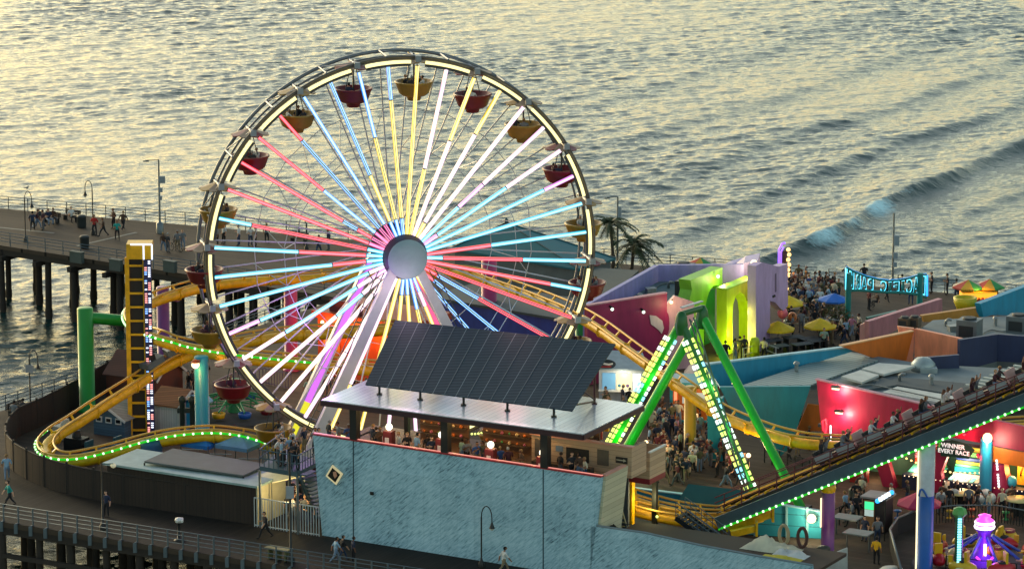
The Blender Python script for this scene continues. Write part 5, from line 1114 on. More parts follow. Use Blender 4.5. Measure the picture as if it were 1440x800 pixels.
# maroon wall with a scalloped end
O = Q(938, 413, 285.5); d = hz(Vector((11.6 - 5.5, 285.5 - 281.2, 0)))
mw = empty('maroon_wall', P(900, 530), 'big maroon wall with a scalloped edge and a white curl beside the pink panel', 'wall')
sc_ = [(938 + 3.5 * math.sin(t), 455 - 16 * math.cos(t)) for t in np.linspace(0, math.pi, 7)]
part('panel', wallp([(826, 431), (938, 413), (938, 439)] + sc_ + [(938, 472), (938, 545), (826, 545)], O, d, .35), marw, mw)
part('coping', MB().beam(upright([(826, 430)], O, d)[0] + inward(d) * .17, upright([(938, 412)], O, d)[0] + inward(d) * .17, .4, .1), paint('dusty pink', '#b97f8c'), mw)
cq = upright([(913, 443), (922, 444), (931, 451), (933, 461), (930, 469), (926, 464), (920, 459), (915, 456)], O, d); part('curl', MB().prism([p - inward(d) * .06 for p in cq], inward(d) * .05), paint('off white', '#c9b9b4'), mw)
for x, y in ((857, 433), (901, 437)):
    q = upright([(x, y)], O, d)[0] - inward(d) * .35; r = part('spotlight', MB().cyl(q + Z * .05, q + inward(d) * .3 + Z * .15, .12, .08, 8), dsteel, mw); part('bulb', MB().ball(q - Z * .03, .12, 8), led('cool lamp', '#e8ffe8', 1.6), r)
pk = wallp([(938, 428), (949, 416), (976, 425), (976, 520), (938, 520)], Q(950, 430, 286.2), hz((1, .35)), .3); solo('pink_panel', pk, pinkw, 'pale pink pointed panel between the maroon wall and the green arch', 'wall')
q = Q(944, 425, 285.6); root = empty('wall_lamp', q, 'small lit lamp on the edge of the pale pink panel', 'lamp'); part('bulb', MB().ball(q, .13, 8), led('warm lamp', None), root); part('bracket', MB().cyl(q, q + Vector((.1, .5, .1)), .04, n=6), dsteel, root); lamp(q + Vector((.5, -.9, -.3)), '#ffd9a0', 45, .2)
# green arches
OA, OB, OC = P(985, 500), P(1022, 500), P(1063, 497)
ga_ = empty('green_arch', OA, 'stepped green arch wall nearest the black air conditioners', 'arch')
part('panel', wallp([(971, 394), (1016, 376), (1016, 407), (1010, 401), (1003, 402), (997, 411), (993, 425), (990, 445), (990, 505), (976, 512), (978, 455), (970, 421), (973, 408)], OA, V, 1.0), paint('leaf green', '#78b72c'), ga_)
part('inner_panel', wallp([(993, 412), (1016, 400), (1016, 500), (990, 505)], OA - inward(V) * -1.2, V, .1), paint('deep green', '#157a2c'), ga_)
q = upright([(1004, 388)], OA, V)[0] - inward(V) * .35; sp_ = part('spotlight', MB().ball(q, .13, 8), led('cool lamp', None), ga_); lamp(q - inward(V) * .4 - Z * .3, '#eaff9a', 60, .2)
gB = empty('lime_arch', OB, 'bright yellow lime arch with lit doors inside', 'arch')
part('panel', wallp([(1022, 408), (1063, 391), (1063, 495), (1053, 499), (1053, 440), (1051, 425), (1047, 415), (1041, 411), (1035, 416), (1031, 428), (1030, 445), (1030, 508), (1022, 512)], OB, V, .85), limey, gB)
part('coping', MB().beam(upright([(1022, 407)], OB, V)[0] + inward(V) * .43, upright([(1063, 390)], OB, V)[0] + inward(V) * .43, .95, .1), lime, gB)
part('inner_wall', wallp([(1026, 405), (1066, 390), (1066, 495), (1026, 512)], OB + inward(V) * 2.2, V, .15), lime, gB)
for x0, x1 in ((1022, 1027), (1030, 1034)): part('door_light', wallp([(x0, 450), (x1, 448), (x1, 478), (x0, 480)], OB + inward(V) * 2.0, V, .06), led('door', '#fff6c0', 1.3), gB)
part('light_bar', wallp([(1056.5, 446), (1058.5, 445), (1058.5, 474), (1056.5, 476)], OB - inward(V) * .1, V, .06), led('white bar', '#f6fbff', 1.4), gB)
part('emblem', wallp([(1056, 424), (1060, 421), (1061, 430), (1059, 439), (1056, 440), (1055, 432)], OB - inward(V) * .06, V, .04), ochre, gB)
for x, y, z, w_ in ((1040, 498, 1.5, 110), (1012, 505, 1.0, 130), (1050, 496, 3.2, 40)): lamp(P(x, y) - inward(V) * (.0 if x != 1012 else .8) + Z * z, '#eaff50', w_, .3)
lc = empty('lilac_arch', OC, 'lilac wall with a curved cut out and overhanging head at the terrace', 'arch')
part('panel', wallp([(1063, 374), (1072, 369), (1084, 372), (1095, 375), (1108, 371), (1108, 430), (1102, 437), (1096, 432), (1090, 425), (1083, 423), (1083, 488), (1063, 497)], OC, V, .7), lilac, lc)
part('slot', wallp([(1090, 385), (1092, 384), (1092, 410), (1090, 411)], OC - inward(V) * .02, V, .015), paint('slot shade', '#6d5a78'), lc); part('emblem', wallp([(1086, 416), (1090, 414), (1091, 417), (1087, 419)], OC - inward(V) * .02, V, .015), black_m, lc)
q = Q(1060, 370, 295.5); root = empty('wall_lamp', q, 'bright warm lamp at the top of the lilac wall', 'lamp'); part('bulb', MB().ball(q, .26, 10), led('warm lamp', None), root); part('bracket', MB().cyl(q, q + Vector((.2, .6, -.1)), .05, n=6), dsteel, root); lamp(q + Vector((-.4, -.9, -.3)), '#ffe0b0', 110, .2)
b = P(1061, 503); solo('round_booth', MB().lathe(b, [(0, 0), (.38, 0), (.38, 1.35), (.3, 1.55), (0, 1.6)], 12).cbox(b + Vector((0, -.37, .5)), .4, .08, .6), limey, 'small rounded lime booth at the foot of the lilac wall', 'booth')
# turquoise boat shaped wall, roofs, wing panels
O = P(1003, 512, 5.2); d = hz(P(1210, 487, 5.2) - O)
tw = empty('turquoise_wall', P(1100, 560), 'long turquoise wall rising to the right along the terrace', 'wall')
part('panel', wallp([(990, 514), (1210, 487), (1196, 495), (1140, 512), (1085, 532), (1046, 546), (1015, 547), (1004, 530)], O, d, .3), turq, tw); part('coping', MB().beam(upright([(990, 513)], O, d)[0] + inward(d) * .15, upright([(1210, 486)], O, d)[0] + inward(d) * .15, .36, .1), paint('pale turquoise', '#9cc3cc'), tw)
rr_ = empty('arcade_roofs', P(1200, 620), 'patchwork of flat grey and slatted roofs in front of the turquoise wall', 'roof')
part('roof', block([(1042, 545), (1192, 494), (1300, 512), (1460, 520), (1460, 560), (1340, 578), (1150, 540)], 4.3, 3.9), roofg, rr_)
slat = stripes('slatted roof', '#7f8f8c', '#46534f', 1 / .5, hz(P(1190, 492, 4.4) - P(1042, 543, 4.4)), .5, .18, .12)
part('slatted_roof', block([(1042, 542), (1188, 494), (1235, 506), (1140, 541)], 4.45, 4.32), slat, rr_)
wr = mat('roof white', '#b5b9b4', .6, var=.2)
for k, px in enumerate(([(1183, 529), (1210, 520), (1236, 527), (1212, 537)], [(1212, 518), (1236, 510), (1287, 514), (1243, 526)], [(1241, 551), (1262, 543), (1344, 557), (1335, 568)])): part('white_panel', block(px, 4.75 if k < 2 else 4.5, 4.6 if k < 2 else 4.32), wr, rr_)
part('dark_roof', block([(1222, 547), (1243, 528), (1300, 533), (1392, 542), (1345, 555), (1262, 541)], 4.5, 4.32), roofd, rr_)
for i in range(9):
    p, q = P(1358 + i * 8.5, 541 - i * 3.4, 4.7), P(1405 + i * 8.5, 549 - i * 3.4, 4.7); part('pergola_slat', MB().beam(p, q, .25, .12), mat('slat cream', '#b3b7ac', .6), rr_)
cv = P(1298, 520, 4.3); solo('duct', MB().lathe(cv, [(0, 0), (.9, 0), (.85, .5), (.5, .85), (0, .95)], 14).cbox(cv + Vector((.3, -.7, 0)), 1.2, .8, .35), mat('duct grey', '#98a3a2', .45, .4), 'rounded grey duct on the roof below the low navy wall', 'duct')
wing = empty('teal_wing_panel', P(1100, 640), 'pointed teal wing panel standing over the crowd by the yellow column', 'wall')
part('panel', wallp([(1012, 544), (1140, 543), (1112, 628), (1098, 641), (1066, 607), (1030, 580)], Q(1100, 590, 261), hz((1, -.05)), .3), tealw, wing)
part('pillar', wallp([(994, 566), (1016, 560), (1018, 648), (996, 650)], P(1005, 648), hz((1, -.2)), .8), tealw, wing)
part('emblem', MB().ball(P(1003, 620, 1.0) - V * .2, .45, 8, sz=.7), orange, wing)
solo('orange_wedge', wallp([(1136, 568), (1153, 570), (1156, 606), (1120, 606)], Q(1140, 590, 263), hz((1, -.1)), .25), orange, 'small orange panel wedged between the teal wing and the red fascia', 'wall')
O = P(1185, 487, 5.6); d = hz(P(1285, 466, 5.6) - O); ow = empty('orange_wall', P(1230, 540), 'pointed orange wall sweeping up to the salmon wall', 'wall')
part('panel', wallp([(1184, 487), (1285, 466), (1273, 513), (1255, 510), (1225, 502)], O, d, .3), orange, ow); part('coping', MB().beam(upright([(1184, 486.5)], O, d)[0] + inward(d) * .15, upright([(1285, 465.5)], O, d)[0] + inward(d) * .15, .36, .08), paint('pale orange', '#d9a06a'), ow)
O2 = P(1287, 462, 5.6); d2 = hz(P(1350, 476, 5.6) - O2); sw = empty('salmon_wall', P(1310, 520), 'salmon pink wall between the orange wall and the navy walls', 'wall')
part('panel', wallp([(1286, 462), (1350, 476), (1350, 504), (1286, 506)], O2, d2, .3), salmon, sw); part('panel', wallp([(1263, 459), (1286, 462), (1284, 508), (1274, 514)], O2 + Vector((-.02, .2, 0)), hz((1, .15)), .3), paint('salmon light', '#e29a78'), sw)
nw = empty('navy_wall', P(1400, 540), 'angled navy walls below the big roof air conditioners', 'wall')
O3 = P(1350, 478, 5.6); d3 = hz(P(1403, 470, 5.6) - O3); part('panel', wallp([(1350, 478), (1403, 470), (1403, 508), (1350, 522)], O3, d3, .3), navy, nw)
O4 = P(1403, 470, 5.6); d4 = hz(P(1470, 475, 5.6) - O4); part('panel', wallp([(1403, 470), (1470, 475), (1470, 512), (1403, 508)], O4, d4, .3), navy, nw)
solo('low_navy_wall', wallp([(1287, 504), (1349, 499), (1349, 521), (1304, 532)], P(1320, 501, 5.2), hz((1, .12)), .3), navy, 'low navy wedge wall in front of the salmon wall', 'wall')
hb_ = empty('flat_roof_building', P(1380, 500), 'flat grey roofed building behind the navy walls carrying big air conditioners', 'building')
part('roof', block([(1292, 464), (1312, 450), (1380, 446), (1480, 440), (1480, 482), (1403, 474), (1350, 482)], 4.6), roofg, hb_)
hvac(1363, 474, 4.6, 1.55, 1.4, 1.35, 'largest grey air conditioner standing on the flat roof'); hvac(1432, 466, 4.6, 1.5, 1.3, 1.2, 'grey air conditioner near the far right end of the flat roof')
hvac(1272, 461, 4.6, .8, .8, .75, 'first of a pair of small brown air conditioners behind the orange wall', mat('hvac brown', '#5a4a38', .6)); hvac(1286, 460, 4.6, .8, .8, .75, 'second of a pair of small brown air conditioners behind the orange wall', mat('hvac brown', None))
O = P(1225, 450, 3.0); d = hz(P(1325, 420, 3.0) - O); pw_ = empty('rose_wall', P(1240, 490), 'rose pink wall climbing to the right below the arch sign', 'wall')
part('panel', wallp([(1222, 452), (1325, 420), (1325, 445), (1297, 444), (1250, 470), (1222, 480)], O, d, .4), pinkr, pw_); part('end_panel', wallp([(1209, 457), (1223, 451), (1223, 485), (1209, 478)], O + Vector((0, -.05, 0)), hz((1, -.25)), .3), paint('rose lamplit', '#d99a90'), pw_)  # end panel in lighter rose: the lamp light on it is painted in
solo('teal_parapet', wallp([(1220, 447), (1262, 437), (1262, 445), (1222, 453)], P(1240, 447, 3.0) + Vector((0, 3.5, 0)), hz((1, .5)), .3), paint('green teal', '#2c6e66'), 'short dark teal parapet behind the left end of the rose wall', 'wall')
solo('ochre_wall', wallp([(1296, 444), (1379, 432), (1379, 447), (1300, 453)], P(1340, 438, 4.8), hz((1, .3)), .4), ochre, 'low ochre wall between the rose wall and the right hand teal wall', 'wall')
solo('teal_end_wall', wallp([(1379, 427), (1440, 404), (1470, 394), (1470, 444), (1395, 443), (1383, 446)], P(1379, 427, 5.4), hz(P(1440, 404, 5.4) - P(1379, 427, 5.4)), .5), turq, 'tall turquoise wall rising at the far right above the flat roof', 'wall')
b = P(1357, 436, 4.0); solo('yellow_tub', MB().lathe(b, [(0, 0), (.6, 0), (.85, .6), (.9, 1.0), (.75, 1.0), (.6, .5), (0, .4)], 14), paint('tub yellow', '#c7b41e'), 'yellow tub standing by the fruit stand beyond the ochre wall', 'tub')
# ------------------------------------------------------------------ arcade of game booths
F0 = P(1270, 687); fd_ = U; fn = inward(U)
def fx(x, y, o=0.0): return RP(x, y, F0 + fn * o, fn)
ar = empty('arcade', F0, 'row of lit game booths under a crimson fascia', 'building')
part('fascia', MB().prism([fx(x, y, -.3) for x, y in ((1148, 533), (1335, 577), (1470, 606), (1470, 640), (1335, 614), (1260, 617), (1156, 613))], fn * .3), redw, ar)
part('coping', MB().beam(fx(1148, 532.5, -.15), fx(1335, 576, -.15), .4, .08), paint('dusty pink', None), ar)
part('orange_band', MB().prism([fx(x, y, -.2) for x, y in ((1378, 624), (1470, 642), (1470, 662), (1378, 646))], fn * .15), orange, ar)
part('roof', MB().box(fx(1150, 600, 0) * 1 + Z * 0, fd_ * 24, fn * 5.5, Z * .2), roofd, ar)
bw = F0 - fd_ * 6 + fn * 3.2; part('back_wall', MB().box(Vector((bw.x, bw.y, 0)), fd_ * 24, fn * .2, Z * 3.3), paint('booth green', '#4a7a68'), ar)
def fb(x): p = fx(x, 690); return Vector((p.x, p.y, 0))
def pill(xs, m, nm='pillar', t=.5): return part(nm, MB().prism([fx(x, y, -.05) for x, y in xs], fn * t), m, ar)
pill([(1195, 652), (1218, 655), (1218, 692), (1195, 694)], paint('pillar red', '#8f1a1a')); pill([(1228, 640), (1246, 640), (1262, 694), (1244, 692)], redw); pill([(1312, 634), (1334, 636), (1323, 664), (1328, 694), (1312, 692)], redw)
pill([(1392, 640), (1410, 642), (1421, 712), (1386, 708)], redw, t=.8)
ct = fb(1268); part('counter', MB().box(ct - fn * .0, fd_ * 13, fn * .7, Z * 1.0), paint('counter navy', '#1d2340'), ar)
lb_ = MB()
for i in range(40): lb_.ball(ct + fd_ * (.2 + i * .32) - fn * .04 + Z * .93, .04, 5)
o = part('light_bulbs', lb_, led('counter dot', '#ffd9b0', 1.4), ar); o['kind'] = 'stuff'
# booth 1: plush shelves; booth 2: striped race game; booth 3: golden carved game
pc_ = [paint('plush ' + c, c, .8) for c in ('#c03a2a', '#d9a02a', '#d8d0b8', '#c86a8a', '#3a7ab0', '#4aa05a', '#d0682a')]
s0 = fb(1268) + fn * 2.0
for i in range(4):
    part('shelf', MB().box(s0 + Z * (1.2 + i * .45), fd_ * 2.4, fn * .5, Z * .04), wood_m, ar)
    for j in range(7): part('plush_toy', MB().ball(s0 + fd_ * (.2 + j * .34) + Z * (1.4 + i * .45), .16, 6).ball(s0 + fd_ * (.2 + j * .34) - fn * .04 + Z * (1.6 + i * .45), .1, 6), pc_[(i * 3 + j * 2) % 7], ar)
part('play_top', MB().prism([ct + fd_ * .1 + fn * .75 + Z * 1.02, ct + fd_ * 2.5 + fn * .75 + Z * 1.02, ct + fd_ * 2.5 + fn * 1.9 + Z * 1.3, ct + fd_ * .1 + fn * 1.9 + Z * 1.3], (0, 0, -.05)), paint('play aqua', '#4ab0a0'), ar)
s1 = fb(1330) + fn * 2.2
for k, (z, h, c) in enumerate(((2.55, .3, '#d8b82a'), (2.25, .28, '#58a84a'), (1.97, .2, '#26408a'), (1.77, .18, '#d8c03a'), (1.59, .16, '#4aa86a'), (1.25, .32, '#1f9aa0'))):
    part('stripe_board', MB().box(s1 - fn * (.1 + .12 * k) + Z * z, fd_ * 2.6, fn * .1, Z * h), mat('board ' + c, c, .5, emit=c, es=.2), ar)
part('lit_board', MB().box(s1 - fn * 1.0 + Z * .95, fd_ * 2.6, fn * .08, Z * .28), mat('lit cream', '#e8d0b0', .5, emit='#ffdcb0', es=.7), ar)
for i in range(7):
    part('lane', MB().prism([s1 + fd_ * (.02 + i * .37) - fn * 1.1 + Z * 1.1, s1 + fd_ * (.3 + i * .37) - fn * 1.1 + Z * 1.1, s1 + fd_ * (.3 + i * .37) - fn * 2.1 + Z * .98, s1 + fd_ * (.02 + i * .37) - fn * 2.1 + Z * .98], (0, 0, -.04)), mat('lane ' + str(i % 2), ['#7ed0c8', '#e0c8a8'][i % 2], .4, emit=['#7ed0c8', '#e8c8a0'][i % 2], es=.3), ar)
s2 = fb(1418) + fn * 1.6
part('game_frame', MB().prism([s2 + fd_ * a_ + Z * z_ for a_, z_ in ((0, .9), (0, 2.2), (.8, 2.6), (1.6, 2.9), (3.2, 2.9), (3.2, .9))], fn * .2), mat('game gold', '#c98a1a', .5, var=.4, vs=5, emit='#e09a20', es=.18), ar)
for i in range(4): part('game_arch', MB().tube([s2 - fn * .06 + fd_ * (.5 + i * .75 + .26 * math.cos(t)) + Z * (1.5 + .7 * math.sin(t)) for t in np.linspace(0, math.pi, 8)], .06, 5), mat('game brown', '#7a3a12', .5), ar)
part('cyan_toy', MB().ball(fb(1418) + fn * .5 + Z * 1.35, .4, 10), paint('cyan toy', '#4ab8d0'), ar)
for x, y, c, w_ in ((1290, 655, '#ffd9a0', 90), (1350, 655, '#fff0c8', 110), (1430, 660, '#ffc060', 110), (1230, 660, '#ffd0a0', 40)): lamp(fx(x, y, 1.0), c, w_, .3)
sgn = MB().prism([fx(x, y, -.5) for x, y in ((1322, 626), (1338, 618), (1360, 624), (1370, 633), (1362, 645), (1323, 641))], fn * .12)
sg_ = empty('race_sign', fx(1336, 626, -.5), 'dark green sign reading WINNER EVERY RACE under the lift', 'sign'); part('board', sgn, paint('sign green', '#12352c'), sg_)
def text(name, body, loc, size, d, m, root, ext=.02, mirror=False, shear=0.0, z=Z):
    cu = bpy.data.curves.new(name, 'FONT'); cu.body = body; cu.size = size; cu.extrude = ext; cu.align_x = 'CENTER'; cu.align_y = 'CENTER'; cu.offset = size * .018
    ob = bpy.data.objects.new(name, cu); COL.objects.link(ob); dg = bpy.context.evaluated_depsgraph_get(); me = bpy.data.meshes.new_from_object(ob.evaluated_get(dg)); bpy.data.objects.remove(ob)
    n = inward(d); M = Matrix((( d.x, z.x, -n.x, 0), (d.y, z.y, -n.y, 0), (d.z, z.z, -n.z, 0), (0, 0, 0, 1)))
    if mirror: M = M @ Matrix.Diagonal((-1, 1, 1, 1))
    me.transform(M); me.materials.clear(); me.materials.append(m)
    if mirror: me.flip_normals()
    o = bpy.data.objects.new(name, me); COL.objects.link(o); o.parent = root; o.location = Vector(loc) - ROOTLOC(root); return o
ltm = mat('sign letters', '#dfe6e2', .5, var=0, emit='#ffffff', es=.25)
text('lettering', 'WINNER', fx(1340, 627.3, -.53), .42, U, ltm, sg_); text('lettering', 'EVERY RACE', fx(1341, 635.5, -.53), .4, U, ltm, sg_)
for x, y in ((1356, 610), (1376, 641)):
    q = fx(x, y, -.6); r_ = empty('red_lamp', q, 'red lamp %s the race sign' % ('above' if y < 620 else 'to the right of'), 'lamp'); part('bulb', MB().ball(q, .12, 8), led('red lamp', '#ff2038', 1.6), r_); part('shade', MB().lathe(q, [(.2, .06), (.1, .18), (0, .2)], 8), redw, r_); lamp(q - fn * .3 - Z * .1, '#ff2030', 35, .15)
for x, y, l in ((1175, 546, 'upper floodlight on the crimson fascia'), (1180, 580, 'lower floodlight on the crimson fascia')):
    q = fx(x, y, -.75); r_ = empty('floodlight', q, l, 'lamp'); part('bulb', MB().cbox(q - Z * .08, .5, .12, .12, RZU), led('warm lamp', None), r_); part('housing', MB().cbox(q + Z * .06, .6, .35, .1, RZU).cyl(q + Z * .1, q + fn * .45 + Z * .1, .04, n=6), dsteel, r_); lamp(q - fn * .25 - Z * .3 + fd_ * .3, '#ffc0b0', 130, .15)
vt = empty('vertical_sign', fx(1404, 660, -.2), 'white lit vertical sign strip on the crimson pillar', 'sign')
for i in range(10):
    if i != 4: part('light_cell', MB().prism([fx(1400 + i * .35 + a_, 646 + i * 4.0 + b_, -.25) for a_, b_ in ((0, 0), (2.6, .2), (2.6, 2.9), (0, 2.6))], fn * .05), led('white bar', None), vt)
vt2 = empty('neon_sign', Q(1159, 592, 254.5), 'small red neon sign with a white light strip left of the crimson fascia', 'sign')
part('neon', MB().tube([Q(1157 + a_, y_, 254.4) for a_, y_ in ((5, 589), (0, 592), (1, 604), (4, 610), (5, 600), (5, 590))], .07, 6), led('red lamp', None), vt2); part('light_strip', MB().beam(Q(1168, 598, 254.4), Q(1168, 628, 254.4), .1, .1), led('white bar', None), vt2)
b = P(1385, 706); cl = empty('lamp_column', b, 'turquoise column with a bright lamp at its head before the arcade', 'column')
part('column', MB().lathe(b, [(.5, 0), (.42, .3), (.4, H(b.y, 616))], 16), teal_p if False else paint('column turquoise', '#1a7fa6'), cl); part('base_sculpture', MB().ball(b + Vector((-.35, -.3, .35)), .38, 8).ball(b + Vector((.35, -.3, .35)), .38, 8).ball(b + Vector((0, -.35, .75)), .32, 8), paint('base white', '#b9c4c4'), cl)
q = b + Vector((0, -.45, H(b.y, 613))); part('lamp_head', MB().ball(q, .33, 10), led('warm lamp', None), cl); lamp(q + Vector((0, -.7, -.5)), '#ffeac0', 160, .2)
def high_table(x, y, label, m):
    b = P(x, y); root = empty('high_table', b, label, 'table'); part('top', MB().lathe(b + Z * 1.05, [(0, 0), (.95, 0), (.98, .05), (0, .07)], 20), m, root)
    for i in range(6):
        t = i * 1.047; e = b + Vector((math.cos(t), math.sin(t), 0)) * .75; part('leg', MB().cyl(e, e + Z * 1.04, .05, n=6), black_m, root)
    part('stem', MB().cyl(b, b + Z * 1.05, .3, n=10), black_m, root)
ty = paint('table cream', '#c9b87a')
high_table(1350, 714, 'round cream topped table before the race game', ty); high_table(1433, 724, 'round cream topped table at the right edge near the gold game', ty)
mu = paint('umbrella magenta', '#a3184a', .7); 
def parasol(x, y, top_row, w, m, label, group='parasols', n=8, drop=.55, b=None, name='parasol'):
    b = P(x, y) if b is None else b; h = H(b.y, top_row); root = empty(name, b, label, 'parasol', group); part('pole', MB().cyl(b, b + Z * h, .035, n=6).lathe(b, [(.35, 0), (.35, .1), (.05, .14)], 10), steel, root)
    t = MB(); rim_ = [b + Vector((math.cos(6.2832 * i / n + .2) * w, math.sin(6.2832 * i / n + .2) * w, h - drop)) for i in range(n)]; t.add(rim_ + [b + Z * h], [(i, (i + 1) % n, n) for i in range(n)]); t.add(rim_ + [p - Z * .12 for p in rim_], [(i, i + n, (i + 1) % n + n, (i + 1) % n) for i in range(n)])
    ms = m if isinstance(m, list) else [m]
    if len(ms) > 1:
        for k in range(n): t.m[k] = k % len(ms); t.m[n + k] = k % len(ms)
    part('canopy', t, ms, root); return root
parasol(1292, 735, 690, 1.5, mu, 'magenta parasol under the lift beside the arcade', drop=.8)
# ------------------------------------------------------------------ terrace with parasols, sign, fruit stand
yu = paint('parasol yellow', '#d8b40c', .7)
for x, y, tr, l in ((1094, 486, 451, 'yellow parasol beside the lilac wall, nearest the lime booth'), (1153, 484, 447, 'yellow parasol standing alone left of the arch sign post'), (1108, 452, 415, 'yellow parasol half hidden behind the lilac wall')): parasol(x, y, tr, 1.32, yu, l, drop=.62)
parasol(1172, 448, 412, 1.3, paint('parasol blue', '#1660b4', .7), 'blue parasol in front of the terrace crowd', drop=.5)
rng = [paint('stripe ' + c, c, .7) for c in ('#b03a2a', '#c9a02a', '#2f8f4a', '#b8a892')]
parasol(985, 388, 362, 1.6, rng, 'rainbow parasol behind the lavender parapet', drop=.6)
def fruit():
    b = P(1375, 435); root = empty('fruit_stand', b, 'brightly lit orange snack stand under two rainbow parasols', 'stand')
    part('counter', MB().cbox(b, 2.9, 1.4, .95, .1), paint('stand red', '#8a2a1a'), root); part('lit_case', MB().cbox(b + Z * .96, 2.8, 1.2, .55, .1), mat('case orange', '#e08a20', .4, var=.5, vs=6, emit='#ff9a28', es=.9), root); part('shelf', MB().cbox(b + Z * 1.52, 2.9, 1.5, .06, .1), paint('stand yellow', '#d0a020'), root)
    for i in range(9): part('fruit', MB().ball(b + Vector((-1.2 + i * .3, -.62, 1.0)), .13, 6), [rng[1], orange, rng[0]][i % 3], root)
    lamp(b + Vector((0, -.9, 1.9)), '#ffa840', 45, .2)
fruit(); parasol(1362, 424, 393, 1.35, rng, 'left rainbow parasol over the lit snack stand', b=P(1361, 433), drop=.55); parasol(1391, 424, 392, 1.35, rng, 'right rainbow parasol over the lit snack stand', b=P(1391, 432), drop=.55)
# arch sign seen from behind
b1, b2_ = P(1192, 459), P(1290, 446); asn = empty('arch_sign', b1, 'turquoise arch sign with glowing letters seen from behind', 'sign'); d = hz(b2_ - b1); n_ = inward(d)
gt = paint('sign post teal', '#12807a')
for b in (b1, b2_ + d * .2): part('post', MB().cyl(b, b + Z * (H(b.y, 384)), .24, n=12), gt, asn)
def sp2(x, y, o=0.0): return RP(x, y, b1 + n_ * o, n_)
topc = [(1190, 376), (1203, 383), (1218, 389), (1235, 393), (1250, 395), (1265, 394), (1280, 391), (1292, 387), (1303, 386)]; botc = [(1303, 418), (1290, 414), (1276, 412), (1262, 411), (1248, 411), (1235, 410), (1220, 409), (1205, 408), (1190, 409)]
part('top_chord', MB().tube([sp2(x, y, 0) for x, y in topc], .09, 6), gt, asn); part('bottom_chord', MB().tube([sp2(x, y, 0) for x, y in botc], .12, 6), gt, asn)
neon_b = led('sign cyan', '#58dcff', 1.7); 
part('outline_light', MB().tube([sp2(x, y - 1, .12) for x, y in topc], .05, 6), led('sign blue', '#2a9dff', 1.2), asn); part('outline_light', MB().tube([sp2(1303.5, y, .05) for y in (387, 400, 416)], .09, 6), led('sign blue', None), asn); part('outline_light', MB().tube([sp2(1190, y, .05) for y in (377, 392, 407)], .09, 6), led('sign cyan', None), asn)
def letters(m, o, grow, name):
    s = 'PACIFIC PARK'; xs_ = np.interp(np.linspace(0, 1, 12), [0, 1], [1297, 1197])
    for i, ch in enumerate(s):
        if ch == ' ': continue
        x = xs_[i]; yt = np.interp(x, [p[0] for p in topc], [p[1] for p in topc]) + 1.5; yb = np.interp(x, [p[0] for p in botc[::-1]], [p[1] for p in botc[::-1]]) - 1.5
        c = sp2(x, (yt + yb) / 2, o); hgt = (sp2(x, yt, o) - sp2(x, yb, o)).length
        ob = text('letter', ch, c, 1.0, d, m, asn, ext=.05, mirror=True)
        zz = [v.co.z for v in ob.data.vertices]; ext_ = max(zz) - min(zz); along = [Vector(v.co).dot(d) for v in ob.data.vertices]; wd_ = max(along) - min(along); sx = min(1.6, (.44 * grow) / max(wd_, .15)); sz_ = hgt * grow / ext_; zc_ = (max(zz) + min(zz)) / 2; ac = (max(along) + min(along)) / 2
        for v in ob.data.vertices:
            a_ = Vector(v.co).dot(d); v.co = v.co + d * ((a_ - ac) * sx - a_); v.co.z = (v.co.z - zc_) * sz_
letters(gt, .02, .9, 'letter'); letters(neon_b, .2, 1.06, 'letter')
# purple bulb sign
b = P(1101, 410); bs = empty('bulb_sign', b, 'tall purple neon sign edged with orange bulbs behind the lilac wall', 'sign'); zt = H(b.y, 342)
part('column', MB().cbox(b, .5, .25, zt - .6), mat('sign dark', '#2a2030', .5), bs); part('neon', MB().tube([b + Vector((-.38 + a_, -.15, zt - 1.7 + c_)) for a_, c_ in ((0, 0), (0, 1.2), (.25, 1.7), (.5, 1.75))], .09, 6), led('neon purple', '#8a5cff', 1.3), bs)
part('neon', MB().tube([b + Vector((-.2 + a_, -.15, zt - 1.7 + c_)) for a_, c_ in ((0, 0), (0, 1.0), (.2, 1.4))], .06, 6), led('neon purple', None), bs)
for i in range(9): part('bulb', MB().ball(b + Vector((.38 + .07 * (i % 2), -.2, zt - .5 - i * .42)), .17, 8), led('amber bulb', '#ffc870', 1.8), bs)
lamp(b + Vector((.9, -.7, zt - 1.5)), '#ffb050', 40, .2)
# shrubs in a planter, terrace tables, railings
def shrub(x, y, w, h, label, col, n=420, seed=1):
    b = P(x, y); root = empty('shrub', b, label, 'shrub'); r_ = random.Random(seed); lf = MB()
    for i in range(n):
        t = r_.uniform(0, 6.283); rr = w * math.sqrt(r_.random()); z = .35 + (h - .35) * r_.random() * (1 - .35 * (rr / w) ** 2); c = b + Vector((math.cos(t) * rr, math.sin(t) * rr, z)); s = r_.uniform(.07, .17)
        a_ = Vector((r_.uniform(-1, 1), r_.uniform(-1, 1), r_.uniform(-.5, 1))).normalized(); e = a_.orthogonal().normalized(); f = a_.cross(e); lf.add([c - e * s, c + f * s * .5, c + e * s, c - f * s * .5], [(0, 1, 2, 3)], r_.randrange(2))
    part('foliage', lf, [mat('leaf ' + col, col, .7), mat('leaf dry', '#5a4a26', .7)], root); part('planter', MB().lathe(b, [(0, 0), (w * .7, 0), (w * .8, .5), (w * .7, .5), (0, .42)], 10), mat('planter', '#4a3a2e', .8), root)
    for i in range(5): part('stem', MB().cyl(b + Z * .4, b + Vector((r_.uniform(-.5, .5) * w, r_.uniform(-.5, .5) * w, h * .8)), .03, .01, 5), wood_d, root)
shrub(1176, 462, 1.15, 2.0, 'tall dry looking shrub under the blue parasol', '#3c4a20'); shrub(1162, 470, .7, 1.0, 'low shrub at the foot of the arch sign post', '#46521e', 220, 4)
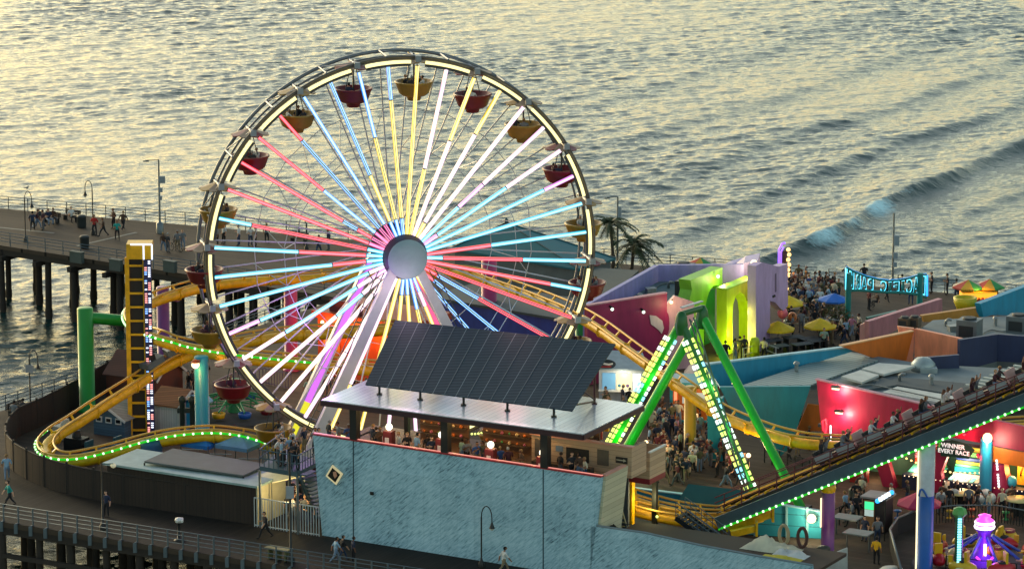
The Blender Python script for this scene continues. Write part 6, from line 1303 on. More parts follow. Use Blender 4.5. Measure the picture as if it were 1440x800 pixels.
def table(x, y, label, w=1.6, dp=.9, z=.75, m=None, group='terrace tables'):
    b = P(x, y); root = empty('terrace_table', b, label, 'table', group); part('top', MB().cbox(b + Z * z, w, dp, .05, .5), m or mat('table slate', '#3f464a', .8), root)
    for sx in (-1, 1): part('leg', MB().cbox(b + Vector((sx * w * .35, sx * w * .18, 0)), .1, dp * .7, z, .5), dsteel, root)
for x, y, l in ((1122, 447, 'slate terrace table behind the lone yellow parasol'), (1115, 487, 'slate terrace table by the lime booth'), (1138, 489, 'slate terrace table right of the lime booth'), (1095, 500, 'slate terrace table nearest the turquoise wall'), (1128, 497, 'slate terrace table at the middle of the turquoise wall'), (1150, 492, 'slate terrace table toward the orange wall'), (1085, 492, 'slate terrace table under the left yellow parasol')): table(x, y, l)
railing([P(1104, 463), P(1145, 464), P(1180, 468)], 1.0, (.5, 1.0), 1.5, mat('rail pale', '#a9adab', .5), 'pale railing between the yellow parasols'); railing([P(1045, 508), P(1075, 500), P(1095, 508)], 1.0, (.5, 1.0), 1.4, mat('rail pale', None), 'pale handrail leaving the lime arch'); railing([P(1133, 415), P(1163, 413), P(1180, 414)], 1.1, (.55, 1.1), 1.6, mat('rail pale', None), 'pale railing across the terrace crowd')
b = P(1100, 470); solo('balloon', MB().ball(b + Z * 1.7, .42, 12, sz=1.1).cyl(b + Z * .4, b + Z * 1.3, .012, n=5), paint('balloon pink', '#d8647a', .3), 'pink balloon between the two nearer yellow parasols', 'balloon'); b = P(1114, 470); solo('balloon', MB().ball(b + Z * 1.4, .36, 12, sz=1.1).cyl(b + Z * .3, b + Z * 1.05, .012, n=5), paint('balloon orange', '#c4703a', .3), 'dull orange balloon beside the pink balloon', 'balloon')
T = 'people on the terrace'
crowd([(1106, 398), (1130, 400), (1180, 412), (1182, 424), (1150, 436), (1108, 440)], 46, 'in the terrace crowd', T, gap=.55)
crowd([(1108, 452), (1135, 440), (1165, 452), (1150, 470), (1110, 478)], 14, 'among terrace tables', T)
crowd([(1150, 476), (1200, 470), (1205, 486), (1160, 496)], 10, 'below the arch sign', T)
for x, y, f, ps, t_, b_, l in ((1208, 470, 200, 'standing', 'cream', 'black trousers', 'person in a cream coat at the end of the rose wall'), (1222, 436, 20, 'standing', 'dark red', 'black trousers', 'person in dark red walking under the left of the arch sign'), (1247, 424, 300, 'walking', 'black', 'black trousers', 'person in black striding beneath the middle of the arch sign'), (1268, 416, 80, 'walking', 'charcoal', 'black trousers', 'person in charcoal walking away under the arch sign'), (1281, 428, 100, 'standing', 'black', 'blue jeans', 'person in black and jeans under the right of the arch sign'), (1235, 432, 200, 'sitting', 'brown', 'black trousers', 'person in brown crouching below the arch sign'), (1310, 412, 180, 'standing', 'charcoal', 'black trousers', 'person in charcoal between the arch sign and the snack stand'), (1332, 414, 180, 'standing', 'black', 'black trousers', 'person in black by the snack stand')): person(P(x, y), f, ps, t_, b_, 'dark', l, T)
for x, y in ((1040, 505), (1046, 503), (1020, 512), (1074, 506), (1033, 509)): auto(P(x, y), pr.uniform(0, 360), 'standing', 'at the lime arch', T)
for x, y in ((1128, 420), (1215, 402), (1190, 403), (1345, 424), (1400, 424)): auto(P(x, y), 90, 'leaning on the rail', 'facing the sea', T)
# palms
def palm(x, y, top, label, n, seed, lean, blow):
    b = P(x, y); r_ = random.Random(seed); h = H(b.y, top); root = empty('palm_tree', b, label, 'palm tree'); t = b + Vector(lean) + Z * h
    part('trunk', MB().tube([b, b + (t - b) * .35 + Vector((.15, 0, 0)), b + (t - b) * .7 + Vector((.1, 0, 0)), t], [.19, .15, .13, .12], 8), mat('palm bark', '#4a4034', .85), root); cr = MB()
    for i in range(n):
        az = 6.283 * i / n + r_.uniform(-.2, .2); el = r_.uniform(-.2, 1.25); L_ = r_.uniform(1.8, 2.8); dr = Vector((math.cos(az) + blow, math.sin(az), 0)).normalized(); pts = [t]
        for k in range(1, 7):
            s = k / 6; pts.append(t + dr * L_ * s * math.cos(el * (1 - s * .5)) + Z * (L_ * (math.sin(el) * s - .75 * s * s)))
        cr.tube(pts, [.03 * (1 - k / 8) for k in range(7)], 4)
        for k in range(1, 7):
            for q in (0, .33, .66):
                if k == 6 and q: continue
                a_ = pts[k] + (pts[min(k + 1, 6)] - pts[k]) * q; x_ = (pts[k] - pts[k - 1]).normalized(); sd = x_.cross(Z).normalized()
                for s_ in (-1, 1):
                    e = a_ + sd * s_ * .62 * (1.1 - k / 8) + x_ * .22 - Z * r_.uniform(.08, .28); cr.add([a_ - x_ * .09, a_ + x_ * .09, e], [(0, 1, 2)], 0)
    part('crown', cr, mat('palm leaf', '#33401f', .6), root)
palm(861, 396, 316, 'taller palm tree beside the slim mast', 22, 3, (-.2, 0, 0), -.15); palm(884, 392, 346, 'shorter bushy palm tree blown to the right of the mast', 26, 5, (.35, 0, 0), .5)
b = P(830, 385); auto(P(838, 392), 90, 'standing', 'by the palm trees', T); auto(P(846, 392), 90, 'standing', 'by the palm trees', T)
# ------------------------------------------------------------------ green swing ride
gr_ = mat('ride bright green', '#1aa32a', .35, var=.1); gd = mat('ride dark green', '#0f5a22', .4, var=.1)
A1 = Q(958, 452, 252.6); A2 = Q(987, 443, 255.0); sw_ = empty('swing_ride', (11, 253, 0), 'tall green A frame swing ride with lit legs', 'ride')
L1, R1 = P(833, 674), P(1066, 706); L2, R2 = P(858, 672), P(1128, 716)
cells = {'w': led('cell white', '#e8fff0', 1.5), 'y': led('cell lime', '#d4f06a', 1.25), 'c': led('cell cyan', '#8adcff', 1.3)}
def leg(a, f, r, lit, m):
    lg = part('leg', MB().cyl(a, f, r * .9, r, 12), m, sw_); part('foot', MB().cbox(f, 1.0, 1.0, .25, RZU), dsteel, lg)
    if lit:
        e = f - a; x = e.normalized(); fr_ = Vector((.1, -1, .1)); fr_ = (fr_ - x * fr_.dot(x)).normalized(); s_ = x.cross(fr_)
        by = {'w': MB(), 'y': MB(), 'c': MB()}; n = int(e.length / .42)
        for i in range(3, n - 1):
            for sd in (-1, 1):
                col = pr.choice('wwyyyc' if sd < 0 else 'wyyyyc'); q = a + e * (i / n) + fr_ * (r + .02) + s_ * sd * lit; by[col].beam(q, q + x * .29, .17, .05, 0, fr_)
                if sd > 0 and lit > .2: by[col].beam(q + s_ * .24, q + s_ * .24 + x * .29, .17, .05, 0, fr_)
        for c in by:
            o = part('light_cells', by[c], cells[c], lg); o['kind'] = 'stuff'
    return lg
leg(A2, L2, .34, 0, gr_); leg(A2, R2, .32, 0, gr_); leg(A1, L1, .3, .26, gr_); leg(A1, R1, .3, .22, gd)
for a in (A1, A2): part('head', MB().lathe(a - Z * .6, [(.34, -.3), (.46, .3), (.4, .9), (.22, 1.25), (0, 1.3)], 10), gd, sw_)
part('axle', MB().cyl(A1 + Z * .5, A2 + Z * .5, .2, n=10), gd, sw_); part('axle_cover', MB().beam(A1 + Z * .95, A2 + Z * .95, .2, .08), mat('gate white', None), sw_)
mid = (A1 + A2) * .5; bt = P(1052, 690, 1.5); 
arm = MB()
for s_ in (-.3, .3): arm.cyl(mid + V * s_, bt + V * s_, .06, n=6)
for i in range(16):
    t = i / 16; t2 = (i + 1) / 16; arm.cyl(mid + (bt - mid) * t + V * .3 * (1 if i % 2 else -1), mid + (bt - mid) * t2 - V * .3 * (1 if i % 2 else -1), .035, n=5)
part('swing_arm', arm, mat('arm grey green', '#566b5e', .5, .3), sw_)
for t, c in ((.35, '#50ff60'), (.6, '#50ff60'), (.85, '#70ff70')): lamp(A1 + (R1 - A1) * t + Vector((0, -1.0, .2)), c, 55, .4)
for t in (.4, .75): lamp(A1 + (L1 - A1) * t + Vector((.4, -1.0, .2)), '#50ff60', 55, .4)
# ------------------------------------------------------------------ mid ground: shop kiosk, ticket booth, crowd
b = P(873, 566); kk = empty('snack_kiosk', b, 'white snack kiosk with a grey roof and lit windows behind the swing ride', 'kiosk'); sb = Vector((b.x - 1.6, b.y, 0)); du_ = hz((1, -.12)); dv_ = inward(du_)
part('wall', MB().box(sb, du_ * 3.2, dv_ * 2.4, Z * 2.55), paint('kiosk white', '#b9c2c8'), kk); part('roof', MB().prism([sb + Z * 2.57 - du_ * .5 - dv_ * .5, sb + Z * 2.57 + du_ * 3.7 - dv_ * .5, sb + Z * 3.2 + du_ * 2.9 + dv_ * 2.6, sb + Z * 3.2 - du_ * .1 + dv_ * 2.6], Z * .12), mat('kiosk roof', '#8fa0a8', .6), kk)
part('window', MB().box(sb + du_ * .25 - dv_ * .04 + Z * 1.05, du_ * .95, dv_ * .05, Z * 1.2), mat('kiosk blue glass', '#5a8aa8', .2, emit='#7ab0d0', es=.35), kk); part('window', MB().box(sb + du_ * 1.3 - dv_ * .04 + Z * 1.05, du_ * 1.1, dv_ * .05, Z * 1.2), led('kiosk warm', '#ffe9a8', .9), kk); part('window', MB().box(sb + du_ * 2.5 - dv_ * .04 + Z * 1.05, du_ * .55, dv_ * .05, Z * 1.2), led('kiosk white', '#f4f8f0', 1.0), kk); part('counter', MB().box(sb - dv_ * .4 + Z * .92, du_ * 3.2, dv_ * .4, Z * .08), white_p, kk)
for i, c in enumerate(('#3a80a0', '#b08a3a', '#6a4a8a')): part('display', MB().ball(sb + du_ * (1.5 + i * .3) - dv_ * .1 + Z * 1.35, .13, 6), paint('display ' + c, c), kk)
oc = sb + du_ * .55 - dv_ * .45 + Z * 3.0; part('oval_sign', MB().prism([oc + du_ * (.72 * math.cos(t)) + Z * (.36 * math.sin(t)) for t in np.linspace(0, 6.283, 20)[:-1]], dv_ * .08), paint('oval navy', '#1c2c38'), kk); part('oval_mark', MB().prism([oc - dv_ * .015 + du_ * a_ + Z * z_ for a_, z_ in ((-.5, -.02), (-.2, .12), (.2, .06), (.5, .12), (.5, .0), (.2, -.08), (-.2, -.02))], dv_ * .012), white_p, kk); part('oval_mark', MB().prism([oc - dv_ * .015 + du_ * a_ + Z * z_ for a_, z_ in ((-.4, -.16), (.4, -.12), (.4, -.2), (-.4, -.24))], dv_ * .012), paint('mark red', '#a03030'), kk)
lamp(sb + du_ * 1.8 - dv_ * .9 + Z * 2.0, '#fff0d0', 50, .2)
b = P(975, 592); tb2 = empty('ticket_booth', b, 'teal framed booth with an orange front and red lit panels by the yellow column', 'booth'); q0 = b - du_ * 1.7
part('wall', MB().box(q0 + Z * .1, du_ * 3.4, dv_ * 2.0, Z * 2.3), orange, tb2); part('base', MB().box(q0 - du_ * .3 - dv_ * .3, du_ * 4.0, dv_ * 2.6, Z * .1), teal_p, tb2)
for t in (0, 3.2): part('post', MB().box(q0 + du_ * t - dv_ * .1, du_ * .22, dv_ * .2, Z * 2.7), teal_p, tb2)
part('roof', MB().box(q0 - du_ * .3 - dv_ * .4 + Z * 2.72, du_ * 4.0, dv_ * 2.8, Z * .18), teal_p, tb2); part('light_panel', MB().box(q0 + du_ * .3 - dv_ * .05 + Z * 1.5, du_ * .22, dv_ * .04, Z * .85), led('panel red', '#ff7a50', 1.2), tb2); part('screen', MB().box(q0 + du_ * .9 - dv_ * .05 + Z * 1.3, du_ * 1.6, dv_ * .04, Z * .8), mat('screen grey', '#9aa09c', .4, emit='#cfd8d0', es=.25), tb2)
rw = P(985, 545); solo('round_roof_kiosk', MB().lathe(P(995, 566), [(0, 2.9), (1.4, 2.7), (1.75, 2.3), (1.75, 2.1), (1.4, 2.1), (1.4, 0), (0, 0)], 18), paint('kiosk cream', '#c9b9b0'), 'round cream kiosk with a domed roof behind the swing ride legs', 'kiosk')
M_ = 'people in the main crowd'
crowd([(905, 590), (960, 590), (1000, 605), (1000, 660), (960, 686), (900, 682), (905, 640)], 62, 'under the swing ride', M_, gap=.6)
crowd([(1000, 640), (1040, 650), (1060, 690), (1010, 690)], 12, 'by the teal pillar', M_)
crowd([(840, 575), (905, 575), (905, 590), (860, 600)], 9, 'by the snack kiosk', M_)
crowd([(1110, 600), (1145, 620), (1140, 650), (1110, 650)], 6, 'behind the teal wing', M_)
crowd([(1180, 705), (1215, 700), (1230, 740), (1190, 745)], 8, 'by the poster kiosk', M_)
crowd([(1215, 760), (1255, 712), (1300, 712), (1250, 775)], 6, 'on the arcade plaza', M_, gap=.9)
crowd([(1300, 726), (1440, 730), (1440, 716), (1330, 706)], 9, 'before the game booths', M_, gap=.9)
for x, y, f, t_, b_, h_, l in ((1322, 722, 100, 'white', 'pale jeans', 'brown', 'woman with long hair in a white top at the race game'), (1334, 719, 100, 'black', 'grey trousers', 'dark', 'person in black between two in white at the race game'), (1342, 716, 60, 'white', 'khaki trousers', 'dark', 'person in a white shirt leaning in to the race game')): person(P(x, y), f, 'standing', t_, b_, h_, l, 'players at the race game')
def litter(): pass
tqw = empty('planter_wall', P(915, 705), 'turquoise low wall in front of the main crowd', 'wall'); part('panel', MB().prism(upright([(868, 684), (965, 696), (965, 716), (868, 706)], P(915, 712), hz((1, -.25))), inward(hz((1, -.25))) * .25), turq, tqw); part('coping', MB().beam(upright([(868, 683.5)], P(915, 712), hz((1, -.25)))[0] + V * .1, upright([(965, 695.5)], P(915, 712), hz((1, -.25)))[0] + V * .1, .34, .08), paint('pale turquoise', None), tqw)
solo('ramp_cover', MB().prism([Q(968, 680, 245.5), Q(1052, 690, 244.6), Q(1040, 716, 243.8), Q(948, 712, 244.5)], (0, 0, -.15)).prism([Q(948, 713, 244.45), Q(1040, 717, 243.75), Q(1040, 735, 243.75), Q(948, 735, 244.45)], (0, .12, 0)), mat('ramp teal dark', '#1d5456', .85, var=.15), 'dark teal sloping cover behind the yellow tracks', 'cover')
aw = empty('aqua_wall', P(1130, 775), 'aqua boarded wall with a bright lamp beside the mauve column', 'wall'); O = P(1125, 756); d = hz((1, -.2)); aq = stripes('aqua boards', '#2c8ea0', '#16505c', 1 / .75, Z, .5, .06, .12)
part('panel', wallp([(1036, 700), (1172, 722), (1172, 778), (1036, 766)], O, d, .2), aq, aw); part('coping', MB().beam(upright([(1036, 699.5)], O, d)[0] + inward(d) * .1, upright([(1172, 721.5)], O, d)[0] + inward(d) * .1, .3, .08), paint('pale aqua', '#7fb3bc'), aw)
for x in (1060, 1105, 1134, 1158): part('post', MB().prism([p - inward(d) * .12 for p in upright([(x, 712), (x + 3, 712.5), (x + 3, 775), (x, 774)], O, d)], inward(d) * .11), paint('pale aqua', None), aw)
q = upright([(1142, 727)], O, d)[0] - inward(d) * .3; part('lamp', MB().ball(q, .3, 10), led('warm lamp', None), aw); lamp(q - inward(d) * .5, '#ffefc0', 130, .25)
q = P(1182, 778, 1.2); rt_ = empty('low_lamp', Vector((q.x, q.y, 0)), 'small bright lamp on a post beside the grimy white panel', 'lamp'); part('bulb', MB().ball(q, .18, 8), led('warm lamp', None), rt_); part('post', MB().cyl((q.x, q.y, 0), q - Z * .1, .04, n=6), dsteel, rt_); lamp(q + Vector((-.2, -.4, .3)), '#ffdf9a', 40, .2)
def lumps(x0, y0, z, n, w, m, label, name, seed, rise=.5):
    r_ = random.Random(seed); b = P(x0, y0, z); mb = MB(); k = 34
    vs = []; 
    for i in range(k):
        for j in range(8):
            u_, v_ = i / (k - 1) - .5, j / 7 - .5; edge = max(0, 1 - (abs(u_) * 2) ** 3) * max(0, 1 - (abs(v_) * 2) ** 3); hgt = edge * rise * (.62 + .38 * math.sin(u_ * 9 + seed) * math.cos(v_ * 5 + seed * 2) + .22 * abs(math.sin(u_ * 14 + v_ * 9 + seed)) - .2 * abs(math.sin(u_ * 23 - v_ * 11)) + r_.uniform(-.05, .05))
            vs.append(b + U * u_ * w + V * v_ * w * .45 + Z * max(.02, hgt))
    mb.add(vs, [(i * 8 + j, i * 8 + j + 1, i * 8 + j + 9, i * 8 + j + 8) for i in range(k - 1) for j in range(7)], 0, True)
    mb.prism([vs[0] - Z * .02, vs[7] - Z * .02, vs[-1] - Z * .02, vs[-8] - Z * .02], (0, 0, -.3)); solo(name, mb, m, label, 'cloth')
yard = empty('yard_deck', P(1080, 800), 'dark wooden yard platform behind the low blue wall', 'platform'); part('deck', MB().prism([hp(845, 745) + hv * .3 + Z * (2.5 - hp(845, 745).z), hp(1142, 796) + hv * .3 + Z * (2.5 - hp(1142, 796).z), hp(1142, 796) + hv * 5 + Z * (2.5 - hp(1142, 796).z), hp(845, 745) + hv * 5 + Z * (2.5 - hp(845, 745).z)], (0, 0, -.2)), mat('yard brown', '#3d2d20', .8, var=.3), yard)
lumps(1085, 772, 2.5, 1, 3.6, mat('cloth cream', '#c7c0a4', .85, var=.15), 'heap of cream cloth piled behind the low blue wall', 'cloth_heap', 3, .8); lumps(1112, 781, 2.5, 1, 2.2, mat('cloth white', '#c9c9c4', .85), 'white crumpled sheet beside the cream heap', 'cloth_heap', 8, .5); lumps(1098, 786, 2.5, 1, 2.6, mat('cloth yellow', '#b9a832', .8), 'flat yellow mat in front of the cream cloth heap', 'cloth_heap', 11, .25); lumps(864, 752, 2.5, 1, 1.6, mat('plants dark', '#2f2a1e', .9), 'dark heap of netting under the leaning ladder', 'net_heap', 5, .7)
for k, (x, y, m_) in enumerate(((1102, 768, mat('hoop cream', '#9a8a6a', .7)), (1128, 772, mat('hoop brown', '#4a2a22', .7)))):
    b = P(x, y, 2.5); solo('hose_coil', MB().tube([b + Z * .75 + U * (.3 * math.cos(t)) + Z * (.6 * math.sin(t)) for t in np.linspace(0, 6.283, 18)[:-1]], .11, 6, closed=True), m_, ['cream coil of hose propped against the aqua wall', 'brown coil of hose propped beside the cream coil'][k], 'hose')
# steel stairs down from the platform, ladder, yellow beams under the lift foot
ss = empty('steel_stairs', P(965, 770), 'dark steel stairs with close rails at the foot of the lift', 'stairs'); tp, bt_ = Q(950, 728, 236.6), Q(1012, 774, 235.2); st = MB()
for i in range(12):
    p = tp + (bt_ - tp) * (i / 12); st.box(p, U * .3, hv * 1.3, Z * .06)
for o in (0, 1.3): st.beam(tp + hv * o, bt_ + hv * o, .08, .3)
part('steps', st, mat('stair dark', '#181d20', .9), ss)
for o in (0, 1.3):
    for h_ in (.35, .7, 1.05): part('rail', MB().cyl(tp + hv * o + Z * h_, bt_ + hv * o + Z * h_, .03, n=5), rail_m, ss)
    for i in range(9): part('baluster', MB().cyl(tp + (bt_ - tp) * (i / 8) + hv * o, tp + (bt_ - tp) * (i / 8) + hv * o + Z * 1.05, .022, n=5), rail_m, ss)
lad = empty('leaning_ladder', P(862, 760), 'pale wooden ladder leaning at the end of the yellow tracks', 'ladder'); a_, b_ = Q(858, 688, 237.4), Q(874, 742, 236.6); lm_ = MB()
for o in (0, .42): lm_.beam(a_ + U * o, b_ + U * o, .07, .07)
for i in range(9): lm_.beam(a_ + (b_ - a_) * (i + .5) / 9, a_ + (b_ - a_) * (i + .5) / 9 + U * .42, .05, .05)
part('frame', lm_, mat('ladder pale', '#b9a878', .7), lad)
railing([Q(862, 738, 236.4) - Z * .9, Q(930, 748, 234.9) - Z * .9], 1.1, (.4, .75, 1.1), .9, rail_m, 'grey guard rail in front of the dipping yellow tracks')
for k, (x0, y0, x1, y1, Y_) in enumerate(((1020, 742, 1085, 722, 239.5), (1028, 750, 1062, 742, 238.5))):
    p, q = Q(x0, y0, Y_), Q(x1, y1, Y_); bb = empty('yellow_beam', p, ['upper', 'lower'][k] + ' yellow steel beam under the foot of the lift', 'beam'); part('beam', MB().beam(p, q, .5, .4), yel, bb); part('end_plate', MB().beam(q, q + Vector((.15, 0, 0)), .8, .9), yel, bb)
q = Q(1092, 693, 240.6); al = empty('amber_lamp', q, 'small amber lamp on the lift handrail', 'lamp'); part('bulb', MB().ball(q, .16, 8), led('amber', '#ff8a30', 1.8), al); part('bracket', MB().cyl(q, q - Z * .5, .03, n=6), dsteel, al)
for x, y, l in ((908, 622, 'warm lamp on a short pole left of the main crowd'), (984, 566, 'white lamp on a pole beside the yellow column'), (1052, 640, 'small warm lamp on a pole below the teal wing')):
    q = P(x, y + 40, 0); zt = H(q.y, y); r_ = empty('pole_lamp', q, l, 'lamp'); q = Vector((q.x, q.y, zt)); part('bulb', MB().ball(q, .16, 8), led('warm lamp', None), r_); part('pole', MB().cyl((q.x, q.y, 0), q - Z * .1, .05, n=6), dsteel, r_); lamp(q + Z * .3 - Vector((0, .3, 0)), '#ffd8a0', 140, .3)
# ------------------------------------------------------------------ poster kiosk and the round ride, bottom right
b = P(1228, 748); pk_ = empty('poster_kiosk', b, 'dark kiosk with a green lit poster and a pale flat top', 'kiosk'); q0 = b - U * .75 
part('body', MB().box(q0, U * 1.5, V * 1.4, Z * 2.2), mat('kiosk dark', '#30282a', .5), pk_); part('top', MB().box(q0 - U * .15 - V * .15 + Z * 2.22, U * 1.8, V * 1.7, Z * .12), mat('kiosk top', '#8c8a86', .6), pk_); po = part('poster', MB().box(q0 + U * .1 - V * .04 + Z * .2, U * .7, V * .03, Z * 1.9), mat('poster brown', '#6a4a30', .5, var=.4, vs=5, emit='#8a6a40', es=.12), pk_); part('poster_head', MB().box(q0 + U * .14 - V * .06 + Z * 1.5, U * .62, V * .02, Z * .5), mat('poster green', '#2ab070', .5, emit='#4affa0', es=.6), po); part('poster_field', MB().box(q0 + U * .14 - V * .06 + Z * 1.05, U * .62, V * .02, Z * .42), mat('poster white', '#b8c8c0', .5, emit='#c8e0d8', es=.3), po)
ls_ = empty('light_sign', P(1245, 735), 'small sparkling white and blue light sign beside the poster kiosk', 'sign'); 
for i in range(6): part('light_tube', MB().ball(Q(1234 + i * 4.0, 704 - i * 2.4, 240.0), .16, 6), led('sign white', '#d8ecff', 1.5) if i % 5 else led('sign blue', None), ls_)
part('bracket', MB().beam(Q(1233, 708, 240.1), Q(1256, 694, 240.1), .1, .12), dsteel, ls_); part('post', MB().cyl(Vector((Q(1245, 700, 240.15).x, 240.15, 0)), Q(1245, 700, 240.15), .04, n=6), dsteel, ls_)
RC = P(1383, 796); rk = empty('round_ride', RC, 'small round kiddie ride with a purple lit hub and red and yellow cars', 'ride')
part('platform', MB().lathe(RC, [(0, .2), (4.4, .2), (4.5, 0)], 32), mat('ride floor', '#4a4450', .7), rk)
prp = mat('hub purple', '#5a2a9a', .4, emit='#7a2aff', es=.16)
part('hub', MB().lathe(RC + Z * .2, [(1.0, 0), (.9, .3), (.45, .9), (.4, 2.0), (.65, 2.3), (0, 2.35)], 16), prp, rk); part('ring_light', MB().lathe(RC + Z * 2.5, [(.62, 0), (.66, .06), (.66, .14), (.62, .2)], 20), led('ring white', '#fff0ff', 1.5), rk); part('ring_light', MB().lathe(RC + Z * 2.78, [(.6, 0), (.64, .06), (.64, .12), (.6, .18)], 20), led('ring white', None), rk); part('crown', MB().lathe(RC + Z * 2.45, [(.58, 0), (.58, .55), (.3, .72), (.42, .85), (0, 1.0)], 14), mat('crown magenta', '#b02aa0', .4, emit='#ff4ad8', es=.9), rk)
part('hub_bars', MB().beam(RC + Vector((0, -.62, .5)), RC + Vector((0, -.5, 1.6)), .16, .08), led('ring white', None), rk)
for s_ in (-1, 1): part('hub_tube', MB().tube([RC + Vector((s_ * .2, -.75, .35)), RC + Vector((s_ * .3, -.7, .6)), RC + Vector((s_ * .55, -.6, .8))], .07, 6), led('neon magenta', '#ff3af0', 1.2), rk)
lamp(RC + Vector((0, -1.3, 1.6)), '#c050ff', 60, .3); lamp(RC + Vector((.3, -.8, 3.2)), '#ff8ae8', 40, .3)
for i in range(8):
    t = 6.283 * i / 8 + .25; dr = Vector((math.cos(t), math.sin(t), 0)); sd = Vector((-dr.y, dr.x, 0)); e = RC + dr * 3.1 + Z * .75; part('arm', MB().cyl(RC + dr * .5 + Z * 2.0, RC + dr * 2.4 + Z * .8, .1, n=8), mat('arm blue', '#2c4a9a', .4), rk)
    cm = [mat('car red', '#b01820', .35), mat('car yellow', '#d0a818', .35)][i % 3 == 2]; cr_ = part('car', MB().lathe(e - sd * 1.0, [(0, 0), (.25, .12), (.42, .6), (.44, 1.3), (.26, 1.8), (0, 1.95)], 12, axis=sd), cm, rk); part('seat', MB().box(e + sd * .15 - dr * .25 + Z * .3, sd * .16, dr * .5, Z * .75), mat('car yellow', None), cr_); part('tail', MB().box(e - sd * 1.0 - dr * .05 + Z * .15, sd * .3, dr * .1, Z * .5), mat('car yellow', None), cr_); part('cockpit', MB().lathe(e + sd * .0 + Z * .36, [(.32, 0), (.28, .1), (.1, .12)], 10), mat('seat dark', None), cr_); part('wing', MB().box(e - dr * .85 - sd * .2, dr * 1.7, sd * .4, Z * .07), [mat('car yellow', None), mat('wing cream', '#c9b98a', .4)][i % 2], cr_)
part('light_post', MB().tube([P(1328, 778, .6), P(1332, 790, .5), P(1345, 796, .45)], .09, 6), yel, rk)
fr_pts = [P(1268, 830), P(1251, 768), P(1262, 752), P(1295, 738), P(1345, 733), P(1400, 733), P(1450, 742)]
rf_ = empty('ride_fence', P(1260, 800), 'dark board fence with a grey cap round the kiddie ride', 'fence')
for a_, b_ in zip(fr_pts[:3], fr_pts[1:4]): part('panel', MB().beam(a_ + Z * .55, b_ + Z * .55, .08, 1.1), brown_f if False else mat('fence dark', '#241c1e', .7), rf_)
part('cap', MB().tube([p + Z * 1.14 for p in fr_pts[:4]], .08, 6), steel, rf_); part('cap', MB().tube([p + Z * 1.1 for p in fr_pts[3:]], .05, 6), steel, rf_)
pm2 = MB().cbox((0, 0, 0), .05, .05, 1.08).mesh('picket', dsteel)
for p in resample(fr_pts[3:], .22)[:60]: inst('picket', pm2, rf_, p)
railing([P(1330, 805), P(1380, 812), P(1450, 818)], 1.1, (.5, 1.1), 1.5, dsteel, 'dark low rail at the near side of the kiddie ride')
b = P(1347, 812); gp = empty('light_pole', b, 'dark green pole with a faceted cap and a cyan light strip', 'light pole'); zt = H(b.y, 726); part('pole', MB().cyl(b, b + Z * zt, .26, n=10), mat('pole green', '#155a3a', .4), gp); part('cap', MB().lathe(b + Z * zt, [(.3, 0), (.48, .2), (.4, .5), (.15, .62), (0, .62)], 7, smooth=False), mat('cap green', '#4a9a4a', .4), gp)
for i in range(int(zt / .16)): part('light_cell', MB().cbox(b + Vector((.0, -.29, .1 + i * .16)), .24, .05, .1), led('cell cyan bright', '#8ae8ff', 1.4), gp)
solo('white_cart', MB().cbox(P(1254, 812), 1.6, .9, .5, RZU).lathe(P(1254, 812) + Z * .5, [(.7, 0), (.66, .12), (0, .18)], 14), white_p, 'rounded white cart at the bottom edge by the kiddie ride fence', 'cart')
for k, (x, y, l) in enumerate(((1185, 735, 'slanted grey shelter roof beside the mauve column'), (1200, 757, 'second slanted grey shelter roof below the first'))):
    p = P(x, y + 20); root = empty('shelter', Vector((p.x, p.y, 0)), l, 'shelter'); part('roof', MB().box(Vector((p.x, p.y, 1.15)) - U * .8, U * 1.7, V * 1.2, Z * .08), mat('shelter grey', '#7d8480', .6), root)
    for s_ in (-.7, .8): part('post', MB().cyl(Vector((p.x, p.y, 0)) + U * s_ + V * .6, Vector((p.x, p.y, 1.15)) + U * s_ + V * .6, .05, n=6), steel, root)
railing([P(1172, 742), P(1200, 728), P(1215, 712)], 1.2, (.6, 1.2), .8, dsteel, 'dark queue railing beneath the lift')
railing([P(1075, 650), P(1130, 668), P(1180, 688)], 1.2, (.4, .8, 1.2), .8, dsteel, 'dark queue railing behind the lower end of the lift')

# small things on the flat roofs
def roof_vent(x, y, z, kind, label):
    b = P(x, y, z)
    if kind == 0: m_ = MB().cyl(b, b + Z * .55, .13, n=8).lathe(b + Z * .55, [(.24, 0), (.2, .12), (0, .2)], 10)
    elif kind == 1: m_ = MB().cbox(b, .7, .6, .35, .3).cbox(b + Z * .35, .8, .7, .06, .3)
    else: m_ = MB().tube([b, b + Z * .35, b + Vector((.15, -.1, .5)), b + Vector((.4, -.15, .48))], .11, 8)
    solo('roof_vent', m_, mat('vent grey', '#8a8f8e', .5, .4, var=.3, vs=4), label, 'vent')
for x, y, z, k, l in ((900, 425, 4.7, 0, 'small capped vent on the lavender roof nearest the maroon wall'), (915, 412, 4.7, 1, 'low square vent in the middle of the lavender roof'), (940, 405, 4.7, 2, 'bent pipe vent beside the black air conditioners'), (1165, 545, 4.3, 1, 'low square vent on the roof behind the crimson fascia'), (1120, 522, 4.46, 0, 'capped vent on the slatted roof'), (1265, 535, 4.5, 2, 'bent pipe vent on the dark roof panel'), (1310, 540, 4.5, 0, 'capped vent on the dark roof panel'), (1340, 465, 4.6, 1, 'low square vent left of the largest air conditioner'), (1400, 458, 4.6, 0, 'capped vent between the two big air conditioners'), (1330, 458, 4.6, 2, 'bent pipe vent on the flat roof behind the salmon wall')): roof_vent(x, y, z, k, l)
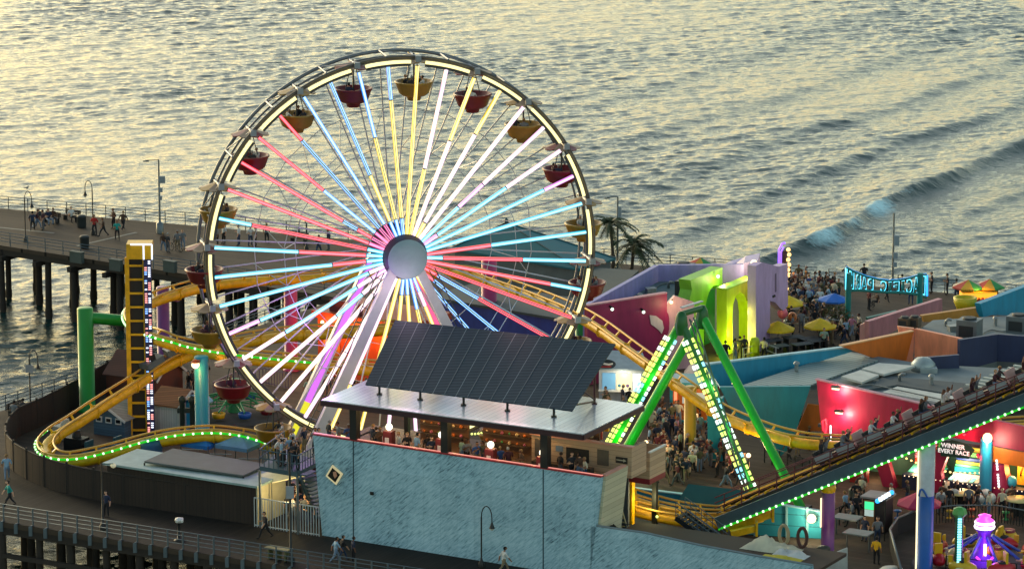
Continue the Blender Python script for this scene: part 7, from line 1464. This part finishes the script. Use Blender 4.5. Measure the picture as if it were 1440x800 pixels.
for k, (pts, l) in enumerate(((((880, 430), (905, 416), (930, 400), (950, 398)), 'thin conduit running up the lavender roof'), (((1375, 474), (1392, 464), (1412, 466), (1425, 460)), 'loose cable between the two big air conditioners'), (((1180, 556), (1215, 541), (1262, 548), (1330, 563)), 'grey pipe crossing the roof behind the crimson fascia'))):
    solo('roof_pipe', MB().tube(crom([P(x, y, (4.78, 4.68, 4.62)[k]) for x, y in pts], 6), .05, 6), mat('pipe grey', '#6f7574', .5, .3), l, 'pipe')

def bulb_string(p, q, n, m, label):
    root = empty('light_string', p, label, 'string lights'); pts = [p + (q - p) * (i / n) - Z * (.5 * math.sin(math.pi * i / n)) for i in range(n + 1)]
    part('wire', MB().tube(pts, .018, 4), black_m, root); bm_ = MB().ball((0, 0, 0), .075, 6).mesh('bulb', m)
    for x in pts[1:-1]: inst('bulb', bm_, root, x - Z * .06)
am = led('amber bulb', None)
bulb_string(Q(636, 600, 245.5), Q(700, 596, 246.5), 14, led('lime bulb', '#e0f070', 1.5), 'string of yellow green bulbs under the roof of the blue house')
bulb_string(fx(1268, 640, .3), fx(1392, 662, .3), 18, am, 'string of amber bulbs along the front of the game booths')
for k, (x, y, c, l) in enumerate(((1290, 722, '#c9a21a', 'yellow stool by the magenta parasol'), (1262, 728, '#2f6fb0', 'blue stool between the poster kiosk and the parasol'), (1366, 726, '#b0401a', 'orange stool beside the first cream topped table'), (1335, 728, '#c9a21a', 'yellow stool before the players at the race game'), (1414, 730, '#2f8f4a', 'green stool between the cream topped tables'))):
    b = P(x, y); solo('stool', MB().lathe(b, [(0, .45), (.26, .45), (.28, .52), (0, .55)], 12).cyl(b, b + Z * .45, .05, n=8).lathe(b, [(.22, 0), (.2, .04), (.05, .06)], 10), paint('stool ' + c, c), l, 'stool')
for k, (x, y, l) in enumerate(((1420, 702, 'grey litter bin against the crimson pillar'), (1200, 700, 'grey litter bin by the red pillar'))):
    b = P(x, y + 8); solo('litter_bin', MB().lathe(b, [(0, 0), (.3, 0), (.33, .9), (.36, .95), (.2, 1.1), (0, 1.12)], 12), mat('bin grey', '#5d625f', .6), l, 'bin')
for k, (x, y, z, c, l) in enumerate(((1418, 772, .2, '#d0a818', 'yellow elephant shaped seat at the right of the kiddie ride'), (1402, 796, .2, '#d0a818', 'yellow elephant shaped seat at the near right of the kiddie ride'), (1352, 800, .2, '#c9b98a', 'cream elephant shaped seat at the near left of the kiddie ride'))):
    b = P(x, y) + Z * .75; root = empty('animal_seat', b - Z * .75, l, 'ride seat', 'animal seats of the kiddie ride'); m_ = paint('seat ' + c, c, .4)
    part('body', MB().ball(b, .62, 12, sz=.85).cyl(b - Z * .75, b, .12, n=8), m_, root); part('head', MB().ball(b + Vector((-.55, -.25, .35)), .36, 10).tube([b + Vector((-.8, -.45, .3)), b + Vector((-.95, -.55, .0)), b + Vector((-1.0, -.6, -.3)), b + Vector((-1.12, -.65, -.38))], [.13, .11, .09, .07], 8), m_, root)
    for s_ in (-1, 1): part('ear', MB().lathe(b + Vector((-.4 + .1 * s_, -.3 + .38 * s_, .4)), [(0, -.03), (.26, -.02), (.26, .02), (0, .03)], 12, axis=Vector((.8, -.4 * s_, .1))), paint('ear brown', '#7a4a1a', .5), root)
    part('saddle', MB().lathe(b + Z * .42, [(.42, 0), (.4, .14), (.2, .1), (0, .06)], 12), paint('saddle maroon', '#7a1a22', .5), root)

q = Q(924, 726, 238.6); al2 = empty('yard_lamp', q, 'tiny yellow lamp on the guard rail before the dipping yellow tracks', 'lamp'); part('bulb', MB().ball(q, .09, 8), led('lime bulb', None), al2); part('bracket', MB().cyl(q, q - Z * .4, .02, n=5), dsteel, al2); lamp(q + Vector((-.3, .5, .9)), '#ffe9a0', 110, .3)
